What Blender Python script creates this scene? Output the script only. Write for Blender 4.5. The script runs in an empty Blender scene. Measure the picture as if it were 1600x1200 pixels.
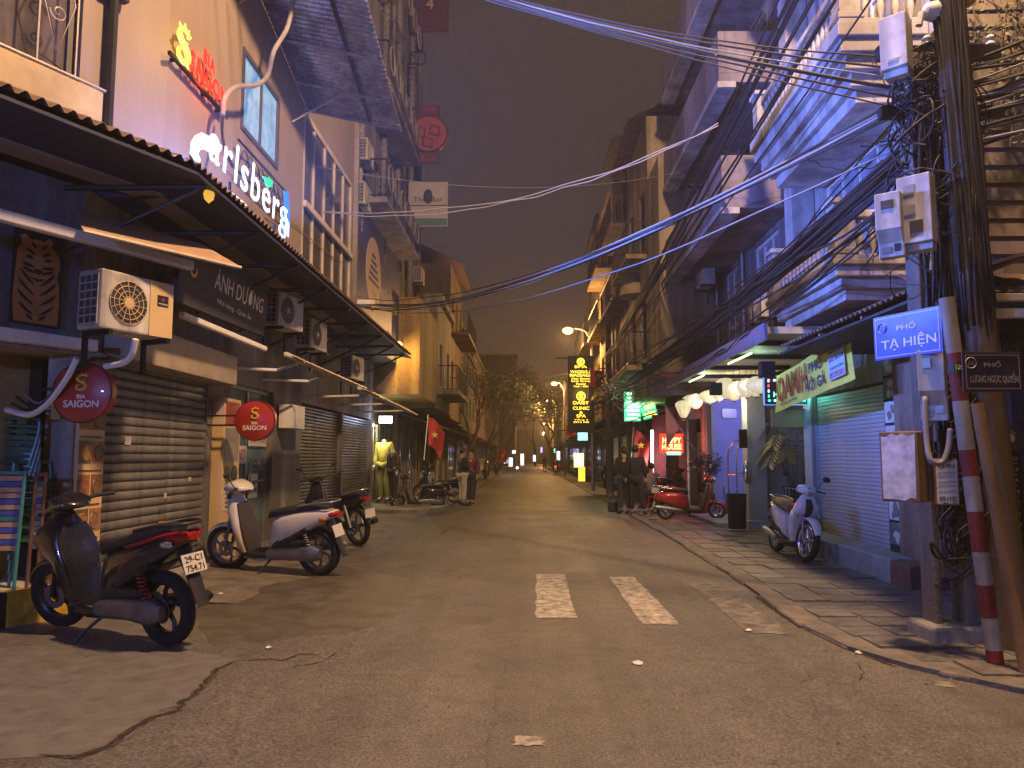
import bpy, math, random
from mathutils import Vector, Matrix
R = math.radians
random.seed(7)
scene = bpy.context.scene
COL = scene.collection

# ---------------------------------------------------------------- camera
H = 1.55
cam_d = bpy.data.cameras.new("camera"); cam = bpy.data.objects.new("camera", cam_d); COL.objects.link(cam)
cam_d.sensor_width = 36.0; cam_d.lens = 27.0; cam_d.clip_start = 0.05; cam_d.clip_end = 3000
PITCH, YAW = math.atan(115/1200), math.atan(22/1205.5)
cam.location = (0, 0, H); cam.rotation_euler = (R(90)+PITCH, 0, YAW)
scene.camera = cam

# ---------------------------------------------------------------- night sky: light-polluted overcast
world = bpy.data.worlds.new("World"); scene.world = world; world.use_nodes = True
wn = world.node_tree; wn.nodes.clear()
wo = wn.nodes.new("ShaderNodeOutputWorld"); add = wn.nodes.new("ShaderNodeAddShader")
sky = wn.nodes.new("ShaderNodeTexSky"); sky.sky_type = 'NISHITA'; sky.sun_disc = False
sky.sun_elevation = R(-5); sky.sun_rotation = R(200)
b1 = wn.nodes.new("ShaderNodeBackground"); b1.inputs[1].default_value = 0.05
wn.links.new(sky.outputs[0], b1.inputs[0])
b2 = wn.nodes.new("ShaderNodeBackground"); b2.inputs[1].default_value = 1.0
tc = wn.nodes.new("ShaderNodeTexCoord"); sx = wn.nodes.new("ShaderNodeSeparateXYZ")
wn.links.new(tc.outputs["Generated"], sx.inputs[0])
rmp = wn.nodes.new("ShaderNodeValToRGB"); cr = rmp.color_ramp
cr.elements[0].position = 0.0; cr.elements[0].color = (0.088, 0.050, 0.029, 1)
cr.elements[1].position = 1.0; cr.elements[1].color = (0.042, 0.027, 0.020, 1)
e = cr.elements.new(0.25); e.color = (0.048, 0.031, 0.024, 1)
nz = wn.nodes.new("ShaderNodeTexNoise"); nz.inputs["Scale"].default_value = 2.2; nz.inputs["Detail"].default_value = 4
mul = wn.nodes.new("ShaderNodeMath"); mul.operation = 'MULTIPLY_ADD'; mul.inputs[1].default_value = 0.18; 
sub = wn.nodes.new("ShaderNodeMath"); sub.operation = 'SUBTRACT'; sub.inputs[1].default_value = 0.09
wn.links.new(tc.outputs["Generated"], nz.inputs["Vector"])
wn.links.new(nz.outputs[0], mul.inputs[0]); wn.links.new(sx.outputs[2], mul.inputs[2])
wn.links.new(mul.outputs[0], sub.inputs[0]); wn.links.new(sub.outputs[0], rmp.inputs[0])
wn.links.new(rmp.outputs[0], b2.inputs[0])
wn.links.new(b1.outputs[0], add.inputs[0]); wn.links.new(b2.outputs[0], add.inputs[1])
wn.links.new(add.outputs[0], wo.inputs[0])
vs = scene.view_settings
vs.view_transform = 'Standard'; vs.look = 'None'; vs.gamma = 1; vs.exposure = 0.0; vs.use_curve_mapping = False
scene.render.engine = 'CYCLES'
cy = scene.cycles
cy.use_denoising = True; cy.max_bounces = 6; cy.diffuse_bounces = 3; cy.glossy_bounces = 3; cy.transmission_bounces = 6
cy.sample_clamp_indirect = 4; cy.caustics_reflective = False; cy.caustics_refractive = False
try: cy.use_light_tree = True
except Exception: pass

# ---------------------------------------------------------------- pixel -> world (photograph 1600x1200)
_Rc = cam.rotation_euler.to_matrix()
def ray(px, py): return _Rc @ Vector(((px-800)/1200, (600-py)/1200, -1))
def pY(px, py, Y): d = ray(px, py); t = Y/d.y; return Vector((d.x*t, Y, H+d.z*t))
def pX(px, py, X): d = ray(px, py); t = X/d.x; return Vector((X, d.y*t, H+d.z*t))
def pZ(px, py, Z=0.0): d = ray(px, py); t = (Z-H)/d.z; return Vector((d.x*t, d.y*t, Z))
UX, UY, UZ = Vector((1,0,0)), Vector((0,1,0)), Vector((0,0,1))

# ---------------------------------------------------------------- materials
MATS = {}
def M(name, col=(.5,.5,.5), rough=.6, metal=0, var=.15, scale=5, bump=0.0, bscale=60, emit=0, ecol=None, coat=0,
      spec=.5, streak=0, stain=None, trans=0, alpha=1, ior=1.45):
    if name in MATS: return MATS[name]
    m = bpy.data.materials.new(name); m.use_nodes = True; MATS[name] = m
    nt = m.node_tree; b = nt.nodes["Principled BSDF"]; L = nt.links.new
    col = tuple(col)+(1,) if len(col) == 3 else col
    b.inputs["Base Color"].default_value = col; b.inputs["Roughness"].default_value = rough
    b.inputs["Metallic"].default_value = metal; b.inputs["Coat Weight"].default_value = coat
    b.inputs["Specular IOR Level"].default_value = spec; b.inputs["Transmission Weight"].default_value = trans
    b.inputs["Alpha"].default_value = alpha; b.inputs["IOR"].default_value = ior
    if emit:
        b.inputs["Emission Color"].default_value = tuple(ecol or col[:3])+(1,); b.inputs["Emission Strength"].default_value = emit
        m.cycles.emission_sampling = 'FRONT_BACK' if emit > 3 else 'NONE'
    t = nt.nodes.new("ShaderNodeTexCoord"); src = t.outputs["Object"]
    if var:
        mp = nt.nodes.new("ShaderNodeMapping"); mp.inputs["Scale"].default_value = (scale, scale, scale*(.18 if streak else 1))
        L(src, mp.inputs[0])
        n = nt.nodes.new("ShaderNodeTexNoise"); n.inputs["Scale"].default_value = 1; n.inputs["Detail"].default_value = 7; n.inputs["Roughness"].default_value = .65
        L(mp.outputs[0], n.inputs["Vector"])
        rp = nt.nodes.new("ShaderNodeValToRGB"); rp.color_ramp.elements[0].position = .3; rp.color_ramp.elements[1].position = .72
        lo = tuple(c*(1-var*1.6) if not stain else c*(1-var)+stain[i]*var for i, c in enumerate(col[:3]))
        hi = tuple(min(1, c*(1+var*.8)) for c in col[:3])
        rp.color_ramp.elements[0].color = lo+(1,); rp.color_ramp.elements[1].color = hi+(1,)
        L(n.outputs[0], rp.inputs[0]); L(rp.outputs[0], b.inputs["Base Color"])
        if streak and var >= .15:      # rain streaks, blotches and patch repairs
            cur = rp.outputs[0]
            for sc_, lo_, p0, p1 in (((2.2,2.2,.12), .45, .42, .60), ((.7,.7,.5), .6, .38, .56), ((9,9,7), .75, .35, .5)):
                mp2 = nt.nodes.new("ShaderNodeMapping"); mp2.inputs["Scale"].default_value = sc_; L(src, mp2.inputs[0])
                n3 = nt.nodes.new("ShaderNodeTexNoise"); n3.inputs["Scale"].default_value = 1; n3.inputs["Detail"].default_value = 6; L(mp2.outputs[0], n3.inputs["Vector"])
                r3 = nt.nodes.new("ShaderNodeValToRGB"); r3.color_ramp.elements[0].position = p0; r3.color_ramp.elements[1].position = p1
                r3.color_ramp.elements[0].color = (lo_, lo_*.97, lo_*.93, 1); r3.color_ramp.elements[1].color = (1,1,1,1); L(n3.outputs[0], r3.inputs[0])
                mx = nt.nodes.new("ShaderNodeMix"); mx.data_type = 'RGBA'; mx.blend_type = 'MULTIPLY'; mx.inputs[0].default_value = .75; L(cur, mx.inputs[6]); L(r3.outputs[0], mx.inputs[7]); cur = mx.outputs[2]
            L(cur, b.inputs["Base Color"])
        mr = nt.nodes.new("ShaderNodeMapRange"); mr.inputs[3].default_value = max(.02, rough-.12); mr.inputs[4].default_value = min(1, rough+.12)
        L(n.outputs[0], mr.inputs[0]); L(mr.outputs[0], b.inputs["Roughness"])
    if bump:
        n2 = nt.nodes.new("ShaderNodeTexNoise"); n2.inputs["Scale"].default_value = bscale; n2.inputs["Detail"].default_value = 5
        L(src, n2.inputs["Vector"]); bp = nt.nodes.new("ShaderNodeBump"); bp.inputs["Strength"].default_value = bump; bp.inputs["Distance"].default_value = .02
        L(n2.outputs[0], bp.inputs["Height"]); L(bp.outputs[0], b.inputs["Normal"])
    return m
def E(name, col, strength):
    return M(name, tuple(min(.8, c*.7) for c in col), rough=.4, var=0, emit=strength, ecol=col)

# ---------------------------------------------------------------- mesh builder
class MB:
    def __init__(s): s.v = []; s.f = []
    def add(s, vs, fs):
        o = len(s.v); s.v += [Vector(p) for p in vs]; s.f += [tuple(i+o for i in f) for f in fs]; return s
    def box(s, x0, x1, y0, y1, z0, z1):
        if x0 > x1: x0, x1 = x1, x0
        if y0 > y1: y0, y1 = y1, y0
        if z0 > z1: z0, z1 = z1, z0
        return s.add([(x0,y0,z0),(x1,y0,z0),(x1,y1,z0),(x0,y1,z0),(x0,y0,z1),(x1,y0,z1),(x1,y1,z1),(x0,y1,z1)],
                     [(0,3,2,1),(4,5,6,7),(0,1,5,4),(1,2,6,5),(2,3,7,6),(3,0,4,7)])
    def obox(s, p, u, v, w, h, t):
        """corner p, w along u, h along v, t along n = u x v (negative: behind)"""
        p, u, v = Vector(p), Vector(u).normalized(), Vector(v).normalized(); n = u.cross(v)
        a, b, c = u*w, v*h, n*t
        vs = [p, p+a, p+a+b, p+b, p+c, p+a+c, p+a+b+c, p+b+c]
        fs = [(0,3,2,1),(4,5,6,7),(0,1,5,4),(1,2,6,5),(2,3,7,6),(3,0,4,7)]
        if t < 0: fs = [f[::-1] for f in fs]
        return s.add(vs, fs)
    def prism(s, poly, d):
        """poly: list of 3D points, extruded along d"""
        poly = [Vector(p) for p in poly]; d = Vector(d); n = len(poly)
        nn = Vector((0,0,0))
        for i in range(n): nn += poly[i].cross(poly[(i+1) % n])
        if nn.dot(d) > 0: poly = poly[::-1]
        return s.add(poly+[p+d for p in poly], [tuple(range(n)), tuple(range(2*n-1, n-1, -1))]+[((i+1) % n, i, n+i, n+(i+1) % n) for i in range(n)])
    def tube(s, pts, r, n=8, closed=False, caps=True):
        pts = [Vector(p) for p in pts]; k = len(pts); rs = r if isinstance(r, (list, tuple)) else [r]*k
        vs = []; ref = None
        for i, p in enumerate(pts):
            if closed: t = pts[(i+1) % k]-pts[i-1]
            else: t = pts[min(i+1, k-1)]-pts[max(i-1, 0)]
            t = t.normalized() if t.length > 1e-9 else Vector((0,0,1))
            if ref is None: ref = t.orthogonal().normalized()
            ref = (ref-t*ref.dot(t)); ref = ref.normalized() if ref.length > 1e-6 else t.orthogonal().normalized()
            b = t.cross(ref)
            for j in range(n):
                a = 2*math.pi*j/n; vs.append(p+(ref*math.cos(a)+b*math.sin(a))*rs[i])
        fs = []
        for i in range(k if closed else k-1):
            for j in range(n):
                a, b2 = i*n+j, i*n+(j+1) % n; c, d = ((i+1) % k)*n+(j+1) % n, ((i+1) % k)*n+j
                fs.append((a, b2, c, d))
        if not closed and caps: fs += [tuple(range(n-1, -1, -1)), tuple((k-1)*n+j for j in range(n))]
        return s.add(vs, fs)
    def lathe(s, prof, c=(0,0,0), axis='Z', n=20, ang=2*math.pi, caps=True):
        """prof: (r, h) pairs along axis"""
        c = Vector(c); full = abs(ang-2*math.pi) < 1e-6; m = n if full else n+1; vs = []
        for r, h in prof:
            for j in range(m):
                a = ang*j/n; x, y = r*math.cos(a), r*math.sin(a)
                vs.append(c+Vector({'Z': (x, y, h), 'Y': (x, h, -y), 'X': (h, x, y)}[axis]))
        fs = []
        for i in range(len(prof)-1):
            for j in range(n):
                a, b = i*m+j, i*m+(j+1) % m
                fs.append((a, b, b+m, a+m))
        if full and caps and tuple(prof[0]) != tuple(prof[-1]):
            if prof[0][0] > 1e-6: fs.append(tuple(range(m-1, -1, -1)))
            if prof[-1][0] > 1e-6: fs.append(tuple((len(prof)-1)*m+j for j in range(m)))
        return s.add(vs, fs)
    def slab(s, secs, n=16, e=.6, caps=True):
        """loft in the local x-z plane: sections (ax,az,bx,bz,half_width)"""
        vs = []
        for ax, az, bx, bz, w in secs:
            mx, mz, dx, dz = (ax+bx)/2, (az+bz)/2, (bx-ax)/2, (bz-az)/2
            for j in range(n):
                a = 2*math.pi*j/n; c, q = math.cos(a), math.sin(a)
                c = math.copysign(abs(c)**e, c); q = math.copysign(abs(q)**e, q)
                vs.append((mx+dx*c, w*q, mz+dz*c))
        fs = []; k = len(secs)
        for i in range(k-1):
            for j in range(n):
                fs.append((i*n+j, i*n+(j+1) % n, (i+1)*n+(j+1) % n, (i+1)*n+j))
        if caps: fs += [tuple(range(n-1, -1, -1)), tuple((k-1)*n+j for j in range(n))]
        return s.add(vs, fs)
    def ball(s, c, rx, ry=None, rz=None, n=14, m=9):
        ry = ry or rx; rz = rz or rx; c = Vector(c); vs = []; fs = []
        for i in range(m+1):
            t = math.pi*i/m
            for j in range(n):
                a = 2*math.pi*j/n; vs.append(c+Vector((rx*math.sin(t)*math.cos(a), ry*math.sin(t)*math.sin(a), rz*math.cos(t))))
        for i in range(m):
            for j in range(n): fs.append((i*n+j, (i+1)*n+j, (i+1)*n+(j+1) % n, i*n+(j+1) % n))
        return s.add(vs, fs)
    def ring(s, c, Rr, r, axis='Y', n=28, m=10, sq=1.0):
        c = Vector(c); vs = []; fs = []
        for i in range(n):
            a = 2*math.pi*i/n
            for j in range(m):
                b = 2*math.pi*j/m; q = Rr+r*math.cos(b); h = r*sq*math.sin(b); x, y = q*math.cos(a), q*math.sin(a)
                vs.append(c+Vector({'Y': (x, h, y), 'Z': (x, y, h), 'X': (h, x, y)}[axis]))
        for i in range(n):
            for j in range(m): fs.append((i*m+j, ((i+1) % n)*m+j, ((i+1) % n)*m+(j+1) % m, i*m+(j+1) % m))
        return s.add(vs, fs)
    def xf(s, mat):
        s.v = [mat @ p for p in s.v]; return s
    def build(s, name, mat, parent=None, local=False, smooth=0, bevel=0, tags=None, fix=True):
        me = bpy.data.meshes.new(name)
        v = s.v
        if parent is not None and not local:
            b = BASE.get(parent.name, Vector((0,0,0))); v = [p-b for p in v]
        loc = None
        if parent is None and not local and v:
            xs = [p.x for p in v]; ys = [p.y for p in v]; zs = [p.z for p in v]
            loc = Vector(((min(xs)+max(xs))/2, (min(ys)+max(ys))/2, min(zs))); v = [p-loc for p in v]
        me.from_pydata([tuple(p) for p in v], [], s.f)
        if fix:
            import bmesh
            bm = bmesh.new(); bm.from_mesh(me); bmesh.ops.recalc_face_normals(bm, faces=bm.faces); bm.to_mesh(me); bm.free()
        mats = mat if isinstance(mat, (list, tuple)) else [mat]
        for mm in mats: me.materials.append(mm)
        if smooth:
            me.polygons.foreach_set("use_smooth", [True]*len(me.polygons))
            if smooth < 180: me.set_sharp_from_angle(angle=R(smooth))
        o = bpy.data.objects.new(name, me); COL.objects.link(o)
        if loc is not None: o.location = loc; BASE[o.name] = loc.copy()
        if parent is not None:
            o.parent = parent
            if not local: BASE[o.name] = BASE.get(parent.name, Vector((0,0,0))).copy()
        if bevel:
            md = o.modifiers.new("bevel", 'BEVEL'); md.width = bevel; md.segments = 2; md.limit_method = 'ANGLE'; md.angle_limit = R(40)
        if tags: tag(o, *tags)
        return o
BASE = {}
def tag(o, label=None, cat=None, group=None, kind=None):
    if label: o["label"] = label
    if cat: o["category"] = cat
    if group: o["group"] = group
    if kind: o["kind"] = kind
    return o
def thing(name, label, cat, loc=(0,0,0), rotz=0, group=None):
    o = bpy.data.objects.new(name, None); COL.objects.link(o); o.location = loc; o.rotation_euler = (0, 0, rotz)
    o.empty_display_size = .2; BASE[o.name] = Vector(loc); return tag(o, label, cat, group)
def struct(name, mb, mat, **k): return tag(mb.build(name, mat, **k), kind='structure')
def copy_tree(o, parent=None):
    c = o.copy(); COL.objects.link(c)
    if parent is not None: c.parent = parent
    for ch in list(o.children): copy_tree(ch, c)
    return c
def box_obj(name, mat, parent, x0, x1, y0, y1, z0, z1, **k): return MB().box(x0,x1,y0,y1,z0,z1).build(name, mat, parent, **k)
def instance(ob, name, parent, mtx):
    """another piece sharing mesh data"""
    c = bpy.data.objects.new(name, ob.data); COL.objects.link(c); c.parent = parent; c.matrix_local = mtx; return c

_fonts = {}
def text_mb(body, u, v, p, w=None, h=None, depth=.004, fat=0.0, shear=0, align='CENTER', space=1.0):
    """text as a mesh builder on the plane p + u*x + v*y, fitted to width w and/or height h, centred on p"""
    cu = bpy.data.curves.new("t", 'FONT'); cu.body = body; cu.align_x = align; cu.extrude = .5; cu.offset = fat; cu.shear = shear
    cu.resolution_u = 3; cu.space_character = space; cu.space_line = .85
    o = bpy.data.objects.new("t", cu); COL.objects.link(o)
    dg = bpy.context.evaluated_depsgraph_get(); me = o.evaluated_get(dg).to_mesh()
    vs = [q.co.copy() for q in me.vertices]; fs = [tuple(q.vertices) for q in me.polygons]
    o.to_mesh_clear(); bpy.data.objects.remove(o); bpy.data.curves.remove(cu)
    mb = MB()
    if not vs: return mb
    x0, x1 = min(q.x for q in vs), max(q.x for q in vs); y0, y1 = min(q.y for q in vs), max(q.y for q in vs)
    sxx = (w/(x1-x0)) if w else None; syy = (h/(y1-y0)) if h else None
    sxx = sxx or syy; syy = syy or sxx
    u, v = Vector(u).normalized(), Vector(v).normalized(); n = u.cross(v); p = Vector(p)
    cx, cyy = (x0+x1)/2, (y0+y1)/2
    mb.add([p+u*((q.x-cx)*sxx)+v*((q.y-cyy)*syy)+n*((q.z+.5)*depth) for q in vs], fs)
    return mb
def text(name, body, mat, parent, u, v, p, w=None, h=None, **k):
    return text_mb(body, u, v, p, w, h, **k).build(name, mat, parent, fix=False)

def lamp(name, kind, loc, energy, col, parent=None, size=.05, rot=None, spot=None, blend=.5):
    d = bpy.data.lights.new(name, kind); d.energy = energy; d.color = col
    if kind in ('POINT', 'SPOT'): d.shadow_soft_size = size
    if kind == 'SPOT': d.spot_size = R(spot); d.spot_blend = blend
    o = bpy.data.objects.new(name, d); COL.objects.link(o)
    l = Vector(loc)
    if parent is not None: l = l-BASE.get(parent.name, Vector((0,0,0))); o.parent = parent
    o.location = l
    if rot: o.rotation_euler = rot
    return o

# common materials
concrete = M("concrete", (.30,.29,.27), .85, var=.25, scale=3, bump=.3, bscale=50)
dark_metal = M("dark_metal", (.03,.03,.035), .45, metal=.6, var=.2)
grey_metal = M("grey_metal", (.35,.35,.36), .4, metal=.7, var=.2)
chrome = M("chrome", (.75,.75,.77), .12, metal=1, var=.05)
white_paint = M("white_paint", (.72,.71,.68), .55, var=.12, scale=4, streak=1)
black_plastic = M("black_plastic", (.018,.018,.02), .5, var=.15, bump=.05, bscale=300)
rubber = M("rubber", (.02,.02,.02), .8, var=.2, scale=30, bump=.15, bscale=120)
cable_black = M("cable_black", (.014,.012,.012), .65, var=.1)
cable_grey = M("cable_grey", (.19,.185,.19), .5, var=.1)
cable_pale = M("cable_pale", (.3,.3,.33), .5, var=.1)
dark_interior = M("dark_interior", (.018,.017,.016), .9, var=.2)
glass_dark = M("glass_dark", (.03,.035,.045), .08, var=.1, spec=.8)
# ================================================================= ground
def road_material():
    m = bpy.data.materials.new("asphalt"); m.use_nodes = True; nt = m.node_tree; L = nt.links.new
    b = nt.nodes["Principled BSDF"]; t = nt.nodes.new("ShaderNodeTexCoord")
    def noise(scale, det=6, rough=.6, sc=None):
        n = nt.nodes.new("ShaderNodeTexNoise"); n.inputs["Scale"].default_value = scale; n.inputs["Detail"].default_value = det; n.inputs["Roughness"].default_value = rough
        if sc:
            mp = nt.nodes.new("ShaderNodeMapping"); mp.inputs["Scale"].default_value = sc; L(t.outputs["Object"], mp.inputs[0]); L(mp.outputs[0], n.inputs["Vector"])
        else: L(t.outputs["Object"], n.inputs["Vector"])
        return n
    def ramp(n, stops):
        r = nt.nodes.new("ShaderNodeValToRGB"); L(n.outputs[0], r.inputs[0]); e = r.color_ramp.elements
        e[0].position, e[0].color = stops[0][0], stops[0][1]+(1,); e[1].position, e[1].color = stops[-1][0], stops[-1][1]+(1,)
        for p, c in stops[1:-1]: q = e.new(p); q.color = c+(1,)
        return r
    def mix(kind, fac, a, c):
        x = nt.nodes.new("ShaderNodeMix"); x.data_type = 'RGBA'; x.blend_type = kind; x.inputs[0].default_value = fac
        L(a, x.inputs[6]); L(c, x.inputs[7]); return x.outputs[2]
    big = ramp(noise(.35, 5), [(.3, (.100,.094,.091)), (.5, (.128,.120,.115)), (.75, (.155,.146,.139))])
    lanes = ramp(noise(1, 5, .6, (1.3,.07,1)), [(.35, (.6,.6,.6)), (.65, (1.1,1.1,1.1))])
    med = ramp(noise(5, 10, .8), [(.3, (.5,.5,.5)), (.5, (1,1,1)), (.72, (1.22,1.2,1.16))])
    grit = ramp(noise(55, 4, .85), [(.34, (.3,.3,.3)), (.5, (.95,.95,.95)), (.66, (2.1,2.05,1.95))])
    oil = ramp(noise(.9, 4, .5), [(.0, (1,1,1)), (.62, (1,1,1)), (.7, (.62,.61,.6))])
    c = mix('MULTIPLY', .8, big.outputs[0], lanes.outputs[0]); c = mix('MULTIPLY', .85, c, med.outputs[0]); c = mix('MULTIPLY', 1.0, c, grit.outputs[0]); c = mix('MULTIPLY', .8, c, oil.outputs[0])
    vor = nt.nodes.new("ShaderNodeTexVoronoi"); vor.feature = 'DISTANCE_TO_EDGE'; vor.inputs["Scale"].default_value = .55
    wob = noise(3, 6); mv = nt.nodes.new("ShaderNodeMixRGB"); mv.inputs[0].default_value = .22; L(t.outputs["Object"], mv.inputs[1]); L(wob.outputs[1], mv.inputs[2]); L(mv.outputs[0], vor.inputs["Vector"])
    crk = ramp(vor, [(.0, (.6,.59,.58)), (.004, (1,1,1)), (1, (1,1,1))])
    msk = ramp(noise(.5, 2), [(.5, (1,1,1)), (.58, (.0,.0,.0))])
    x = nt.nodes.new("ShaderNodeMix"); x.data_type = 'RGBA'; x.blend_type = 'MULTIPLY'; L(msk.outputs[0], x.inputs[0]); L(c, x.inputs[6]); L(crk.outputs[0], x.inputs[7])
    L(x.outputs[2], b.inputs["Base Color"])
    rr = nt.nodes.new("ShaderNodeMapRange"); rr.inputs[3].default_value = .42; rr.inputs[4].default_value = .78; L(noise(.8, 6).outputs[0], rr.inputs[0]); L(rr.outputs[0], b.inputs["Roughness"])
    bp = nt.nodes.new("ShaderNodeBump"); bp.inputs["Strength"].default_value = .9; bp.inputs["Distance"].default_value = .012
    ad = nt.nodes.new("ShaderNodeMath"); ad.operation = 'ADD'; L(noise(110, 3).outputs[0], ad.inputs[0]); L(noise(9, 6).outputs[0], ad.inputs[1]); L(ad.outputs[0], bp.inputs["Height"])
    L(bp.outputs[0], b.inputs["Normal"]); return m
asphalt = road_material()
rd = MB()
NX, NY = 30, 90
ys = [-30+ i for i in range(0, 60)] + [30+ (i*14) for i in range(1, 36)]
xs = [-70, -30, -15] + [-8+.5*i for i in range(33)] + [15, 30, 70]
idx = {}
for j, y in enumerate(ys):
    for i, x in enumerate(xs):
        z = -.018*(abs(x)/3.0)**1.5 if abs(x) < 3.2 and y > 8 else -.018*(min(abs(x), 3.2)/3.0)**1.5
        idx[i, j] = len(rd.v); rd.v.append(Vector((x, y, z)))
for j in range(len(ys)-1):
    for i in range(len(xs)-1): rd.f.append((idx[i,j], idx[i+1,j], idx[i+1,j+1], idx[i,j+1]))
road = struct("road", rd, asphalt, local=True, smooth=180, fix=False)
ROADZ = lambda x: -.018*(min(abs(x), 3.2)/3.0)**1.5
# worn crosswalk bars and paint remains
worn_white = M("worn_road_paint", (.42,.39,.34), .75, var=.55, scale=9, bump=.3, bscale=90)
faint_white = M("faint_road_paint", (.19,.18,.168), .8, var=.5, scale=7, bump=.3, bscale=90)
def paint(name, px, mat):
    ps = [pZ(*q, 0) for q in px]
    mb = MB(); n = 8; rnd = random.Random(len(name)+int(px[0][0]))
    top = [ps[0].lerp(ps[1], i/n) for i in range(n+1)]; bot = [ps[3].lerp(ps[2], i/n) for i in range(n+1)]
    L_ = 14; vs = []
    for k in range(L_+1):
        for i in range(n+1):
            p = top[i].lerp(bot[i], k/L_)
            if i in (0, n): p.x += rnd.uniform(-.012, .012)
            if k in (0, L_): p.y += rnd.uniform(-.02, .02)
            vs.append((p.x, p.y, ROADZ(p.x)+.004))
    mb.add(vs, [(k*(n+1)+i, k*(n+1)+i+1, (k+1)*(n+1)+i+1, (k+1)*(n+1)+i) for k in range(L_) for i in range(n)])
    return mb.build(name, mat, road)
paint("crosswalk_bar", [(838,897),(882,897),(901,966),(837,966)], worn_white)
paint("crosswalk_bar", [(952,901),(991,901),(1063,976),(1003,974)], worn_white)
paint("crosswalk_bar", [(1076,910),(1118,910),(1243,990),(1168,987)], faint_white)
paint("paint_patch", [(806,1151),(852,1151),(850,1166),(804,1166)], worn_white)
paint("paint_patch", [(1455,1060),(1485,1062),(1494,1071),(1462,1068)], faint_white)
# the long open crack and its branches
crack_mat = M("crack_dirt", (.028,.02,.014), .95, var=.4, scale=20)
edge_mat = M("crack_edge_dirt", (.075,.066,.055), .95, var=.5, scale=14, bump=.6, bscale=60)
def crack(px, w0, w1, seed, edge=True):
    if edge and w0 > .008: crack(px, w0*1.7, w1*1.7, seed+50, False)
    rnd = random.Random(seed); pts = []
    for a, b in zip(px[:-1], px[1:]):
        A, B = pZ(*a), pZ(*b); k = max(2, int((B-A).length/.05))
        for i in range(k): pts.append(A.lerp(B, i/k)+Vector((rnd.uniform(-.018,.018), rnd.uniform(-.018,.018), 0)))
    pts.append(pZ(*px[-1])); mb = MB(); n = len(pts); vs = []
    for i, p in enumerate(pts):
        t = (pts[min(i+1,n-1)]-pts[max(i-1,0)]).normalized(); s_ = Vector((-t.y, t.x, 0)); w = (w0+(w1-w0)*i/n)*rnd.uniform(.35, 1.5)*(min(1, i/4, (n-1-i)/4)+.08)
        for sg in (-1, 1): q = p+s_*w*sg; vs.append((q.x, q.y, ROADZ(q.x)+(.0042 if edge else .0032)))
    mb.add(vs, [(2*i, 2*i+1, 2*i+3, 2*i+2) for i in range(n-1)]); return mb.build("crack" if edge else "crack_edge", crack_mat if edge else edge_mat, road)
crack([(62,1176),(120,1180),(170,1162),(188,1150),(200,1142),(240,1118),(275,1108),(285,1095),(312,1075),(325,1058),(345,1040),(372,1030)], .016, .011, 1)
crack([(372,1030),(420,1028),(445,1030),(470,1020),(500,1024)], .009, .004, 2)
crack([(430,1048),(465,1040),(505,1032),(535,1012)], .005, .004, 3)
crack([(440,1092),(468,1074)], .004, .003, 4)
crack([(1180,930),(1225,960),(1275,985),(1330,1010),(1400,1040)], .018, .012, 5)
crack([(1340,1030),(1350,1050),(1330,1070)], .004, .003, 6)

PV = [(2.85,140),(2.82,16.2),(2.72,10.5),(2.6,8.3),(2.55,7.2),(2.62,6.5),(2.85,5.95),(3.3,5.35),(4.2,5.0),(16,4.9),(16,8.3),(5.2,8.3),(5.2,140)]
def kerb_x(y):
    for (xa, ya), (xb, yb) in zip(PV[:-1], PV[1:]):
        if yb <= y <= ya: return xa+(xb-xa)*(ya-y)/(ya-yb)
    return 3.3
# patched and darker brown areas, each a thin irregular sheet on the asphalt
def patch(px, mat, seed, lift=.0022, jag=.05):
    rnd = random.Random(seed); base = [pZ(*q) for q in px]; out = []; n = len(base)
    for i in range(n):
        a, b = base[i], base[(i+1) % n]; k = max(2, int((b-a).length/.18))
        for j in range(k): out.append(a.lerp(b, j/k)+Vector((rnd.uniform(-jag,jag), rnd.uniform(-jag,jag), 0)))
    import mathutils
    c = sum(out, Vector((0,0,0)))/len(out); rings = [[c+(p-c)*f for p in out] for f in (1,.8,.6,.4,.2)]; m = len(out)
    vs = [(p.x, p.y, ROADZ(p.x)+lift) for r_ in rings for p in r_]+[(c.x, c.y, ROADZ(c.x)+lift)]
    fs = [(r_*m+i, r_*m+(i+1) % m, (r_+1)*m+(i+1) % m, (r_+1)*m+i) for r_ in range(4) for i in range(m)]+[(4*m+i, 4*m+(i+1) % m, 5*m) for i in range(m)]
    return MB().add(vs, fs).build("asphalt_patch", mat, road)
pm1 = M("patch_pale", (.142,.136,.131), .7, var=.22, scale=6, bump=.5, bscale=70); pm2 = M("patch_brown", (.108,.097,.083), .5, var=.3, scale=3, bump=.5, bscale=60); pm3 = M("patch_dark", (.105,.10,.097), .75, var=.4, scale=5, bump=.6, bscale=70)
patch([(-150,1010),(60,1005),(300,1012),(372,1028),(330,1055),(285,1096),(235,1116),(180,1158),(120,1178),(-150,1185)], pm1, 1)
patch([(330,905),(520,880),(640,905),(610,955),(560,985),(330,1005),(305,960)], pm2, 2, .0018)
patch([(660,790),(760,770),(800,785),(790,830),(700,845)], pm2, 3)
gm = MB(); rg = random.Random(77)
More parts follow.
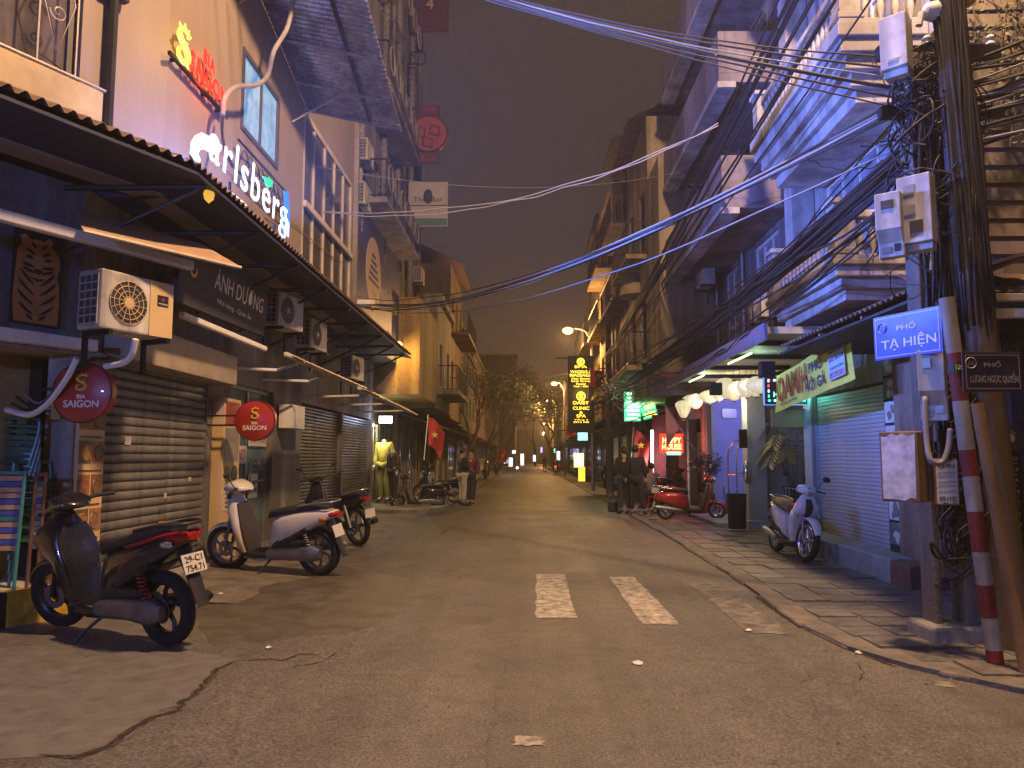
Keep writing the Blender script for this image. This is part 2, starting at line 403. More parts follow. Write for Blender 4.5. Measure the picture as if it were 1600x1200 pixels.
for k in range(900):
    if k < 500: px_, py_ = rg.uniform(0,1600), 760+ (rg.random()**1.4)*440; p = pZ(px_, py_)
    else: q = rg.random(); p = Vector((kerb_x(5.4+14*q)-rg.uniform(.05,.4), 5.4+14*q, 0)) if True else None
    if abs(p.x) > 5: continue
    r_ = rg.uniform(.004,.013); z = ROADZ(p.x)+.003; a = rg.uniform(0,6.28)
    v = [(p.x+r_*math.cos(a+i*2.1)*rg.uniform(.7,1.2), p.y+r_*math.sin(a+i*2.1)*rg.uniform(.7,1.2), z) for i in range(3)]
    gm.add(v+[(p.x,p.y,z+r_*.8)], [(0,1,3),(1,2,3),(2,0,3)])
GRIT = gm
# litter
paper = M("litter_paper", (.7,.68,.62), .8, var=.2)
for i, (x, y, s, lab) in enumerate([(345,927,.06,"crumpled white paper scrap behind the numbered black scooter"), (997,1037,.055,"flat pale paper scrap on asphalt below the crosswalk bars"),
        (1345,1018,.05,"crumpled wrapper beside the foot of the concrete pole"), (420,1012,.035,"tiny paper shred by the end of the road crack"), (1170,985,.04,"small paper shred in the broken gutter")]):
    c = pZ(x, y, 0); rnd = random.Random(i); mb = MB(); k = 9
    vs = [(c.x+s*math.cos(2*math.pi*j/k)*rnd.uniform(.6,1.1), c.y+s*math.sin(2*math.pi*j/k)*rnd.uniform(.6,1.1), ROADZ(c.x)+rnd.uniform(.006,.02)) for j in range(k)]
    mb.add(vs+[(c.x, c.y, ROADZ(c.x)+.03)], [(j, (j+1) % k, k) for j in range(k)])
    mb.build("paper_scrap", paper, tags=(lab, "paper", "litter on the road"))

# right pavement with stone flags
pv_mat = M("pavement_base", (.17,.16,.155), .85, var=.35, scale=2.5, bump=.4, bscale=40)
pvz = .02
pvb = MB().prism([(x, y, -.05) for x, y in PV], (0, 0, .05+pvz))
pav_r = struct("pavement", pvb, pv_mat, local=True)
flag_m = [M("flagstone_a", (.15,.145,.14), .5, var=.35, scale=5, bump=.35, bscale=60), M("flagstone_b", (.125,.122,.125), .55, var=.4, scale=6, bump=.35, bscale=60), M("flagstone_c", (.17,.155,.145), .5, var=.35, scale=5, bump=.35, bscale=60)]
rnd = random.Random(3)
kerb_m = M("kerb_stone", (.17,.155,.14), .8, var=.35, scale=4, bump=.4, bscale=45)
flag_protos = []
for k in range(9):
    w, d = .385, .385; mb = MB(); r2 = random.Random(k); z = [r2.uniform(.012,.02) for _ in range(4)]; j = lambda: r2.uniform(-.012,.004)
    c = [(-w/2-j(), -d/2-j()), (w/2+j(), -d/2-j()), (w/2+j(), d/2+j()), (-w/2-j(), d/2+j())]
    mb.add([(x, y, -.01) for x, y in c]+[(x*.985, y*.985, zz) for (x, y), zz in zip(c, z)], [(4,5,6,7),(0,1,5,4),(1,2,6,5),(2,3,7,6),(3,0,4,7)])
    o = mb.build("flagstone_proto", flag_m[k % 3], local=True); flag_protos.append(o.data); bpy.data.objects.remove(o)
nflag = 0
y = 5.4
while y < 22 and nflag < 300:
    x = kerb_x(y)+.42
    lim = 4.9 if y > 8.3 else 6.5
    while x < lim and nflag < 300:
        gone = rnd.random() < .1
        if not gone:
            o = bpy.data.objects.new("flagstone", rnd.choice(flag_protos)); COL.objects.link(o); o.parent = pav_r
            o.location = (x+rnd.uniform(-.004,.004), y, pvz+rnd.uniform(-.012,.004)); o.rotation_euler = (rnd.uniform(-.02,.02), rnd.uniform(-.02,.02), rnd.uniform(-.025,.025)); nflag += 1
        x += .4
    y += .4
tag(GRIT.build('road_grit', M('grit_pale', (.26,.24,.21), .9, var=.5, scale=3)), 'small pale grit and dirt crumbs scattered over the asphalt', 'grit', kind='stuff')
# kerb stones along the right edge
pts = [Vector((x, y, 0)) for x, y in PV[1:9]][::-1]
seg = []
acc = 0; cur = pts[0]; path = [pts[0]]
def walk(pts, step):
    out = [pts[0].copy()]; i = 0; p = pts[0].copy()
    while i < len(pts)-1:
        d = (pts[i+1]-p).length
        if d < step_left[0]: step_left[0] -= d; p = pts[i+1].copy(); i += 1
        else: p = p+(pts[i+1]-p).normalized()*step_left[0]; step_left[0] = step; out.append(p.copy())
    return out
step_left = [.8]; kp = walk([Vector((7.5,4.93,0))]+pts+[Vector((2.84,40,0))], .8)
for a, b in zip(kp[:-1], kp[1:]):
    u = (b-a).normalized(); n_ = Vector((-u.y, u.x, 0)); gap = .008
    if rnd.random() < .2: continue
    p = a+u*gap-n_*.17; mb = MB().obox((p.x, p.y, -.06), u, n_, (b-a).length-2*gap, .20+rnd.uniform(-.02,.02), .06+pvz+.004+rnd.uniform(-.014,.006))
    mb.build("kerb_stone", kerb_m, pav_r, bevel=.02)
gutter = M("gutter_dirt", (.05,.043,.036), .9, var=.5, scale=6, bump=.4, bscale=50)
mb = MB(); vs = []
for i, p in enumerate(kp):
    q = kp[min(i+1, len(kp)-1)]-kp[max(i-1, 0)]; q.normalize(); n_ = Vector((-q.y, q.x, 0)); w = .1+.05*math.sin(i*1.7)+.04*math.sin(i*4.1)
    for s_ in (.14, .16+w): r_ = p+n_*s_; vs.append((r_.x, r_.y, ROADZ(r_.x)+.0045))
pass

# left pavement: flush worn concrete by the shutters, a raised kerbed walk further up the street
lp = M("left_concrete", (.17,.15,.125), .8, var=.4, scale=2.2, bump=.35, bscale=40)
mb = MB(); vs = []; ny = 40
for j in range(ny+1):
    yy = 8.4+(21.5-8.4)*j/ny; xe = -3.0+.18*math.sin(yy*1.9)+.1*math.sin(yy*5.1)
    for i, xx in enumerate((-5.3, -4.2, xe)): vs.append((xx, yy, (.05, .025, .004-.018)[i]))
mb.add(vs, [(3*j+i, 3*j+i+1, 3*j+i+4, 3*j+i+3) for j in range(ny) for i in range(2)])
struct("pavement_apron", mb, lp, local=True, smooth=180)
mb = MB().prism([(-5.3,21.5,-.05),(-2.75,21.5,-.05),(-2.4,23,-.05),(-2.4,140,-.05),(-5.3,140,-.05)], (0,0,.15))
pav_l = struct("pavement_far", mb, M("left_walk", (.21,.19,.165), .8, var=.35, scale=2, bump=.3, bscale=40), local=True)
for k in range(22):
    box_obj("kerb_stone", kerb_m, pav_l, -2.56, -2.38, 23+k*1.0+.01, 24+k*1.0-.01, -.05, .118+rnd.uniform(-.008,.006), bevel=.015)
# raised corner platform with a black and yellow kerb
kd = Vector((.4501,.893,0)); kn = Vector((.893,-.4501,0)); kc = Vector((-4.93,7.11,0))
pp_ = [kc-kd*4, kc+kd*.95, Vector((-4.72,8.42,0)), Vector((-7,8.42,0)), kc-kd*4-UX*3]
plat = MB().prism([(p.x, p.y, -.05) for p in pp_], (0,0,.34))
platform = struct("corner_platform", plat, M("platform_tile", (.5,.48,.45), .5, var=.2, scale=5), local=True)
yel = M("kerb_yellow", (.55,.33,.03), .7, var=.35, scale=8, bump=.2); blk = M("kerb_black", (.025,.024,.024), .8, var=.3, scale=8)
for i, (a, b) in enumerate([(-2.4,-1.6),(-1.6,-.9),(-.9,.12),(.12,.97)]):
    p = kc+kd*(a+.003)-kn*.08; MB().obox((p.x,p.y,-.05), kd, UZ, b-a-.006, .355, .16).build("kerb_block", yel if i % 2 == 1 else blk, platform, bevel=.012)

# ================================================================= helpers for buildings
def wall_open(mb, p, u, W, z0, z1, ops, t=.22):
    """wall slab with real openings; outer face on p + u*a, ops = (a0,a1,z0,z1)"""
    p = Vector(p); u = Vector(u).normalized()
    us = sorted({0, W}|{min(max(o[i], 0), W) for o in ops for i in (0, 1)})
    for a, b in zip(us[:-1], us[1:]):
        if b-a < 1e-4: continue
        m_ = (a+b)/2; cuts = sorted((max(o[2], z0), min(o[3], z1)) for o in ops if o[0] < m_ < o[1]); z = z0
        for c0, c1 in cuts+[(z1, z1)]:
            if c0-z > 1e-4: mb.obox(p+u*a+UZ*(z-p.z), u, UZ, b-a, c0-z, -t)
            z = max(z, c1)
    return mb
def window(parent, p, u, a0, a1, z0, z1, nx=2, nz=2, fm=None, gm=None, inset=.08, fw=.05, name="window", panes=True, sill=None):
    p = Vector(p); u = Vector(u).normalized(); n = u.cross(UZ); fm = fm or white_paint; gm = gm or glass_dark
    o = p+u*a0-n*inset+UZ*(z0-p.z); w, h = a1-a0, z1-z0; mb = MB()
    mb.obox(o, u, UZ, w, fw, .05); mb.obox(o+UZ*(h-fw), u, UZ, w, fw, .05)
    mb.obox(o+UZ*fw, u, UZ, fw, h-2*fw, .05); mb.obox(o+UZ*fw+u*(w-fw), u, UZ, fw, h-2*fw, .05)
    for i in range(1, nx): mb.obox(o+u*(w*i/nx-fw*.35)+UZ*fw, u, UZ, fw*.7, h-2*fw, .04)
    for i in range(1, nz): mb.obox(o+UZ*(h*i/nz-fw*.35)+u*fw, u, UZ, w-2*fw, fw*.7, .034)
    f = mb.build(name, fm, parent)
    if panes:
        if panes == 'each':
            for i in range(nx):
                for j in range(nz):
                    MB().obox(o+u*(w*i/nx+.005)+UZ*(h*j/nz+.005), u, UZ, w/nx-.01, h/nz-.01, .012).build("pane", gm, f)
        else: MB().obox(o+u*.01+UZ*.01, u, UZ, w-.02, h-.02, .012).build("pane", gm, f)
    if sill: MB().obox(p+u*(a0-.08)+UZ*(z0-.07-p.z), u, UZ, w+.16, .07, .1).build("sill", sill, parent)
    return f
def corrugated(a, b, c, d, wl=.13, amp=.022, rows=2, thick=.006):
    """sheet from edge a-b (low) to d-c (high), ridges run from low to high edge"""
    a, b, c, d = map(Vector, (a, b, c, d)); n = max(4, int((b-a).length/wl*6)); nn = (b-a).cross(d-a).normalized(); mb = MB(); vs = []
    for side in (0, 1):
        for j in range(rows+1):
            for i in range(n+1):
                p = a.lerp(b, i/n).lerp(d.lerp(c, i/n), j/rows); vs.append(p+nn*(amp*math.sin(2*math.pi*i/6)+side*thick))
    k = (n+1); fs = []
    for side in (0, 1):
        o = side*(rows+1)*k
        for j in range(rows):
            for i in range(n):
                q = (o+j*k+i, o+j*k+i+1, o+(j+1)*k+i+1, o+(j+1)*k+i); fs.append(q if side else q[::-1])
    off = (rows+1)*k
    for i in range(n): fs.append((i, i+1, off+i+1, off+i)); q = rows*k; fs.append((q+i+1, q+i, off+q+i, off+q+i+1))
    mb.add(vs, fs); return mb
def shutter(parent, p, u, W, z0, z1, mat, pitch=.11, each=True, name="roller_shutter", guide=None, relief=1):
    """roller shutter: bowed slats one above another, guides at both sides"""
    p = Vector(p); u = Vector(u).normalized(); n = u.cross(UZ); k = int((z1-z0)/pitch)
    prof = [(0,0),(.012,.012),(.02,pitch*.3),(.02,pitch*.7),(.012,pitch-.014),(-.002,pitch-.006),(-.012,pitch-.006),(-.012,0)]
    prof = [(x*relief, z) for x, z in prof]; g = MB()
    root = g.obox(p+u*-.06+UZ*(z0-p.z), u, UZ, .06, z1-z0, .05).build(name, guide or grey_metal, parent)
    MB().obox(p+u*W+UZ*(z0-p.z), u, UZ, .06, z1-z0, .05).build("guide", guide or grey_metal, root)
    if each:
        first = None
        for i in range(k):
            if first is None:
                first = MB().prism([n*x+UZ*z for x, z in prof], u*W).build("slat", mat, root, local=True, smooth=30)
                o = first
            else: o = bpy.data.objects.new("slat", first.data); COL.objects.link(o); o.parent = root
            q = p+UZ*(z0-p.z+i*pitch)-BASE[root.name]; o.location = q
    else:
        mb = MB()
        for i in range(k): mb.prism([p+n*x+UZ*(z+z0-p.z+i*pitch) for x, z in prof], u*W)
        tag(mb.build("slats", mat, root, smooth=30), kind='stuff')
    return root
def tree_pts(seed): return random.Random(seed)

# ---- air conditioner outdoor unit (front faces local -Y, base at origin, back on y=0)
ac_white = M("ac_casing", (.62,.60,.55), .5, var=.2, scale=6, streak=1)
ac_dark = M("ac_dark", (.04,.04,.045), .6, var=.1)
def make_ac(label, w=.8, h=.55, d=.3, panel=None, fan=.0, hood=False):
    t = thing("air_conditioner", label, "air conditioner", group="air conditioners on the facades")
    mb = MB().box(-w/2, w/2, -d, 0, .05, h+.05); mb.build("casing", ac_white, t, local=True, bevel=.02)
    fx = -w*.14
    f = MB().lathe([(.0,-.004),(.205,-.004),(.205,.02)], (fx, -d, .05+h/2), 'Y', 28).build("fan_opening", ac_dark, t, local=True)
    g = MB()
    for q in (.06,.11,.16,.205): g.ring((fx, -d-.012, .05+h/2), q, .004, 'Y', 24, 4)
    for k in range(14):
        a = math.pi*2*k/14; g.tube([(fx+.03*math.cos(a), -d-.014, .05+h/2+.03*math.sin(a)), (fx+.205*math.cos(a+.35), -d-.012, .05+h/2+.205*math.sin(a+.35))], .0035, 4)
    g.lathe([(.0,-.02),(.05,-.016),(.05,.0)], (fx, -d, .05+h/2), 'Y', 16); g.build("fan_grille", panel or ac_white, f, local=True)
    lou = MB().box(-w/2-.006, -w/2+.001, -d+.04, -.04, .1, h)
    s_ = lou.build("side_coil", ac_dark, t, local=True); g = MB()
    for k in range(7): g.box(-w/2-.016, -w/2-.004, -d+.03, -.03, .1+k*(h-.1)/6-.008, .1+k*(h-.1)/6+.008)
    for k in range(4): g.box(-w/2-.015, -w/2-.004, -d+.035+k*(d-.07)/3-.006, -d+.035+k*(d-.07)/3+.006, .1, h)
    g.build("side_grille", ac_white, s_, local=True)
    for xa in (-w/2+.06, w/2-.1): MB().box(xa, xa+.04, -d-.05, .0, 0, .05).box(xa, xa+.04, -.04, .0, -.3, .002).build("bracket", dark_metal, t, local=True)
    return t
# ================================================================= LEFT CORNER HOUSE
uB = Vector((.4501,.893,0)).normalized(); nB = uB.cross(UZ)
cream = M("cream_wall", (.29,.23,.175), .85, var=.14, scale=.9, streak=1, bump=.12, bscale=30)
grey_wall = M("grey_wall", (.33,.31,.30), .85, var=.25, scale=1.8, streak=1, bump=.15, bscale=30)
navy = M("canopy_lit_blue", (.028,.036,.095), .7, var=.3, scale=3)  # blue light on the canopy underside is put into this colour
tile_edge = M("canopy_tile", (.16,.10,.075), .7, var=.4, scale=4)
shut_m = M("shutter_grey", (.27,.27,.275), .5, metal=.25, var=.25, scale=2.5, streak=1)
H1 = thing("corner_house", "cream corner house with roller shutters, corrugated canopy and lit beer signs", "building", (-5.5, 11, 0))
w = MB()
P0 = Vector((-4.7, 7.9, 0))
wall_open(w, P0, UY, 15.6, 0, 4.42, [(.55,3.38,0,2.85),(4.2,6.3,0,2.75),(8.1,11.6,0,2.7),(11.75,15.3,0,2.7)], .3)
w.build("wall", grey_wall, H1)
MB().box(-8, -5.25, 8.2, 23.5, .02, 4.4).build("back_room", dark_interior, H1)
# chamfered corner wall above the open stall, with a white ledge
pB = Vector((-4.7, 7.9, 0))-uB*4
wall_open(MB(), pB, uB, 4, 2.78, 4.42, [], .25).build("corner_wall", M("corner_wall_paint", (.20,.22,.29), .8, var=.25, scale=2, streak=1), H1)
MB().obox(pB+UZ*2.66+nB*.003, uB, UZ, 4.12, .12, .16).build("ledge", white_paint, H1, bevel=.01)
# stall back wall under the ledge
ystall = M("stall_yellow", (.45,.32,.13), .8, var=.25, scale=3)
MB().obox(pB+UZ*.25-nB*.75, uB, UZ, 4.3, 2.5, -.15).build("stall_wall", ystall, H1)
MB().obox(pB+UZ*2.62-nB*.9, uB, UZ, 4.3, .04, .95).build("stall_ceiling", grey_wall, H1)
# upper floors
PU = Vector((-4.0, 8.15, 0))
w = MB(); wall_open(w, PU, UY, 9.15, 4.42, 15, [(2.15,3.75,6.15,7.35),(5.15,9.0,4.95,7.85),(1.2,3.4,9.4,11.2),(5.2,8.4,9.4,11.2)], .3)
w.build("upper_wall", cream, H1)
pU = PU-uB*5
w = MB(); wall_open(w, pU, uB, 5, 4.42, 15, [(.4,4.0,5.25,7.6)], .3); w.build("upper_corner_wall", cream, H1)
MB().box(-9, -4.6, 8.4, 17.2, 4.5, 14.9).build("upper_core", dark_interior, H1)
MB().box(-9.2, -3.9, 17.3, 17.42, 4.4, 15.0).build("end_wall", grey_wall, H1)
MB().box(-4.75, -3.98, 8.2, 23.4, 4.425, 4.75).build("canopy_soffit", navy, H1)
# bay window with blue lit panes
blue_glass = M("lit_blue_pane", (.25,.38,.5), .15, var=.5, scale=3, emit=.55, ecol=(.22,.50,.85))
fr = M("window_frame_dark", (.09,.085,.09), .5, var=.1)
window(H1, PU, UY, 2.15, 3.75, 6.15, 7.35, 2, 1, fr, blue_glass, inset=.03, fw=.07, panes='each')
# tall white gridded window
wf = M("window_frame_white", (.55,.5,.45), .6, var=.15)
gw = M("window_glass_grey", (.10,.085,.09), .12, var=.3, scale=2, spec=.7)
fwin = window(H1, PU, UY, 5.15, 9.0, 4.95, 7.85, 5, 1, wf, gw, inset=.05, fw=.11, panes='each')
MB().obox(PU+UY*5.2+UZ*6.05+UX*.003, UY, UZ, 3.76, .11, .06).build("transom", wf, fwin)
for z in (9.4,):
    for a in (1.2, 5.2): window(H1, PU, UY, a, a+2.2, z, 11.2, 3, 2, wf, gw, inset=.1)
# window with curled iron grille and yellow parapet on the chamfer
w1 = window(H1, pU, uB, .4, 4.0, 5.25, 7.6, 4, 1, fr, M("curtain_glass", (.13,.105,.12), .25, var=.5, scale=2.5, streak=1), inset=.16, fw=.07)
gr = MB(); o = pU+nB*.12
iron = M("pale_iron", (.34,.29,.27), .5, metal=.4, var=.2)
for z in (5.24, 7.5): gr.tube([o+uB*.5+UZ*z, o+uB*4.2+UZ*z], .018, 6)
k = 0; a = .55
while a < 4.05:
    gr.tube([o+uB*a+UZ*5.24, o+uB*a+UZ*7.5], .012, 6)
    if k % 2 == 0 and a < 4.0:
        for sgn in (1, -1):
            pts = []
            for i in range(26):
                th = i/25*2.6*math.pi; rr = .09*(1-i/25*.8); pts.append(o+uB*(a+.18+rr*math.cos(th)*sgn)+UZ*(5.95+sgn*(.14+rr*math.sin(th))))
            gr.tube(pts, .008, 5)
        gr.tube([o+uB*(a+.02)+UZ*5.95, o+uB*(a+.18)+UZ*5.4, o+uB*(a+.34)+UZ*5.95, o+uB*(a+.18)+UZ*6.5, o+uB*(a+.02)+UZ*5.95], .008, 5)
    a += .37; k += 1
gr.build("window_grille", iron, H1)
MB().obox(pU+uB*.1+UZ*4.72, uB, UZ, 4.02, .45, .22).build("parapet", M("yellow_parapet", (.46,.35,.17), .8, var=.2, scale=2), H1, bevel=.015)
MB().tube([pU+uB*4.27+nB*.07+UZ*4.6, pU+uB*4.27+nB*.07+UZ*14], .055, 8).build("downpipe", dark_metal, H1)
MB().obox(pU+uB*4.15+nB*.03+UZ*6.3, uB, UZ, .26, .14, .1).build("pipe_collar", dark_metal, H1)
# corrugated canopy: chamfer part and long street part
E0, E1, E2 = Vector((-4.83,3.96,4.4)), Vector((-3.2,7.2,4.4)), Vector((-3.2,21.2,4.4))
T0, T1, T2 = pU+nB*.01+UZ*4.85-uB*.2, PU+UX*.01+UZ*4.85, Vector((-3.99,21.2,4.85))
corrugated(E0, E1, T1, T0, .13, .026).build("canopy_sheet", tile_edge, H1, smooth=180)
corrugated(E1+UY*.01, E2, T2, T1, .13, .026).build("canopy_sheet", tile_edge, H1, smooth=180)
dn = Vector((0,0,-.075))
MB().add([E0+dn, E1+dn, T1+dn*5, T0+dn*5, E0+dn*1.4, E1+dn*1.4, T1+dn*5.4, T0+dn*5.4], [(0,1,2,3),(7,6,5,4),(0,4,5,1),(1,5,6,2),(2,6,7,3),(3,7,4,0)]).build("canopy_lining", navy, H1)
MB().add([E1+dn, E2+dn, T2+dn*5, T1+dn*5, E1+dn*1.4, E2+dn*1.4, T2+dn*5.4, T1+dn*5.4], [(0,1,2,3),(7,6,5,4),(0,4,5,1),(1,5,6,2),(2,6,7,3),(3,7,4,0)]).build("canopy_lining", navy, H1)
for k in range(9):
    yy = 7.5+k*1.6; MB().tube([(-3.25,yy,4.28),(-4.68,yy,4.28)], .03, 6).tube([(-3.3,yy,4.26),(-4.69,yy,3.6)], .022, 6).build("canopy_bracket", dark_metal, H1)
# tilted tin awning high on the wall
tin = M("tin_sheet", (.60,.61,.66), .28, metal=.5, var=.3, scale=4, streak=1, bump=.1, bscale=25)
aw = thing("tin_awning", "large tilted tin sheet awning high above the lit beer letters", "awning", (-4.0, 11, 8))
A_, B_, C_, D_ = Vector((-2.36,14.1,7.76)), Vector((-2.36,8.6,8.75)), Vector((-3.99,8.6,8.98)), Vector((-3.99,13.45,7.88))
sh = corrugated(B_, A_, D_, C_, .11, .012, rows=3); sh.build("sheet", tin, aw, smooth=180)
def on_sheet(s_, t_): return (B_.lerp(A_, s_)).lerp(C_.lerp(D_, s_), t_)-UZ*.06
MB().tube([on_sheet(0,.33), on_sheet(.985,.33)], .03, 6).build("purlin", dark_metal, aw)
for s_ in (.3,.62,.82,.97): MB().tube([on_sheet(s_,.14)-UZ*.03, on_sheet(s_,1)-UZ*.03], .028, 6).build("rafter", grey_metal, aw)
for s_ in (.3,.82): MB().tube([on_sheet(s_,.5)-UZ*.03, on_sheet(s_,1)-UZ*.75], .022, 6).build("stay", grey_metal, aw)
# loose conduit looping down from the awning to the neon
cd = [pX(462,-20,-3.4), pX(450,40,-3.4), pX(428,80,-3.5), pX(418,118,-3.6), pX(400,133,-3.65), pX(370,136,-3.7), pX(352,152,-3.75), pX(348,180,-3.75)]
def smooth_path(p, k=6):
    out = []
    for i in range(len(p)-1):
        a, b, c, d = p[max(i-1,0)], p[i], p[i+1], p[min(i+2,len(p)-1)]
        for j in range(k):
            t = j/k; out.append(.5*((2*b)+(c-a)*t+(2*a-5*b+4*c-d)*t*t+(3*b-a-3*c+d)*t**3))
    return out+[p[-1]]
MB().tube(smooth_path(cd), .032, 8).build("flexible_conduit", M("conduit_grey", (.3,.28,.27), .5, var=.1), tags=("thick grey conduit looping from tin awning down to the neon letters", "conduit"))

# ---- ground floor of the corner house
rs1 = shutter(H1, P0+UY*.57-UX*.06+UZ*.06, UY, 2.78, .06, 2.86, shut_m)
for yy, zz, w_, h_, m_ in ((10.05,1.02,.07,.07,M("sticker_cream", (.6,.5,.3), .6, var=.2)),(9.95,.83,.09,.05,M("sticker_brown", (.08,.05,.04), .6, var=.2)),(9.93,.66,.16,.07,M("sticker_orange", (.5,.2,.07), .6, var=.2)),(10.75,1.22,.09,.06,M("sticker_cream")),(9.0,1.7,.14,.1,M("sticker_grey", (.4,.38,.36), .6, var=.3))):
    MB().box(-4.737, -4.731, yy, yy+w_, zz, zz+h_).build("sticker", m_, rs1)
MB().box(-4.68, -4.32, 8.35, 11.35, 2.62, 3.05).build("shutter_box", M("shutter_box_beige", (.36,.30,.24), .6, var=.2, scale=3), H1, bevel=.01)
MB().box(-4.72, -4.45, 8.4, 11.3, -.02, .07).build("threshold", concrete, H1)
shut2 = M("shutter_pale", (.26,.26,.275), .4, metal=.4, var=.3, scale=1.5, streak=1)
shutter(H1, P0+UY*8.12-UX*.1+UZ*.05, UY, 3.42, .05, 2.7, shut2, .075, each=False)
shutter(H1, P0+UY*11.8-UX*.1+UZ*.05, UY, 3.42, .05, 2.7, shut2, .075, each=False)
# food-photo pillars
menu_cream = M("menu_cream", (.62,.45,.24), .55, var=.08, scale=2)
pillar = box_obj("menu_board", menu_cream, H1, -4.695, -4.66, 7.93, 8.43, .35, 2.3)
food = [M("food_%d" % i, c, .5, var=.75, scale=22, stain=(.05,.03,.02)) for i, c in enumerate([(.30,.10,.035),(.16,.08,.04),(.42,.22,.06),(.10,.09,.05),(.36,.15,.05),(.23,.12,.08)])]
rf = random.Random(4)
for r_ in range(5):
    for c_ in range(2):
        yy = 8.06+c_*.25; zz = .52+r_*.36
        ph = box_obj("food_photo", food[(r_*3+c_) % 6], pillar, -4.66, -4.654, yy-.11, yy+.11, zz-.11, zz+.13)
        MB().lathe([(.0,.004),(.06,.004),(.085,.009),(.092,.0)], (-4.654, yy+rf.uniform(-.02,.02), zz), 'X', 22).build("dish", food[(r_*2+c_+2) % 6], ph)
    MB().box(-4.661, -4.655, 7.97, 8.38, .68+r_*.36, .70+r_*.36).build("caption", M("caption_brown", (.13,.06,.03), .6, var=0), pillar)
p2 = box_obj("poster_pillar", menu_cream, H1, -4.70, -4.52, 11.42, 12.08, .0, 2.45, bevel=.006)
for i, (z0, z1, m_) in enumerate([(2.05,2.4,M("poster_red", (.30,.03,.03), .5, var=.1)), (1.5,2.0,M("poster_grey", (.30,.25,.24), .5, var=.2)), (1.18,1.45,food[3]), (.75,1.1,M("poster_paper", (.6,.5,.36), .6, var=.1))]):
    if i == 2:
        for k in range(2): MB().lathe([(.0,.008),(.12,.008),(.12,0)], (-4.52, 11.6+k*.29, 1.31), 'X', 20).build("food_photo", food[2+k], p2)
    else: box_obj("poster", m_, p2, -4.52, -4.514, 11.48, 12.02, z0, z1)
for k in range(4): box_obj("caption", M("caption_brown"), p2, -4.514, -4.51, 11.55, 11.95-.07*(k % 2), .8+k*.065, .825+k*.065)
# glazed entrance with rental notices
alu = M("door_aluminium", (.35,.36,.38), .35, metal=.6, var=.15)
gdoor = window(H1, P0, UY, 4.2, 6.3, .03, 2.75, 2, 1, alu, M("teal_glass", (.12,.22,.25), .15, var=.5, scale=2, spec=.7), inset=.14, fw=.06, name="glass_door", panes='each')
MB().tube([(-4.74,13.1,.9),(-4.70,13.1,.95),(-4.70,13.1,1.45),(-4.74,13.1,1.5)], .014, 6).build("handle", chrome, gdoor)
notice = M("notice_white", (.62,.60,.56), .7, var=.08)
redtxt = M("notice_red", (.45,.03,.03), .6, var=0); blktxt = M("ink_black", (.015,.015,.018), .6, var=0)
for (a, z, ww, hh, s_, m_) in [(4.32,1.95,.86,.3,"FOR RENT",blktxt),(5.3,1.75,.9,.3,"CHO THUÊ",redtxt),(4.3,1.45,.9,.3,"ATTORNEY",redtxt),(4.45,.85,.45,.42,"NOTICE\n0912 345",blktxt),(5.35,.85,.45,.42,"NHÀ\n0912 345",blktxt)]:
    nb = MB().obox(P0+UY*a+UZ*z-UX*.09, UY, UZ, ww, hh, .004).build("notice", notice, gdoor)
    text("lettering", s_, m_, gdoor, UY, UZ, P0+UY*(a+ww/2)+UZ*(z+hh/2)-UX*.083, w=ww*.88, h=hh*.6, depth=.002)
# beer discs on brackets
beer_red = M("sign_red", (.42,.035,.03), .35, var=.08, scale=3, coat=.3)
gold = M("sign_gold", (.75,.42,.04), .4, var=0); sign_white = M("sign_white", (.8,.78,.75), .5, var=0)
def dragon(c, u, v, s_, n_off=.004, r_=.10):
    """curled S-shaped dragon emblem"""
    c, u, v = Vector(c), Vector(u), Vector(v); n = u.cross(v); mb = MB()
    pts = [(.28,.40),(.10,.50),(-.18,.44),(-.30,.22),(-.12,.06),(.14,-.04),(.28,-.20),(.18,-.42),(-.10,-.50),(-.30,-.40),(-.32,-.22),(-.16,-.18)]
    P_ = smooth_path([c+u*x*s_+v*y*s_+n*n_off for x, y in pts], 4); k = len(P_)
    mb.tube(P_, [s_*r_*(.55+.75*math.sin(math.pi*min(1,(i+2)/k)))*.9 for i in range(k)], 6)
    for x, y, dx, dy in [(.28,.40,.16,.10),(.20,.46,.10,.18),(0,.5,.02,.2),(-.2,.42,-.14,.12),(-.3,.2,-.16,.0),(.28,-.2,.15,.02),(.2,-.42,.14,-.12),(-.3,-.4,-.12,-.1),(.05,.1,.2,.1)]:
        mb.tube([c+u*x*s_+v*y*s_+n*n_off, c+u*(x+dx)*s_+v*(y+dy)*s_+n*n_off], [s_*.07, s_*.012], 5)
    return mb
def beer_disc(c, r_, label, brk):
    c = Vector(c); t = thing("round_sign", label, "sign", c, group="round beer signs")
    MB().lathe([(.0,-.05),(r_-.012,-.05),(r_,-.042),(r_,.05),(r_-.012,.058),(0,.058)], c, 'Y', 48).build("disc", beer_red, t, smooth=40)
    MB().ring(c+Vector((0,-.046,0)), r_-.004, .009, 'Y', 48, 6).build("rim", M("sign_rim", (.06,.02,.02), .4, var=0), t)
    f = c+Vector((0,-.052,0))
    dragon(f+UZ*r_*.34, UX, UZ, r_*.5).build("dragon_emblem", gold, t)
    text("lettering", "BIA", sign_white, t, UX, UZ, f-UZ*r_*.13, h=r_*.15, fat=.015)
    text("lettering", "SAIGON", sign_white, t, UX, UZ, f-UZ*r_*.37, w=r_*1.18, h=r_*.24, fat=.02)
    for dz in (0, .14): MB().tube([p+UZ*dz for p in brk], .014, 6).build("bracket", dark_metal, t)
    return t
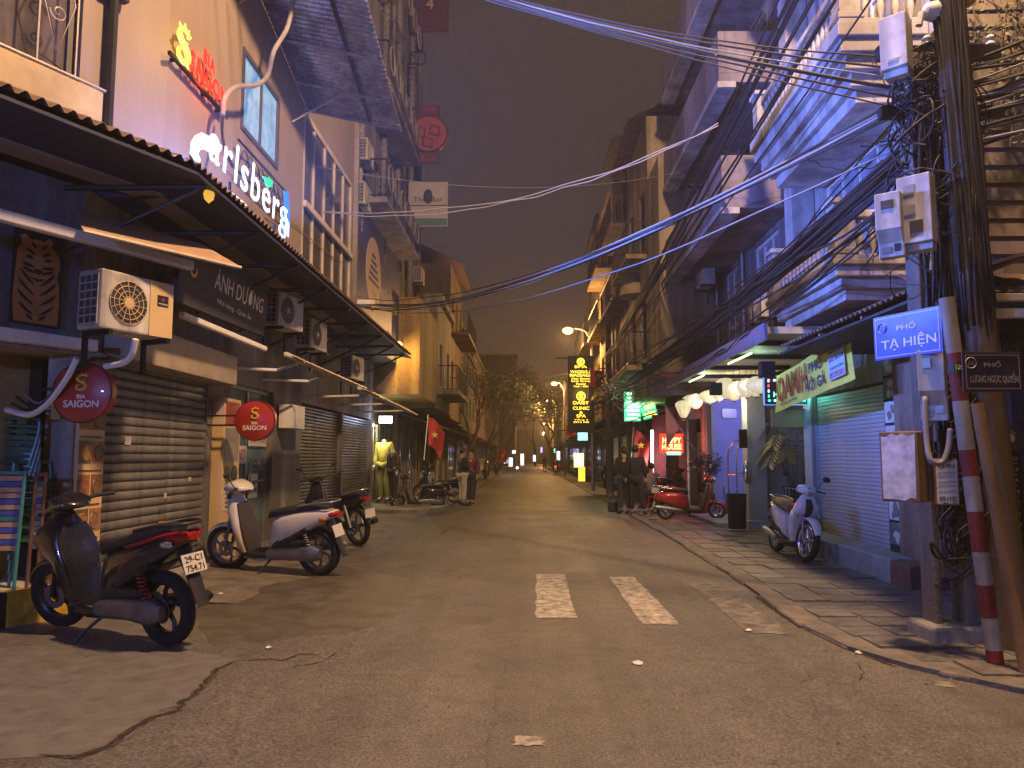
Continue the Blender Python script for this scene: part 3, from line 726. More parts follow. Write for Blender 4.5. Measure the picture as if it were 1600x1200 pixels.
c1 = pY(132,614,7.55); beer_disc(c1, .30, "bright red round beer sign beside the stacked green chairs", [c1+Vector((-.25,.03,-.07)), c1+Vector((-.75,.5,-.07))])
c2 = pY(400,657,11.2); beer_disc(c2, .295, "dim red round beer sign over the white scooter", [c2+Vector((-.25,.0,-.07)), c2+Vector((-.72,.0,-.07))])
# tiger picture on the chamfer
tp = pB+uB*3.28+UZ*2.86+nB*.02
tg = thing("tiger_poster", "dark poster of an orange tiger above the white ledge", "poster", tp)
MB().obox(tp, uB, UZ, .5, .98, .02).build("board", M("poster_black", (.012,.012,.018), .6, var=.1), tg)
org = M("tiger_orange", (.42,.19,.07), .6, var=.15, scale=10)
f = tp+nB*.023; tb = MB()
def quadstrip(mb, pts, w_):
    pts = [f+uB*x+UZ*y for x, y in pts]; k = len(pts); vs = []
    for i, p in enumerate(pts):
        t_ = (pts[min(i+1,k-1)]-pts[max(i-1,0)]).normalized(); s_ = nB.cross(t_); q = w_*math.sin(math.pi*(i+.35)/(k-.3)); vs += [p+s_*q, p-s_*q]
    mb.add(vs, [(2*i, 2*i+1, 2*i+3, 2*i+2) for i in range(k-1)])
out = [(.03,.02),(.46,.02),(.47,.25),(.46,.42),(.43,.52),(.46,.6),(.45,.72),(.40,.78),(.36,.82),(.38,.88),(.33,.9),(.29,.85),(.22,.86),(.15,.85),(.1,.9),(.05,.87),(.07,.8),(.03,.72),(.02,.5),(.01,.25)]
tb.add([f+uB*x+UZ*y for x, y in out], [tuple(range(len(out)))]); tb.build("tiger", org, tg)
f = tp+nB*.026; st = MB()
for s_ in (-1, 1):
    cx = .24
    for y0, dx, dy in [(.10,.17,.10),(.20,.19,.12),(.30,.19,.14),(.40,.17,.13),(.05,.10,.05),(.52,.15,.04),(.58,.16,.02),(.70,.12,.05),(.77,.08,.05)]:
        quadstrip(st, [(cx+s_*.03, y0), (cx+s_*dx*.5, y0+dy*.35), (cx+s_*dx*.8, y0+dy*.75), (cx+s_*dx, y0+dy*1.1)], .017)
    quadstrip(st, [(cx+s_*.05,.66),(cx+s_*.09,.675),(cx+s_*.13,.67)], .02)
quadstrip(st, [(.2,.55),(.24,.535),(.28,.55)], .03); quadstrip(st, [(.17,.47),(.24,.45),(.31,.47)], .014)
st.build("stripes", M("poster_black"), tg)
# things in the stall
green_pl = M("green_plastic", (.02,.11,.085), .35, var=.15, scale=6, coat=.1)
def make_green_chair():
    t = thing("plastic_chair", "green plastic chair in the stack beside the food pillar", "chair", group="stacked green chairs")
    b = MB()
    rows = 7
    for k in range(rows):
        z = .46+k*.055; q = k/rows
        pts = [(-.21-.01*q*3, .02-.05*q+.0, z), (-.1, .10+.04*q, z+.012), (.1, .10+.04*q, z+.012), (.21+.03*q, .02-.05*q, z)]
        b.tube(smooth_path([Vector(p) for p in pts], 5), .019, 6)
    b.build("backrest", green_pl, t, local=True)
    MB().tube(smooth_path([Vector(p) for p in [(-.2,.04,.4),(-.235,-.02,.84),(-.12,.14,.875),(.12,.14,.875),(.235,-.02,.84),(.2,.04,.4)]], 6), .02, 6).build("back_frame", green_pl, t, local=True)
    MB().slab([(-.21,.42,-.21,.45,.2),(0,.41,0,.44,.21),(.21,.42,.21,.45,.2)], 12, .4).build("seat", green_pl, t, local=True)
    for sx_ in (-1,1):
        for sy_ in (-1,1): MB().tube([(.19*sx_,.17*sy_,.43),(.23*sx_,.22*sy_,0)], [.022,.016], 6).build("leg", green_pl, t, local=True)
    return t
ch = make_green_chair()
cpos = pY(42,700,7.85)
for k in range(7):
    o = ch if k == 0 else copy_tree(ch)
    o.location = (cpos.x-.02, cpos.y+.05-k*.012, .29+k*.13); o.rotation_euler = (0,0,R(150))
# folded striped loungers
teal_pl = M("teal_frame", (.05,.22,.22), .4, var=.1)
cols = [M("strap_blue", (.05,.08,.33), .5, var=.1), M("strap_peach", (.45,.26,.18), .5, var=.1), M("strap_teal", (.05,.18,.18), .5, var=.1)]
def lounger(label, px0, px1, py0, py1, Y, pat, fm, tilt):
    a, b = pY(px0, py1, Y), pY(px1, py0, Y); zb = .29
    t = thing("folding_lounger", label, "lounger", (a.x, Y, zb), group="folded loungers in the stall")
    w_, h_ = b.x-a.x, b.z-zb; v = Vector((0, math.sin(tilt), math.cos(tilt)))
    p = Vector((a.x, Y, zb))
    MB().obox(p, UX, v, .025, h_, .03).obox(p+UX*(w_-.025), UX, v, .025, h_, .03).obox(p+v*(h_-.04)+UX*.0255, UX, v, w_-.051, .035, .028).build("frame", fm, t, bevel=.006)
    k = int((h_-.42)/.055)
    for i in range(k): MB().obox(p+v*(.38+i*.055)+UX*.024-v.cross(UX)*-.012, UX, v, w_-.048, .046, .012).build("strap", cols[pat[i % len(pat)]], t)
    return t
lounger("folded lounger with blue and peach straps in teal frame", -40, 36, 735, 930, 7.30, [1,0,1,0,1,2,0,1,0,1,1,0], teal_pl, .06)
lounger("narrow folded lounger with rusty straps behind the teal one", 40, 70, 738, 930, 7.45, [1,1,0,1,1,2], M("brown_frame", (.16,.07,.03), .6, var=.2), .05)
wood = M("brown_wood", (.17,.075,.03), .6, var=.3, scale=10, streak=1)
for k, (xa, xb, yt) in enumerate([(72,92,705),(80,96,735),(86,101,760)]):
    a, b = pY(xa, 900, 7.75), pY(xb, yt, 7.95)
    MB().tube([(a.x, 7.75, .29), tuple(b)], .018, 6).build("wooden_pole", wood, tags=("brown wooden pole leaning between green chairs and food pillar", "pole", "leaning wooden poles"))
MB().obox(pY(0,592,7.95)-UX*.1, uB, UZ, .25, .36, .02).build("notice_board", M("panel_blue_white", (.55,.62,.66), .4, var=.1), tags=("pale panel on the stall wall above the green chairs", "panel"))
MB().obox(pY(78,655,7.8), uB, UZ, .10, .18, .01).build("wall_notice", notice, tags=("small pale notice with photo behind the bright beer sign", "notice"))
for k in range(4):
    pts = smooth_path([pY(10+8*k,640-10*k,7.7), pY(45+6*k,648-6*k,7.6), pY(75+10*k,630-14*k,7.5), pY(105+14*k,590-12*k,7.4), pY(120+26*k,560,7.35)], 5)
    MB().tube(pts, .014 if k else .03, 6).build("hanging_cable", [white_paint, cable_black, cable_black, cable_grey][k], tags=(["white ribbed pipe sagging behind the bright beer sign", "black cable drooping from ledge into the stall", "black cable drooping from ledge into the stall", "grey cable drooping from ledge over the stall"][k], "cable", "cables under the ledge"))
MB().tube(smooth_path([pY(165,572,7.3), pY(190,568,7.2), pY(205,556,7.15), pY(212,530,7.1)], 5), .03, 8).build("drain_pipe", white_paint, tags=("short white drain pipe under the gold-fronted air conditioner", "pipe"))

# ---- air conditioners
acp = M("ac_gold_panel", (.62,.45,.22), .45, var=.06, scale=2)
a1 = make_ac("gold-fronted air conditioner with fan motif beside the tiger poster", .8, .56, .32, panel=acp)
ac_c = pY(210,520,7.15); a1.location = (ac_c.x-.30, ac_c.y+.2, ac_c.z-.05); a1.rotation_euler = (0,0,R(66))
MB().box(.12, .39, -.332, -.319, .055, .6).build("side_panel", acp, a1, local=True)
MB().box(.2, .33, -.336, -.331, .36, .47).build("brand_plate", M("poster_black"), a1, local=True)
text_mb("MITSUBISHI", UX, UZ, Vector((.265,-.337,.385)), w=.11, depth=.002).build("lettering", sign_white, a1, local=True)
dm = MB()
for sx_, cx_ in ((0,0),):
    for a in (90, 210, 330):
        d1 = Vector((math.cos(R(a)), 0, math.sin(R(a))))*.02; d2 = Vector((math.cos(R(a+60)), 0, math.sin(R(a+60))))*.02; d3 = Vector((math.cos(R(a-60)), 0, math.sin(R(a-60))))*.02
        o = Vector((.265,-.337,.43)); dm.add([o, o+d2*.6, o+d1, o+d3*.6], [(0,1,2,3)])
dm.build("emblem", beer_red, a1, local=True)
def place_ac(label, px, py, X, rot, **k):
    t = make_ac(label, **k); p = pX(px, py, X); t.location = p; t.rotation_euler = (0,0,R(rot)); return t
place_ac("white air conditioner with round fan after the dark sign board", 428, 520, -4.05, 78)
place_ac("air conditioner showing its coil side above the dim beer sign", 474, 552, -4.1, 84)
place_ac("yellow-lit air conditioner above the pale double shutter", 540, 598, -4.15, 82)
# dark board with shop name
bd = thing("shop_board", "dark shop name board between the first two air conditioners", "sign", (-3.95,8.4,3.3))
bm_ = M("board_dark", (.05,.05,.065), .85, var=.25, scale=3)
MB().add([(-3.92,8.4,3.3),(-3.92,11.3,3.36),(-3.86,11.3,4.2),(-3.86,8.4,3.95),(-4.0,8.4,3.3),(-4.0,11.3,3.36),(-3.94,11.3,4.2),(-3.94,8.4,3.95)], [(0,1,2,3),(7,6,5,4),(0,4,5,1),(1,5,6,2),(2,6,7,3),(3,7,4,0)]).build("board", bm_, bd)
vv = Vector((.06,0,.65)).normalized()
text("lettering", "ÁNH DƯƠNG", M("board_grey_letters", (.45,.45,.48), .5, var=0), bd, UY, vv, (-3.885,10.25,3.8), w=1.75, h=.27)
text("lettering", "Nhà hàng - Quán ăn", M("board_grey_letters"), bd, UY, vv, (-3.905,10.1,3.52), w=1.2, h=.09)
MB().lathe([(.07,0),(.1,.0),(.1,.01),(.07,.01),(.07,0)], (-3.89,8.75,3.75), 'X', 20).build("emblem", gold, bd)
# retractable awnings: cassette, cloth, arms
def awn(label, c0, c1, poly, cm, size=.1):
    t = thing("folding_awning", label, "awning", c0, group="retractable awnings")
    c0, c1 = Vector(c0), Vector(c1); u = (c1-c0).normalized(); v = Vector((0,0,1))
    MB().obox(c0, u, v, (c1-c0).length, size, size).build("cassette", white_paint, t, bevel=.015)
    if poly:
        poly = [Vector(p) for p in poly]; d = Vector((0,0,.012))
        MB().prism(poly, d).build("cloth", cm, t)
        MB().tube([poly[0], poly[1]], .022, 6).build("front_bar", M("awning_bar", (.6,.5,.32), .4, var=.1), t)
    return t
cloth = M("awning_cloth", (.40,.27,.17), .85, var=.15, scale=8)
awn("half-open tan awning over the stall and gold-fronted air conditioner", (-4.39-.8,6.41-1.59,3.53), (-3.6,7.97,3.53), [(-3.94,6.6,3.56),(-3.0,7.88,3.54),(-3.75,8.6,4.0),(-4.5,7.4,4.0)], cloth)
awn("closed awning rail under the dark shop name board", (-3.68,7.95,3.02), (-3.62,10.4,3.0), None, cloth, .07)
t = awn("long closed awning rail above the dim beer sign", (-3.62,11.3,3.05), (-3.5,15.6,2.98), [(-3.35,11.5,3.0),(-3.25,15.5,2.95),(-3.6,15.5,3.12),(-3.66,11.5,3.14)], cloth, .07)
for yy in (11.6, 13.4): MB().tube([(-3.5,yy,2.98),(-4.0,yy+.6,2.95),(-4.65,yy,2.92)], .025, 6).build("arm", white_paint, t)
t = awn("closed awning rail above the pale double shutter", (-3.5,15.8,2.95), (-3.45,22.6,2.85), [(-3.2,15.9,2.9),(-3.2,22.5,2.8),(-3.48,22.5,2.98),(-3.5,15.9,3.0)], cloth, .07)
for yy in (16.4, 19, 21.8): MB().tube([(-3.4,yy,2.88),(-4.65,yy,2.85)], .025, 6).build("arm", white_paint, t)
MB().box(-4.65, -4.4, 14.35, 15.2, 2.1, 2.55).build("wall_box", white_paint, tags=("white electrical box on wall right of the dim beer sign", "box"), bevel=.01)

# ---- lit beer letters above the canopy
script_white = E("letter_white", (.72,.84,1.0), 1.25)
sgn = thing("script_sign", "glowing white script beer letters with blue halo above the canopy", "sign", (-3.3,9,4.5))
SX = -3.28
def sp(px, py): return pX(px, py, SX)
def slanted(pts, th=.012):
    mb = MB(); mb.prism([sp(*q) for q in pts], (th, 0, 0)); return mb
# big leaf-shaped capital C
Cp = [(296,240),(298,222),(304,212),(314,207),(328,214),(346,228),(343,236),(338,243),(328,238),(318,233),(311,234),(308,240),(312,250),(310,254),(303,250)]
slanted(Cp).build("capital", script_white, sgn)
# arlsberg: text fitted on a line rising in depth
ya, yb = sp(324,260).y, sp(447,345).y
tm = text_mb("arlsberg", UY, UZ, Vector((SX+.01,(ya+yb)/2,4.78)), w=(yb-ya), h=.60, depth=.008, fat=.0, shear=.1, space=1.12)
tm.build("lettering", script_white, sgn, fix=False)
slanted([(362,301),(380,316),(386,323),(366,310)]).build("underline", script_white, sgn)
blue_led = E("led_blue", (.02,.16,1.0), 1.5)
slanted([(443,298),(449,300),(452,345),(450,372),(440,362),(438,345),(444,330)], .012).build("drop", blue_led, sgn)
slanted([(446,340),(450,350),(449,371),(442,363)], .02).build("drop_core", script_white, sgn)
gl = E("led_green", (.02,.7,.22), 1.1)
slanted([(413,280),(419,277),(425,284),(424,292),(418,293),(414,288)]).build("hop_leaf", gl, sgn)
slanted([(412,280),(409,275),(414,277)]).build("hop_leaf", gl, sgn)
for a, b in ((300,255),(360,300),(430,360)):
    MB().box(SX-.02, SX+.0, sp(a,b).y-.02, sp(a,b).y+.02, 4.36, 4.6).build("post", dark_metal, sgn)
for (px, py) in ((305,225),(330,262),(360,285),(395,312),(430,335)):
    q = sp(px, py); lamp("letter_glow", 'SPOT', (SX+.07, q.y, q.z), 1500, (.13,.24,1.0), sgn, .05, rot=(0, R(-112), 0), spot=118, blend=.75); lamp("letter_halo", 'POINT', (SX-.12, q.y, q.z), 32, (.13,.24,1.0), sgn, .05)
# hop drop ornament under the canopy edge
MB().lathe([(0,0),(.05,.05),(.06,.1),(.03,.17),(0,.22)], pX(326,318,-3.3), 'Z', 8).build("hanging_ornament", E("ornament_gold", (1,.55,.08), .8), tags=("small gold drop ornament hanging under the script letters", "ornament"))
# ---- neon on the wall: yellow dragon and red letters
nn = thing("neon_sign", "red neon beer letters with yellow dragon on the orange wall", "sign", (-3.95,9,5.8))
neon_red = E("neon_red", (1.0,.022,.012), 2.2); neon_y = E("neon_yellow", (1.0,.70,.10), 1.6)
dragon(pX(287,72,-3.9), UY, UZ, .40, r_=.075).build("dragon_emblem", neon_y, nn)
sa, sb = pX(297,100,-3.9), pX(353,160,-3.9); zc = pX(323,122,-3.9).z
text("lettering", "SAIGON", neon_red, nn, UY, UZ, (-3.9, (sa.y+sb.y)/2, zc), w=(sb.y-sa.y)*1.0, h=.25, depth=.006, fat=.03, space=1.2)
bz = pX(327,100,-3.9); text("lettering", "BIA", neon_red, nn, UY, UZ, (-3.9, bz.y, bz.z+.03), w=.33, h=.19, depth=.006, fat=.03, space=1.2)
MB().box(-3.95, -3.91, sa.y-.45, sb.y+.02, zc-.19, zc-.15).build("rail", dark_metal, nn)
for yy in (sa.y-.3, (sa.y+sb.y)/2, sb.y-.1): MB().box(-4.0, -3.95, yy, yy+.03, zc-.185, zc-.155).build("clip", dark_metal, nn)
lamp("neon_glow", 'POINT', (-3.72, (sa.y+sb.y)/2, sa.z), 9, (1,.06,.03), nn, .05)
lamp("neon_glow", 'POINT', tuple(pX(287,72,-3.72)), 4, (1,.55,.05), nn, .05)
MB().tube(smooth_path([pX(349,176,-3.85), pX(347,205,-3.8), pX(352,235,-3.6), pX(365,262,-3.45)]), .02, 6).build("feeder_cable", cable_black, tags=("black feeder cable between neon letters and script sign", "cable"))
# small scrolled iron guard between the two signs
g = MB()
for k in range(9):
    yy = 10.1+k*.22; g.tube(smooth_path([Vector((-3.95,yy,5.45)), Vector((-3.86,yy+.02,5.75)), Vector((-3.82,yy+.1,5.55)), Vector((-3.9,yy+.12,5.5))], 4), .009, 5)
for z in (5.42, 5.85): g.tube([(-3.9,10.0,z),(-3.9,12.1,z)], .018, 6)
g.build("iron_guard", dark_metal, tags=("scrolled iron guard under the blue-lit window", "railing"))
# ================================================================= RIGHT CORNER HOUSE (classical balconies)
pale = M("pale_stucco", (.45,.445,.46), .7, var=.16, scale=2.2, streak=1, bump=.1, bscale=40)
beige = M("beige_stucco", (.25,.215,.185), .8, var=.2, scale=2, streak=1, bump=.1, bscale=40)
iron_blk = M("black_iron", (.022,.02,.022), .5, metal=.5, var=.2)
H2 = thing("balcony_house", "pale corner house with two white balustrade balconies behind the cable pole", "building", (6.5, 10.5, 0))
XF = 4.9
w = MB(); wall_open(w, (XF, 13.6, 0), -UY, 5.3, 0, 14.5, [(.35,3.1,.3,2.6),(1.2,3.6,4.15,6.0),(1.2,3.6,7.4,9.4),(1.2,3.6,10.6,12.4)], .3)
w.build("wall", pale, H2)
# street-corner face: clapboard courses, each board its own piece
w = MB(); wall_open(w, (XF+.302, 8.302, 0), UX, 9, 0, 14.5, [(.3,2.2,.1,2.5),(2.6,6.5,.1,2.5)], .3); w.build("corner_face", beige, H2)
bd0 = None
for k in range(30):
    z = 3.75+k*.2
    if bd0 is None: bd0 = MB().prism([(XF+.01,8.302,0),(XF+.01,8.262,0),(XF+.01,8.29,.19),(XF+.01,8.302,.19)], (2.6,0,0)).build("clapboard", beige, H2, local=True); o = bd0
    else: o = bpy.data.objects.new("clapboard", bd0.data); COL.objects.link(o); o.parent = H2
    o.location = Vector((0,0,z))-BASE[H2.name]
MB().box(XF+.6, 13, 8.9, 13.4, .05, 14.3).build("core", dark_interior, H2)
# french windows behind the balconies
fwm = M("french_white", (.6,.58,.58), .5, var=.12)
lit_glass = M("bluish_pane", (.22,.25,.33), .15, var=.35, scale=3)
for (z0, z1) in ((4.15,6.0),(7.4,9.4),(10.6,12.4)):
    window(H2, (XF,13.6,0), -UY, 1.2, 3.6, z0, z1, 4, 3, fwm, lit_glass, inset=.12, fw=.06, panes='each' if z0 < 7 else True)
# balustrade balconies
bal_prof = [(.035,0),(.035,.03),(.02,.05),(.022,.08),(.045,.16),(.05,.22),(.035,.32),(.02,.40),(.024,.44),(.036,.46),(.036,.5)]
_bal = MB().lathe(bal_prof, (0,0,0), 'Z', 10).build("baluster_proto", pale, local=True, smooth=50); BAL = _bal.data; bpy.data.objects.remove(_bal)
def balcony(parent, xf, xw, y0, y1, zb, fh, steps=3, ped=.26, hgt=.5):
    zt = zb+fh
    mb = MB()
    for i in range(steps):
        a, b = zb+fh*i/steps*.75, zb+fh*(i+1)/steps*.75; q = .09*(steps-1-i); mb.box(xf+q, xw-.01, y0+q, y1-q, a, b)
    mb.box(xf-.05, xw-.01, y0-.05, y1+.05, zb+fh*.75, zt-.06).box(xf-.02, xw-.01, y0-.02, y1+.02, zt-.06, zt)
    root = mb.build("balcony", pale, parent, bevel=.012)
    b0 = BASE[root.name]
    for (x, y) in ((xf+ped/2, y0+ped/2), (xf+ped/2, y1-ped/2)):
        h = ped/2; MB().box(x-h, x+h, y-h, y+h, zt+.001, zt+hgt+.16).box(x-h-.04, x+h+.04, y-h-.04, y+h+.04, zt+hgt+.16, zt+hgt+.23).box(x-h-.03, x+h+.03, y-h-.03, y+h+.03, zt+.002, zt+.08).build("pedestal", pale, root, bevel=.01)
    def run(a, b):
        a, b = Vector(a), Vector(b); n = int((b-a).length/.155)
        for i in range(n):
            p = a.lerp(b, (i+.5)/n); o = bpy.data.objects.new("baluster", BAL); COL.objects.link(o); o.parent = root; o.location = p-b0; o.scale = (1,1,hgt/.5)
        return a, b
    run((xf+ped/2, y0+ped+.02, zt), (xf+ped/2, y1-ped-.02, zt))
    MB().box(xf+ped/2-.07, xf+ped/2+.07, y0+ped+.005, y1-ped-.005, zt+hgt, zt+hgt+.1).build("rail", pale, root, bevel=.015)
    run((xf+ped+.02, y0+ped/2, zt), (xw-.03, y0+ped/2, zt))
    MB().box(xf+ped+.005, xw-.01, y0+ped/2-.07, y0+ped/2+.07, zt+hgt, zt+hgt+.1).build("rail", pale, root, bevel=.015)
    return root
balcony(H2, 3.9, XF, 9.55, 12.2, 3.55, .55)
balcony(H2, 3.85, XF, 9.0, 12.6, 5.95, .95, steps=4)
balcony(H2, 3.85, XF, 9.0, 12.6, 9.4, .8, steps=4)
MB().box(4.5, XF-.01, 12.75, 13.1, 3.6, 14.4).build("pilaster", pale, H2, bevel=.01)
# blue-painted iron cage in front of the first-floor french windows further along
# ground floor: roller shutter with tiled pillar and step
shut_r = M("shutter_bluegrey", (.42,.44,.47), .45, metal=.2, var=.12, scale=1.5, streak=1)
shutter(H2, (XF+.1, 13.24, .3), -UY, 2.74, .3, 2.6, shut_r, .06, each=False, relief=.12, guide=M("teal_frame_paint", (.32,.42,.45), .5, var=.15))
MB().box(XF-.02, XF+.08, 13.28, 13.62, .1, 3.0).build("door_jamb", M("teal_frame_paint"), H2, bevel=.01)
step_m = M("step_terrazzo", (.25,.30,.29), .7, var=.2, scale=6)
MB().box(4.44, XF+.05, 9.62, 13.3, .0, .32).build("step", step_m, H2, bevel=.015)
MB().box(4.42, XF-.01, 9.1, 9.6, .0, .30).build("step", M("step_brown", (.13,.075,.055), .7, var=.25, scale=5), H2, bevel=.015)
MB().box(XF-.16, XF-.002, 9.0, 9.98, .3, 3.2).build("column", M("column_tan", (.30,.215,.15), .75, var=.2, scale=3, streak=1), H2, bevel=.01)
tp_ = box_obj("tiled_pillar", blk, H2, XF-.07, XF-.003, 10.02, 10.44, .32, 3.0)
pic_w = M("picture_white", (.55,.55,.52), .4, var=.15, scale=8); pic_d = M("picture_dark", (.05,.055,.05), .4, var=.6, scale=20, stain=(.3,.3,.28))
pic_g = M("picture_green", (.12,.18,.13), .4, var=.5, scale=18)
rp_ = random.Random(9)
for k in range(8):
    z = .42+k*.318; light = k in (1, 2, 4, 5)
    q = box_obj("picture_tile", pic_w if light else pic_g, tp_, XF-.082, XF-.07, 10.06, 10.40, z, z+.28)
    cy_ = 10.23; mb = MB()
    for j in range(5):
        a = rp_.uniform(-.07,.07); b = rp_.uniform(.06,.2); mb.ball((XF-.084, cy_+a, z+b), .004, rp_.uniform(.03,.07), rp_.uniform(.03,.07), 10, 6)
    mb.build("motif", pic_d if light else pic_w, q)
# dark canopies under the balcony with battens
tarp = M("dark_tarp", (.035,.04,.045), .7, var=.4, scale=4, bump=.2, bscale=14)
cn = thing("tin_canopy", "dark corrugated canopy over the grey shutter and street signs", "awning", (4.4, 8.8, 3.2))
corrugated((3.62,10.9,3.12), (3.62,6.95,3.12), (4.88,6.95,3.5), (4.88,10.9,3.5), .12, .02).build("sheet", M("rusty_sheet", (.20,.12,.07), .7, var=.5, scale=5), cn, smooth=180)
corrugated((3.62,6.9,3.05), (9.0,6.7,3.05), (9.0,8.2,3.5), (4.0,8.2,3.5), .12, .02).build("sheet", M("rusty_sheet"), cn, smooth=180)
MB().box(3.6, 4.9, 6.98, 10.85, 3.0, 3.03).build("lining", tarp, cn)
for yy in (7.1, 8.3, 9.5, 10.7): MB().tube([(3.64,yy,3.06),(4.9,yy,3.06)], .025, 6).build("batten", grey_metal, cn)
MB().tube([(3.66,6.9,3.02),(3.66,10.9,3.02)], .03, 6).build("front_tube", dark_metal, cn)
MB().obox((3.64,6.84,2.93), Vector((1,-.035,0)), UZ, 3.2, .07, .05).build("front_rail", M("awning_bar"), cn, bevel=.01)
MB().obox((4.05,6.95,2.80), Vector((1,-.035,0)), UZ, 3.0, .085, .06).build("roller_tube", white_paint, cn, bevel=.01)
# shop under the canopy, facing the cross street
dk = M("dark_shopfront", (.03,.028,.026), .7, var=.4, scale=4)
MB().box(4.92, 9, 7.98, 8.0, 2.35, 2.95).build("shop_fascia", dk, H2)
text("lettering", "NAM THẾ", M("faded_letters", (.22,.10,.07), .6, var=.2), H2, UX, UZ, (5.1,7.97,2.72), w=.5, h=.15)
MB().box(5.15, 9, 7.8, 7.95, .08, 2.35).build("shop_wall", M("teal_wall", (.25,.32,.33), .75, var=.25, scale=2, streak=1), H2)
# --- menu board with yellow lines
mbd = thing("menu_board", "black menu board with yellow lines leaning by the teal wall", "sign", (4.72,7.6,.8))
MB().box(4.53, 4.80, 7.58, 7.62, .72, 1.62).build("board", blk, mbd)
MB().box(4.53, 4.80, 7.575, 7.585, 1.62, 1.86).build("header", M("menu_header", (.08,.085,.075), .6, var=.1), mbd)
yl = M("menu_yellow", (.7,.6,.05), .5, var=0)
text("lettering", "PHỞ", sign_white, mbd, UX, UZ, (4.66,7.573,1.75), w=.2, h=.12)
for k, s_ in enumerate(["CHUA BO","PHO LUI","GA TA","CHIEN","TRUNG","XOI GA","CHIEN","XOI"]):
    text("lettering", s_, yl, mbd, UX, UZ, (4.67,7.576,1.54-k*.105), w=.19, h=.045); MB().box(4.58,4.76,7.574,7.579,1.49-k*.105,1.497-k*.105).build("rule", pic_w, mbd)

# ================================================================= street sign pole and signs
rw = thing("sign_pole", "red and white striped street sign pole beside the concrete pole", "pole", (3.44,5.9,.07))
rwp = [M("pole_white", (.55,.50,.42), .6, var=.3, scale=8, streak=1), M("pole_red", (.33,.035,.025), .6, var=.3, scale=8, streak=1)]
b0, b1 = Vector((3.46,5.9,.05)), Vector((3.26,5.92,2.78))
marks = [0,.09,.32,.56,.80,1.10,1.36,1.56,1.93,2.30,2.73]
for i, (a, b) in enumerate(zip(marks[:-1], marks[1:])):
    MB().tube([b0.lerp(b1, a/2.73), b0.lerp(b1, b/2.73)], .057, 16, caps=True).build("band", rwp[1 if i in (0,2,4,6,8) else 0] if i != 7 else rwp[0], rw, smooth=60)
MB().obox(pY(1459,512,5.9)+Vector((0,-.06,0)), UX, UZ, .001, .001, .001)
tg_ = pY(1488,592,5.84); MB().lathe([(.0595,-.04),(.0595,.04)], b0.lerp(b1, .80), 'Z', 16).build("tape", M("tape_black", (.03,.03,.02), .5, var=0), rw)
text("lettering", "120", yl, rw, UX, UZ, b0.lerp(b1, .80)+Vector((-.005,-.062,0)), w=.06, h=.035)
blue_enamel = M("enamel_blue", (.035,.07,.42), .3, var=.2, scale=6, coat=.3)
faded_white = M("enamel_white", (.62,.62,.60), .4, var=.15)
def street_sign(label, p, u, w_, h_, mat, ink, l1, l2, fade=None):
    p, u = Vector(p), Vector(u).normalized(); n = u.cross(UZ)
    t = thing("street_sign", label, "sign", p)
    MB().obox(p, u, UZ, w_, h_, -.012).build("plate", mat, t, bevel=.004)
    f = p+n*.002; b = MB(); m_ = .022
    for (a0, a1, c0, c1) in ((m_, w_-m_, m_, m_+.005), (m_, w_-m_, h_-m_-.005, h_-m_), (m_, m_+.005, m_+.006, h_-m_-.006), (w_-m_-.005, w_-m_, m_+.006, h_-m_-.006)):
        b.obox(f+u*a0+UZ*c0, u, UZ, a1-a0, c1-c0, .002)
    b.build("border", ink, t)
    text("lettering", l1, ink, t, u, UZ, f+u*w_*.5+UZ*h_*.70, w=w_*.28, h=h_*.17, depth=.002, fat=.01)
    text("lettering", l2, ink, t, u, UZ, f+u*w_*.52+UZ*h_*.34, w=w_*.80, h=h_*.32, depth=.002, fat=.012)
    em = MB().ring((0,0,0), .04, .004, 'Z', 20, 4).add([(-.025,-.02,0),(-.012,.02,0),(0,-.012,0),(.012,.02,0),(.025,-.02,0),(.015,-.02,0),(.01,0,0),(0,-.024,0),(-.01,0,0),(-.015,-.02,0)], [(0,1,8,9),(1,2,7,8),(2,3,6,7),(3,4,5,6)])
    c = f+u*w_*.14+UZ*h_*.72+n*.002
    em.v = [c+u*q.x+UZ*q.y+n*q.z for q in em.v]; em.build("emblem", fade or ink, t)
    MB().tube([p+u*(w_-.02)+UZ*h_*.5-n*.02, p+u*(w_+.06)+UZ*h_*.5-n*.02], .012, 6).build("clamp", dark_metal, t)
    return t
pl = pY(1367,566,6.5); pr = pY(1474,549,5.93); uu = (pr-pl); uu.z = 0
street_sign("bright blue street name sign on the striped pole", (pl.x, pl.y, 2.36), uu, uu.length, .37, blue_enamel, faded_white, "PHỐ", "TẠ HIỆN", M("enamel_blue_pale", (.12,.18,.55), .4, var=.1))
dsg = M("enamel_navy_dark", (.03,.022,.04), .45, var=.2, scale=6); inkd = M("enamel_dull", (.36,.29,.20), .5, var=.2)
street_sign("dark street name sign facing the cross street", pY(1506,612,5.75)+Vector((0,0,0)), Vector((1,.05,-.0)), .455, .30, dsg, inkd, "PHỐ", "LƯƠNG NGỌC QUYẾN")

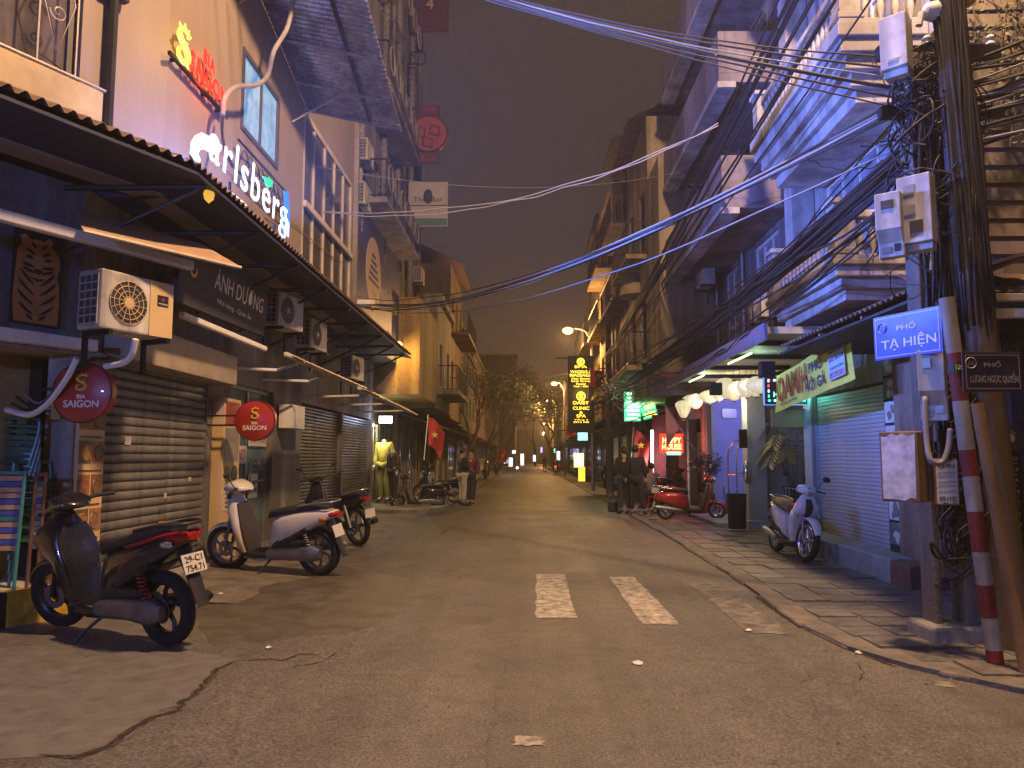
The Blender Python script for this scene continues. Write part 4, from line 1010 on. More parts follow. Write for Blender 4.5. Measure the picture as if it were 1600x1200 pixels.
# ================================================================= concrete cable pole with windows, boxes, tangle
cp = thing("concrete_pole", "tall concrete cable pole with rectangular openings at its foot", "pole", (3.65,6.75,.07))
pc = M("pole_concrete", (.27,.235,.20), .85, var=.3, scale=3, streak=1, bump=.35, bscale=40)
mb = MB()
x0, x1, y0, y1 = 3.44, 3.82, 6.66, 6.90
mb.box(x0, x0+.055, y0, y1, .03, 5.4); mb.box(x1-.13, x1, y0, y1, .03, 5.4)
z = .03
for k in range(11): mb.box(x0+.0551, x1-.1301, y0+.01, y1-.01, z, z+(.16 if k else .05)); z += .5
mb.build("shaft", pc, cp, bevel=.012)
MB().box(x0-.1, x1+.12, y0-.12, y1+.1, .0, .16).build("footing", concrete, cp, bevel=.03)
MB().box(3.2, 4.3, 6.70, 6.78, 5.15, 5.27).build("cross_arm", dark_metal, cp)
MB().box(3.2, 4.3, 6.70, 6.78, 4.6, 4.7).build("cross_arm", dark_metal, cp)
for k in range(6): MB().lathe([(.02,0),(.045,.02),(.03,.05),(.045,.08),(.02,.11),(0,.12)], (3.28+k*.19,6.74,5.27), 'Z', 10).build("insulator", white_paint, cp)
brp = M("round_pole_brown", (.13,.09,.06), .85, var=.35, scale=4, streak=1, bump=.08, bscale=30)
MB().tube([(3.92,6.42,.03),(3.80,6.45,3.0),(3.58,6.5,8.6)], [.14,.12,.09], 14).build("round_pole", brp, tags=("thick brown round pole between concrete pole and teal wall", "pole"), smooth=60)
MB().tube([(3.53,5.66,.02),(3.33,5.72,1.95)], .045, 12).build("short_post", M("post_ochre", (.42,.24,.09), .75, var=.35, scale=6, streak=1), tags=("short ochre steel post leaning beside the striped pole", "post"), smooth=60)
# meter boxes
mt = M("meter_casing", (.60,.585,.55), .5, var=.15, scale=6, streak=1)
def meter(label, px, py, Y, w_, h_, d_, yaw, wins, chin=0, dirty=None):
    c = pY(px, py, Y); t = thing("meter_box", label, "meter box", c, rotz=0, group="electricity meter boxes")
    u = Vector((math.cos(R(yaw)), math.sin(R(yaw)), 0)); n = u.cross(UZ); p = c-u*w_/2
    if chin:
        prof = [(0,0),(d_*.55,0),(d_*.55,h_*.22),(d_,h_*.42),(d_,h_),(0,h_)]
        MB().prism([p+n*a+UZ*b for a, b in prof], u*w_).build("casing", mt, t, bevel=.008)
    else: MB().obox(p, u, UZ, w_, h_, d_).build("casing", mt, t, bevel=.008); MB().obox(p+u*.01-UZ*.06, u, UZ, w_-.02, .06, d_*.75).build("chin", mt, t, bevel=.006)
    for (a, b, ww, hh, m_) in wins: MB().obox(p+u*w_*a+UZ*h_*b+n*(d_+.001 if not (chin and b < .3) else d_*.55+.001), u, UZ, w_*ww, h_*hh, .006).build("meter_glass", m_, t)
    return t
mg = M("meter_glass", (.08,.08,.08), .2, var=.2); mgr = M("meter_grey", (.28,.27,.25), .3, var=.2)
meter("tall grey-white meter box with three round-cornered windows on the cable pole", 1440, 385, 6.45, .26, .58, .17, -42, [(.2,.72,.34,.14,mgr),(.2,.42,.34,.14,mgr),(.35,.14,.4,.18,mg)])
meter("narrow stepped meter box hanging left of the tall one", 1398, 405, 6.5, .2, .54, .18, -38, [(.25,.74,.5,.13,mg),(.15,.06,.35,.1,mgr),(.62,.08,.22,.12,mg)], chin=1)
meter("upper blank meter box below the old lamp", 1408, 118, 6.6, .22, .48, .2, -42, [(.3,.1,.4,.06,mgr)])
meter("stepped meter box with notices tied behind the striped pole", 1463, 658, 6.2, .19, .56, .16, -35, [(.2,.74,.3,.14,mg),(.12,.06,.3,.1,mgr),(.55,.1,.3,.1,mg)], chin=1)
cb = M("cabinet_ochre", (.36,.22,.10), .75, var=.35, scale=6, streak=1)
def cabinet(label, px, py, Y, w_, h_, d_, yaw, paper_m, s_):
    c = pY(px, py, Y); u = Vector((math.cos(R(yaw)), math.sin(R(yaw)), 0)); n = u.cross(UZ); p = c-u*w_/2
    t = thing("cable_cabinet", label, "cabinet", c)
    MB().obox(p, u, UZ, w_, h_, d_).build("casing", cb, t, bevel=.01)
    rr = random.Random(px); q = p+n*(d_+.002)
    pts = [q+u*w_*.06+UZ*h_*.04]+[q+u*w_*(.06+.86*k/6)+UZ*h_*rr.uniform(.02,.07) for k in range(1,7)]+[q+u*w_*.93+UZ*h_*.5, q+u*w_*.95+UZ*h_*.96]+[q+u*w_*(.9-.84*k/6)+UZ*h_*rr.uniform(.92,.98) for k in range(7)]
    MB().prism(pts, n*.003).build("poster", paper_m, t)
    if s_:
        for k, (b, hh, l) in enumerate(s_): text("lettering", l, blktxt, t, u, UZ, q+n*.004+u*w_*.5+UZ*h_*b, w=w_*.72, h=h_*hh, depth=.001, fat=.01)
    return t
torn = M("torn_posters", (.55,.54,.55), .8, var=.55, scale=9, stain=(.12,.1,.1))
cabinet("large cabinet pasted with torn white posters on the cable pole", 1425, 783, 6.35, .30, .56, .2, -50, torn, None)
cabinet("smaller cabinet with a printed house-repair notice", 1474, 788, 6.2, .17, .36, .12, -12, notice, [(.86,.12,"SỬA NHÀ"),(.70,.04,"XÂY TRÁT ỐP LÁT"),(.62,.04,"CHỐNG THẤM DỘT"),(.50,.04,"SƠN BẢ ĐIỆN NƯỚC"),(.42,.04,"LÀM TRẦN THẠCH CAO"),(.30,.04,"GIÁ RẺ UY TÍN"),(.13,.12,"0978 419 835")])
# old lamp housing on the pole top
ol = thing("old_lamp", "old white lamp housing on top of the cable pole", "lamp", pY(1470,15,6.5))
MB().lathe([(0,0),(.07,.02),(.09,.1),(.09,.25),(.06,.33),(0,.35)], pY(1442,18,6.45), 'X', 14).build("housing", white_paint, ol, smooth=50)
MB().ball(pY(1505,0,6.5), .11, .09, .07).build("end_cap", M("lamp_ochre", (.45,.3,.1), .5, var=.2), ol, smooth=180)
MB().tube([pY(1436,40,6.45), pY(1440,20,6.45)], .03, 8).build("socket", white_paint, ol)
# ================================================================= generic town houses along the street
def railing(parent, pts, z, h, mat, gap=.13, name="railing"):
    mb = MB(); pts = [Vector((x, y, z)) for x, y in pts]
    for a, b in zip(pts[:-1], pts[1:]):
        mb.tube([a+UZ*h, b+UZ*h], .022, 5).tube([a+UZ*.06, b+UZ*.06], .016, 5); n = max(2, int((b-a).length/gap))
        for i in range(n+1): p = a.lerp(b, i/n); mb.tube([p+UZ*.06, p+UZ*h], .009, 4, caps=False)
    return mb.build(name, mat, parent)
def house(name, label, side, xu, xg, y0, y1, top, wm, floors, bay=2.2, wwid=1.0, whgt=1.5, bal=None, shop='shutter', awncol=None, glow=None, roof='flat', far=False, fm=None, balx=.8, first=3.4):
    s_ = 1 if side == 'L' else -1; u = UY if side == 'L' else -UY; ya = y0 if side == 'L' else y1
    back = xu-s_*9; t = thing(name, label, "building", ((xu+back)/2, (y0+y1)/2, 0))
    W = y1-y0; nb = max(1, int(W/bay)); ops = []
    for z in floors:
        for i in range(nb):
            c = W*(i+.5)/nb; ops.append((c-wwid/2, c+wwid/2, z, z+whgt))
    mb = MB(); wall_open(mb, (xu, ya, 0), u, W, first, top, ops, .25); mb.build("wall", wm, t)
    MB().box(xu-s_*.252, back, y0, y0+.2, first, top).build("side_wall", wm, t)
    MB().box(xu-s_*.6, back, y0+.21, y1-.05, first, top-.2).build("core", dark_interior, t)
    for (a0, a1, z0, z1) in ops: window(t, (xu, ya, 0), u, a0, a1, z0, z1, 2, 2 if not far else 1, fm or fr, glass_dark, inset=.12, fw=.06)
    if bal:
        for z in bal:
            zb = z-.25; xa, xb = xu+s_*balx, xu-s_*.0
            b_ = MB().box(xa, xu+s_*.003, y0+.3, y1-.3, zb-.14, zb).build("balcony_slab", wm, t, bevel=.01)
            railing(b_, [(xu+s_*.02, y0+.35), (xa-s_*.05, y0+.35), (xa-s_*.05, y1-.35), (xu+s_*.02, y1-.35)], zb, .95, iron_blk, .16)
    if roof == 'flat': MB().box(xu+s_*.18, back, y0-.0, y1, top, top+.28).build("cornice", wm, t)
    elif roof == 'tile':
        corrugated((xu+s_*.5, y0, top), (xu+s_*.5, y1, top), (xu-s_*3, y1, top+1.6), (xu-s_*3, y0, top+1.6), .3, .05).build("roof", tile_edge, t, smooth=180)
    # ground floor
    mb = MB(); wall_open(mb, (xg, ya, 0), u, W, .0, first, [(.4, W/2-.15, .12, 2.7), (W/2+.15, W-.4, .12, 2.7)], .25); mb.build("shop_wall", wm, t)
    gm_ = shop if not isinstance(shop, str) else None
    for k, (a0, a1) in enumerate(((.42, W/2-.17), (W/2+.17, W-.42))):
        p = Vector((xg, ya, 0))+u*a0-(u.cross(UZ))*.12
        if shop == 'shutter' or (shop == 'mixed' and k == 0): shutter(t, p+UZ*.12, u, a1-a0, .12, 2.7, shut2, .09, each=False)
        elif shop == 'open': MB().obox(p-(u.cross(UZ))*1.6+UZ*.12, u, UZ, a1-a0, 2.6, .05).build("shop_interior", M("shop_interior", (.35,.3,.25), .8, var=.5, scale=2), t)
        else: window(t, (xg, ya, 0), u, a0, a1, .12, 2.7, 3, 1, alu, glass_dark, inset=.12, name="shop_window")
    if abs(xg-xu) > .05: MB().box(min(xg, xu)-(.26 if side == 'L' else 0), max(xg, xu)+(.26 if side == 'R' else 0), y0+.002, y1-.002, first-.12, first-.002).build("soffit", wm, t)
    if awncol:
        MB().add([(xg+s_*.02,y0+.15,3.2),(xg+s_*.02,y1-.15,3.2),(xg+s_*1.5,y1-.15,2.75),(xg+s_*1.5,y0+.15,2.75),(xg+s_*.02,y0+.15,3.17),(xg+s_*.02,y1-.15,3.17),(xg+s_*1.5,y1-.15,2.72),(xg+s_*1.5,y0+.15,2.72)], [(0,1,2,3),(7,6,5,4),(0,4,5,1),(1,5,6,2),(2,6,7,3),(3,7,4,0)]).build("awning", awncol, t)
    return t
olive = M("olive_stucco", (.40,.34,.23), .85, var=.25, scale=1.5, streak=1, bump=.1, bscale=30)
brown_w = M("brown_stucco", (.22,.16,.11), .85, var=.3, scale=1.5, streak=1)
ochre_w = M("ochre_stucco", (.42,.30,.14), .85, var=.25, scale=1.5, streak=1)
pink_w = M("rose_stucco", (.32,.22,.19), .85, var=.25, scale=1.5, streak=1)
gw2 = M("grey_stucco", (.26,.245,.24), .85, var=.25, scale=1.5, streak=1)
green_w = M("green_stucco", (.26,.29,.20), .85, var=.25, scale=1.5, streak=1)
aw_blue = M("awning_blue", (.10,.14,.22), .8, var=.25, scale=3); aw_dark = M("awning_dark", (.045,.042,.04), .8, var=.3, scale=3); aw_red = M("awning_red", (.28,.05,.03), .8, var=.25, scale=3); aw_green = M("awning_olive", (.09,.10,.06), .8, var=.3, scale=3)
# --- left row
L2 = house("ornate_tall_house", "tall grey house with ornate columns and projecting signs on the shutter side", 'L', -4.1, -4.9, 23.55, 28.2, 19, gw2, [7.6,10.8,14.0,16.6], 1.5, .9, 1.7, shop='glass', awncol=None, first=6.6)
L2b = house("plain_tall_house", "tall plain house behind the gridded window with coil units on its end", 'L', -4.1, -4.98, 17.46, 23.5, 18.5, gw2, [8.0,11.0,14.2,16.4], 1.6, .9, 1.6, bal=[8.0,11.0], shop='glass', first=4.9)
for yy in (17.9, 20.9, 23.2, 25.9, 27.9):
    pr_ = []
    for k in range(60): pr_ += [(.09,6.9+k*.2),(.125,6.95+k*.2),(.09,7.0+k*.2)]
    MB().lathe(pr_, (-4.0,yy,0), 'Z', 8).build("beaded_column", gw2, L2 if yy > 23.4 else L2b, smooth=60)
for fl in (8.0, 11.0, 14.2):
    for k in range(6):
        yy = 18.1+k*.9; MB().ring((-3.28, yy, fl+.3), .33, .03, 'X', 18, 5).build("rail_ring", gw2, L2b)
place_ac("dim air conditioner high on the end of the plain tall house", 560, 262, -4.05, 90)
place_ac("dim air conditioner mid height on the end of the plain tall house", 556, 330, -4.05, 90)
place_ac("dim air conditioner under the projecting white sign", 648, 446, -4.0, 90)
# blue fascia with round wave logo
fs = thing("blue_fascia", "deep blue fascia board with pale round wave logo", "sign", (-4.0,17.6,5))
MB().box(-4.04, -3.93, 17.55, 23.4, 5.0, 7.6).build("board", M("fascia_blue", (.03,.045,.2), .4, var=.2, scale=2), fs)
lo = M("logo_pale", (.5,.36,.28), .5, var=.1)
MB().lathe([(0,.012),(.95,.012),(.95,0)], (-3.93,19.4,6.25), 'X', 40).build("logo_disc", lo, fs)
for k in range(5): MB().box(-3.918, -3.91, 18.75+.1*k, 20.05-.12*k, 6.0+k*.17, 6.08+k*.17).build("logo_wave", M("fascia_blue"), fs)
text("lettering", "NGÂN LƯỢNG", lo, fs, UY, UZ, (-3.929,21.75,6.0), w=2.6, h=.55)
text("lettering", "1980", lo, fs, UY, UZ, (-3.915,19.4,5.75), w=.7, h=.2)
MB().obox((-4.0,17.52,5.1), UX, UZ, .5, .1, .02).build("bracket", white_paint, fs)
# projecting signs high up (facing down the street)
def blade(label, px0, px1, py0, py1, Y, mat, name="blade_sign"):
    a, b = pY(px0, py1, Y), pY(px1, py0, Y); t = thing(name, label, "sign", (a.x, Y, a.z), group="projecting signs")
    MB().box(a.x, b.x, Y-.06, Y+.06, a.z, b.z).build("panel", mat, t, bevel=.01)
    for zz in (a.z+.1, b.z-.1): MB().tube([(a.x-.5, Y, zz), (a.x, Y, zz)], .03, 6).build("bracket", dark_metal, t)
    return t, a, b
dmar = M("sign_maroon_dark", (.075,.02,.03), .5, var=.2); dred = M("sign_red_dim", (.30,.06,.055), .5, var=.15); dink = M("sign_dim_ink", (.14,.09,.10), .5, var=0)
t, a, b = blade("dark maroon projecting sign at the top of the ornate house", 642, 702, -30, 50, 25.5, dmar); text("lettering", "4", lo, t, UX, UZ, ((a.x+b.x)/2, 25.435, a.z+1.0), h=.4)
t, a, b = blade("red round cube-logo sign projecting from the ornate house", 652, 688, 165, 256, 25.5, dmar)
c = Vector(((a.x+b.x)/2+.0, 25.5, (a.z+b.z)/2)); MB().lathe([(0,-.1),(.66,-.1),(.66,.1),(0,.1)], c, 'Y', 40).build("disc", dred, t); MB().ring(c-UY*.1, .64, .03, 'Y', 40, 6).build("rim", dmar, t)
cu_ = MB()
for (q, r_) in (((-.28,.05),(0,0)), ((.22,.1),(0,0)), ((-.02,-.32),(0,0))):
    o_ = c-UY*.105+UX*q[0]+UZ*q[1]
    for (x0, z0, x1, z1) in ((-.18,-.1,.14,-.2),(.14,-.2,.16,.12),(.16,.12,-.16,.2),(-.16,.2,-.18,-.1)): cu_.tube([o_+UX*x0+UZ*z0, o_+UX*x1+UZ*z1], .025, 5)
cu_.build("cube_logo", dmar, t)
text("lettering", "THE", dred, t, UX, UZ, (c.x, 25.435, b.z-.18), w=.5, h=.2); text("lettering", "BOX", dred, t, UX, UZ, (c.x, 25.435, a.z+.2), w=.5, h=.2)
t, a, b = blade("white boxed sign with dark emblem below the red round sign", 638, 700, 285, 355, 25.5, M("sign_grey_white", (.40,.38,.40), .5, var=.1))
f = Vector(((a.x+b.x)/2, 25.434, 0)); text("lettering", "The  Bar", blktxt, t, UX, UZ, f+UZ*(a.z+.95), w=1.0, h=.16)
MB().ball(f+UZ*(a.z+1.05), .16, .01, .26, 12, 8).build("emblem", blktxt, t); MB().box(a.x+.02, b.x-.02, 25.43, 25.439, a.z+.03, a.z+.28).build("green_band", M("sign_green_dim", (.05,.16,.12), .5, var=.1), t)
MB().box(a.x+.02, b.x-.02, 25.431, 25.439, a.z+.72, a.z+.75).build("rule", blktxt, t)
MB().tube([pY(642,82,25.5), pY(664,82,25.5), pY(664,100,25.5), pY(642,100,25.5), pY(642,82,25.5)], .03, 5).build("empty_bracket", dark_metal, tags=("empty square iron sign bracket between two projecting signs", "bracket"))
# projecting yellow-lit house and the rest of the left row
L3 = house("ochre_front_house", "low house whose side wall glows yellow above the mannequin shop", 'L', -3.3, -4.75, 28.3, 33.5, 7.4, gw2, [4.3], 1.8, .9, 1.6, bal=[4.3], shop='glass', awncol=aw_blue, first=3.5)
MB().box(-4.85, -3.3, 23.62, 28.2, 3.5, 6.55).build("projecting_room", ochre_w, L2)
L4 = house("dark_roof_house", "brown house with dark tiled roof beyond the yellow wall", 'L', -3.35, -4.7, 33.6, 40, 10.2, brown_w, [4.3,7.4], 2.0, 1.0, 1.6, bal=[7.4], shop='open', awncol=aw_dark, roof='tile')
L5 = house("greenish_house", "narrow greenish house with corner pipes beside the bare tree", 'L', -3.6, -4.7, 40.1, 46, 8.6, green_w, [4.2,6.6], 2.0, 1.0, 1.5, shop='shutter', awncol=aw_dark, far=True)
L6 = house("grey_far_house", "grey far house behind the bare tree", 'L', -3.9, -4.7, 46.1, 58, 8.2, gw2, [4.2,6.4], 2.4, 1.1, 1.4, shop='glass', awncol=aw_green, far=True)
L7 = house("rose_far_house", "rose far house beyond the second tree on the left row", 'L', -4.0, -4.8, 58.1, 74, 9.5, pink_w, [4.2,6.6], 2.6, 1.2, 1.4, shop='mixed', awncol=aw_red, far=True)
L8 = house("dim_far_house", "dim brown far house at the end of the left row", 'L', -4.2, -4.8, 74.1, 118, 9, brown_w, [4.2,6.4], 3.2, 1.3, 1.4, shop='mixed', awncol=aw_dark, far=True)
# blocks closing the far end
fb = thing("far_block", "large plain grey block rising above far trees at the bend", "building", (-8,132,0))
MB().box(-16, -1.8, 132, 146, 0, 18.8).build("wall", gw2, fb); MB().box(-16.3, -1.5, 131.8, 146, 18.8, 19.3).build("cornice", gw2, fb)
for k in range(3):
    for j in range(3): box_obj("window", glass_dark, fb, -6.8+k*1.8, -5.7+k*1.8, 131.92, 132.05, 5+j*4.2, 7+j*4.2)
house("end_house", "long dim house closing the far end of the street", 'R', 14, 14, 180, 196, 10, brown_w, [4.5], 3, 1.2, 1.5, far=True)
MB().box(-30, 40, 215, 222, 0, 9.5).build("end_row", gw2, tags=("low grey row closing the street beyond all trees", "building"))

# --- right row
H3 = thing("hotel", "slate-blue hotel with stacked overhanging slabs, lit doorway and paper lanterns", "building", (6.5,17,0))
slate = M("slate_blue_wall", (.28,.33,.37), .7, var=.12, scale=1.5, streak=1)
violet = M("violet_slab", (.22,.20,.23), .8, var=.2, scale=1.6, streak=1)
w = MB(); wall_open(w, (XF,19.45,0), -UY, 5.8, 3.4, 14.5, [(.8,1.9,4.0,6.0),(3.2,4.8,4.0,6.0),(1,4.5,6.9,8.3),(1,4.5,9.3,10.6)], .3); w.build("wall", M("slate_dark", (.19,.20,.25), .75, var=.2, scale=1.5, streak=1), H3)
MB().box(XF+.6, 13, 13.7, 19.4, 3.4, 14.4).build("core", dark_interior, H3)
for a0, a1 in ((.8,1.9),(3.2,4.8)): window(H3, (XF,19.45,0), -UY, a0, a1, 4.0, 6.0, 2 if a0 < 2 else 3, 3, fwm, lit_glass, inset=.1, fw=.07, panes='each')
for z0, z1 in ((6.9,8.3),(9.3,10.6)): window(H3, (XF,19.45,0), -UY, 1, 4.5, z0, z1, 5, 1, fr, glass_dark, inset=.1)
for z in (6.1, 8.5, 10.9):
    b_ = MB().box(3.6, XF-.005, 13.75, 19.4, z, z+.18).box(3.6, 3.72, 13.75, 19.4, z+.18, z+1.0).box(3.72, XF-.005, 13.75, 13.87, z+.18, z+1.0).build("overhang_slab", violet, H3, bevel=.01)
    MB().box(3.56, 3.9, 13.7, 19.45, z-.12, z-.003).build("slab_edge", pale, H3)
railing(H3, [(XF-.02,13.8),(4.1,13.8),(4.1,19.2),(XF-.02,19.2)], 3.62, .95, iron_blk, .15)
place_ac("air conditioner on the hotel facade under the lowest overhanging slab", 1112, 452, 4.55, -90)
place_ac("air conditioner on the hotel facade under the second overhanging slab", 1092, 300, 4.5, -90)
for yy, r_ in ((13.9,.05),(16.9,.04),(19.2,.05)): MB().tube([(XF-.07,yy,3.6),(XF-.07,yy,14)], r_, 8).build("downpipe", grey_metal, H3)
for z in (7.0, 9.4):
    g = MB()
    for k in range(19): g.tube([(XF-.04,15.0+k*.19,z-.1),(XF-.04,15.0+k*.19,z+1.25)], .01, 4)
    for zz in (z-.1, z+.55, z+1.25): g.tube([(XF-.05,15.0,zz),(XF-.05,18.42,zz)], .014, 5)
    g.build("window_grille", iron_blk, H3)
for k, yy in enumerate((14.6,15.1,15.5,16.3,17.2,17.6)):
    MB().add([(3.95,yy,7.35),(3.95,yy+.34,7.35),(3.97,yy+.36,6.75+.06*(k % 3)),(3.93,yy-.02,6.75+.06*(k % 3)),(3.96,yy,7.35),(3.96,yy+.34,7.35),(3.98,yy+.36,6.75+.06*(k % 3)),(3.94,yy-.02,6.75+.06*(k % 3))], [(0,1,2,3),(7,6,5,4),(0,4,5,1),(1,5,6,2),(2,6,7,3),(3,7,4,0)]).build("hanging_laundry", [M("laundry_a", (.3,.28,.3), .9, var=.2), M("laundry_b", (.12,.16,.25), .9, var=.2), M("laundry_c", (.25,.12,.1), .9, var=.2)][k % 3], tags=("grey cloth drying on the hotel's first slab" if k % 3 == 0 else "blue cloth drying on the hotel's first slab" if k % 3 == 1 else "reddish cloth drying on the hotel's first slab", "laundry", "laundry on the hotel slab"))
# ground floor bays
MB().box(5.15, 13, 16.95, 17.15, .0, 3.38).build("bay_wall", slate, H3)
MB().box(6.15, 6.3, 13.62, 16.94, .0, 3.38).build("bay_wall", slate, H3)
MB().box(4.74, 5.148, 16.6, 16.98, .0, 3.38).build("pillar", M("pillar_blue", (.30,.37,.44), .6, var=.1, scale=2), H3, bevel=.015)
MB().box(4.72, 5.165, 16.58, 17.0, .0, .22).build("pillar_base", M("pillar_blue"), H3, bevel=.01)
door_blue = M("entrance_blue", (.30,.33,.62), .6, var=.1, scale=1.5)
MB().box(4.85, 9, 21.0, 21.2, .0, 3.38).build("entrance_wall", door_blue, H3)
MB().box(6.8, 6.95, 17.2, 20.98, .0, 3.38).build("entrance_back", door_blue, H3)
MB().box(4.86, 5.02, 20.75, 20.97, .0, 3.0).build("entrance_pilaster", slate, H3); MB().box(4.95, 5.07, 20.6, 20.74, .0, 3.0).build("entrance_pilaster", slate, H3)
MB().box(4.9, 6.8, 17.16, 20.98, 3.25, 3.37).build("entrance_ceiling", white_paint, H3)
MB().box(4.2, 9, 17.16, 21.0, .0, .12).build("doorstep", concrete, H3)
pq = pY(1140,646,20.95); MB().box(pq.x-.2, pq.x+.2, 20.96, 20.995, pq.z-.13, pq.z+.13).build("plaque", M("plaque_silver", (.4,.38,.38), .35, metal=.3, var=.2), H3, bevel=.005)
lamp("doorway_light", 'POINT', (5.9,19.2,3.05), 90, (.35,.36,1.0), H3, .12)
MB().ball((5.9,19.2,3.18), .16, .16, .06).build("ceiling_light", E("doorway_diffuser", (.5,.52,1.0), 8), H3, smooth=180)
MB().box(4.55, 4.72, 16.5, 16.58, 1.75, 2.15).build("wall_lamp", iron_blk, H3, bevel=.01)
cyl = pY(1167,738,16.5); MB().ball(cyl, .09, .05, .25).build("silver_mirror", chrome, H3, smooth=180)
# lit canopy over the lanterns
lc = thing("lantern_canopy", "flat pale canopy with lit strips over the paper lanterns", "awning", (4.2,14.5,3.2))
MB().box(3.45, XF+.3, 10.95, 18.6, 3.32, 3.42).build("deck", M("canopy_pale", (.45,.44,.38), .6, var=.25, scale=2), lc)
MB().box(3.40, 3.449, 10.9, 18.65, 3.22, 3.47).build("fascia", M("canopy_violet", (.16,.15,.22), .6, var=.2), lc)
for yy in (11.6, 13.2, 14.8, 16.4, 18.0): MB().box(3.5, 5.1, yy, yy+.07, 3.24, 3.315).build("rib", dark_metal, lc)
strip = E("canopy_tube", (.72,.86,.55), 2)
for yy in (12.3, 15.6): MB().tube([(3.62,yy,3.22),(3.62,yy+1.4,3.22)], .02, 6).build("light_strip", strip, lc)
lamp("strip_light", 'POINT', (3.9,12.9,3.1), 5, (.6,1.0,.7), lc, .1); lamp("strip_light", 'POINT', (3.75,16.3,3.1), 8, (.85,1.0,.7), lc, .1)
for (px, py) in ((1112,606),(1190,575)): q = pX(px, py, 3.6); MB().box(q.x-.03, q.x+.2, q.y-.05, q.y+.1, q.z-.14, q.z+.1).build("speaker", black_plastic, lc, bevel=.02)
# paper lanterns
lan = E("lantern_paper", (1.0,.86,.55), .62); lan_hot = E("lantern_paper_bright", (1.0,.9,.62), 1.15)
L_onion = [(.02,.0),(.06,.01),(.13,.07),(.17,.16),(.17,.22),(.13,.30),(.06,.35),(.03,.36)]
L_taper = [(.03,.0),(.07,.02),(.13,.14),(.18,.27),(.17,.32),(.09,.37),(.03,.38)]
L_disc = [(.02,.0),(.1,.03),(.2,.09),(.22,.14),(.18,.2),(.08,.25),(.03,.26)]
def lantern(px, py, Y, prof, s_, label, hot=False):
    c = pY(px, py, Y); t = thing("paper_lantern", label, "lantern", c, group="cream paper lanterns")
    mb = MB(); n = 16; vs = []
    for r_, h in prof:
        for j in range(n):
            a = 2*math.pi*j/n; q = r_*s_*(1 if j % 2 == 0 else .94); vs.append((c.x+q*math.cos(a), c.y+q*math.sin(a), c.z+(h-.18)*s_))
    mb.add(vs, [(i*n+j, i*n+(j+1) % n, (i+1)*n+(j+1) % n, (i+1)*n+j) for i in range(len(prof)-1) for j in range(n)]); mb.build("shade", lan_hot if hot else lan, t, smooth=180)
    g = MB()
    for j in range(0, n, 2):
        a = 2*math.pi*j/n; g.tube([(c.x+(r_*s_+.002)*math.cos(a), c.y+(r_*s_+.002)*math.sin(a), c.z+(h-.18)*s_) for r_, h in prof], .0035, 3)
    g.build("ribs", M("lantern_rib", (.5,.38,.2), .6, var=0), t)
    top = c.z+(prof[-1][1]-.18)*s_
    MB().lathe([(.03*s_,0),(.03*s_,.03)], (c.x,c.y,top), 'Z', 8).lathe([(.025*s_,-.03),(.025*s_,0)], (c.x,c.y,c.z-.18*s_), 'Z', 8).build("cap", wood, t)
    MB().tube([(c.x,c.y,top+.03),(c.x,c.y,max(3.3, top+.1))], .004, 4).build("cord", cable_black, t)
    return t
lantern(1068,640,17.6,L_taper,1.05,"tapered cream lantern hanging lowest at the street end of the row")
lantern(1080,622,17.9,L_disc,1.0,"wide cream lantern above the lowest tapered one")
lantern(1087,627,17.3,L_onion,.95,"brightest glowing lantern of the row above the doorway edge", True)
lantern(1108,616,17.0,L_disc,1.1,"flattened cream lantern right after the brightest one")
lantern(1122,613,16.6,L_onion,1.0,"round cream lantern under the first black speaker")
lantern(1134,608,16.0,L_taper,1.15,"tall tapered lantern in the middle of the lantern row")
lantern(1147,611,15.6,L_onion,1.1,"round cream lantern right of the tall tapered one")
lantern(1156,602,15.2,L_disc,1.1,"wide cream lantern just before the tight lantern cluster", True)
for k, (px, py) in enumerate(((1166,606),(1174,598),(1181,604),(1188,599))): lantern(px, py, 14.9-.3*k, (L_onion,L_disc)[k % 2], 1.05, "cream lantern in the tight cluster next to the coloured LED sign", k == 1)
lamp("lantern_light", 'POINT', (4.35,16.6,2.72), 60, (1.0,.78,.42), None, .15).parent = lc
bpy.data.objects["lantern_light"].location = Vector((4.35,16.6,2.72))-BASE[lc.name]
lamp("lantern_light", 'POINT', (4.2,15.0,2.8), 24, (1.0,.78,.42), lc, .15)
# yellow pho banner
bn = thing("shop_banner", "yellow cloth banner with red and navy lettering under the canopy", "sign", pX(1270,600,4.2))
q = [pX(1211,645,4.22), pX(1336,592,4.12), pX(1330,517,4.12), pX(1213,589,4.22)]
ban = M("banner_yellow", (.78,.74,.11), .6, var=.1, scale=4)
mb = MB(); vs = []; nn_ = 14
for j in range(7):
    for i in range(nn_+1): p = q[0].lerp(q[1], i/nn_).lerp(q[3].lerp(q[2], i/nn_), j/6); vs.append(p+UX*.015*math.sin(i*1.1+j*.5))
mb.add(vs, [(j*(nn_+1)+i, j*(nn_+1)+i+1, (j+1)*(nn_+1)+i+1, (j+1)*(nn_+1)+i) for j in range(6) for i in range(nn_)]); mb.build("cloth", ban, bn, smooth=180)
def on_ban(a, b): return q[0].lerp(q[1], a).lerp(q[3].lerp(q[2], a), b)-UX*.03
ub = (q[1]-q[0]+q[2]-q[3]).normalized(); vb = ((q[3]-q[0]).normalized()+(q[2]-q[1]).normalized()).normalized(); vb = (vb-ub*vb.dot(ub)).normalized()
nav = M("banner_navy", (.03,.03,.12), .6, var=0); bred = M("banner_red", (.40,.05,.03), .6, var=0)
text("lettering", "OANH", bred, bn, ub, vb, on_ban(.27,.56), w=(q[1]-q[0]).length*.42, h=.40, depth=.003, fat=.02)
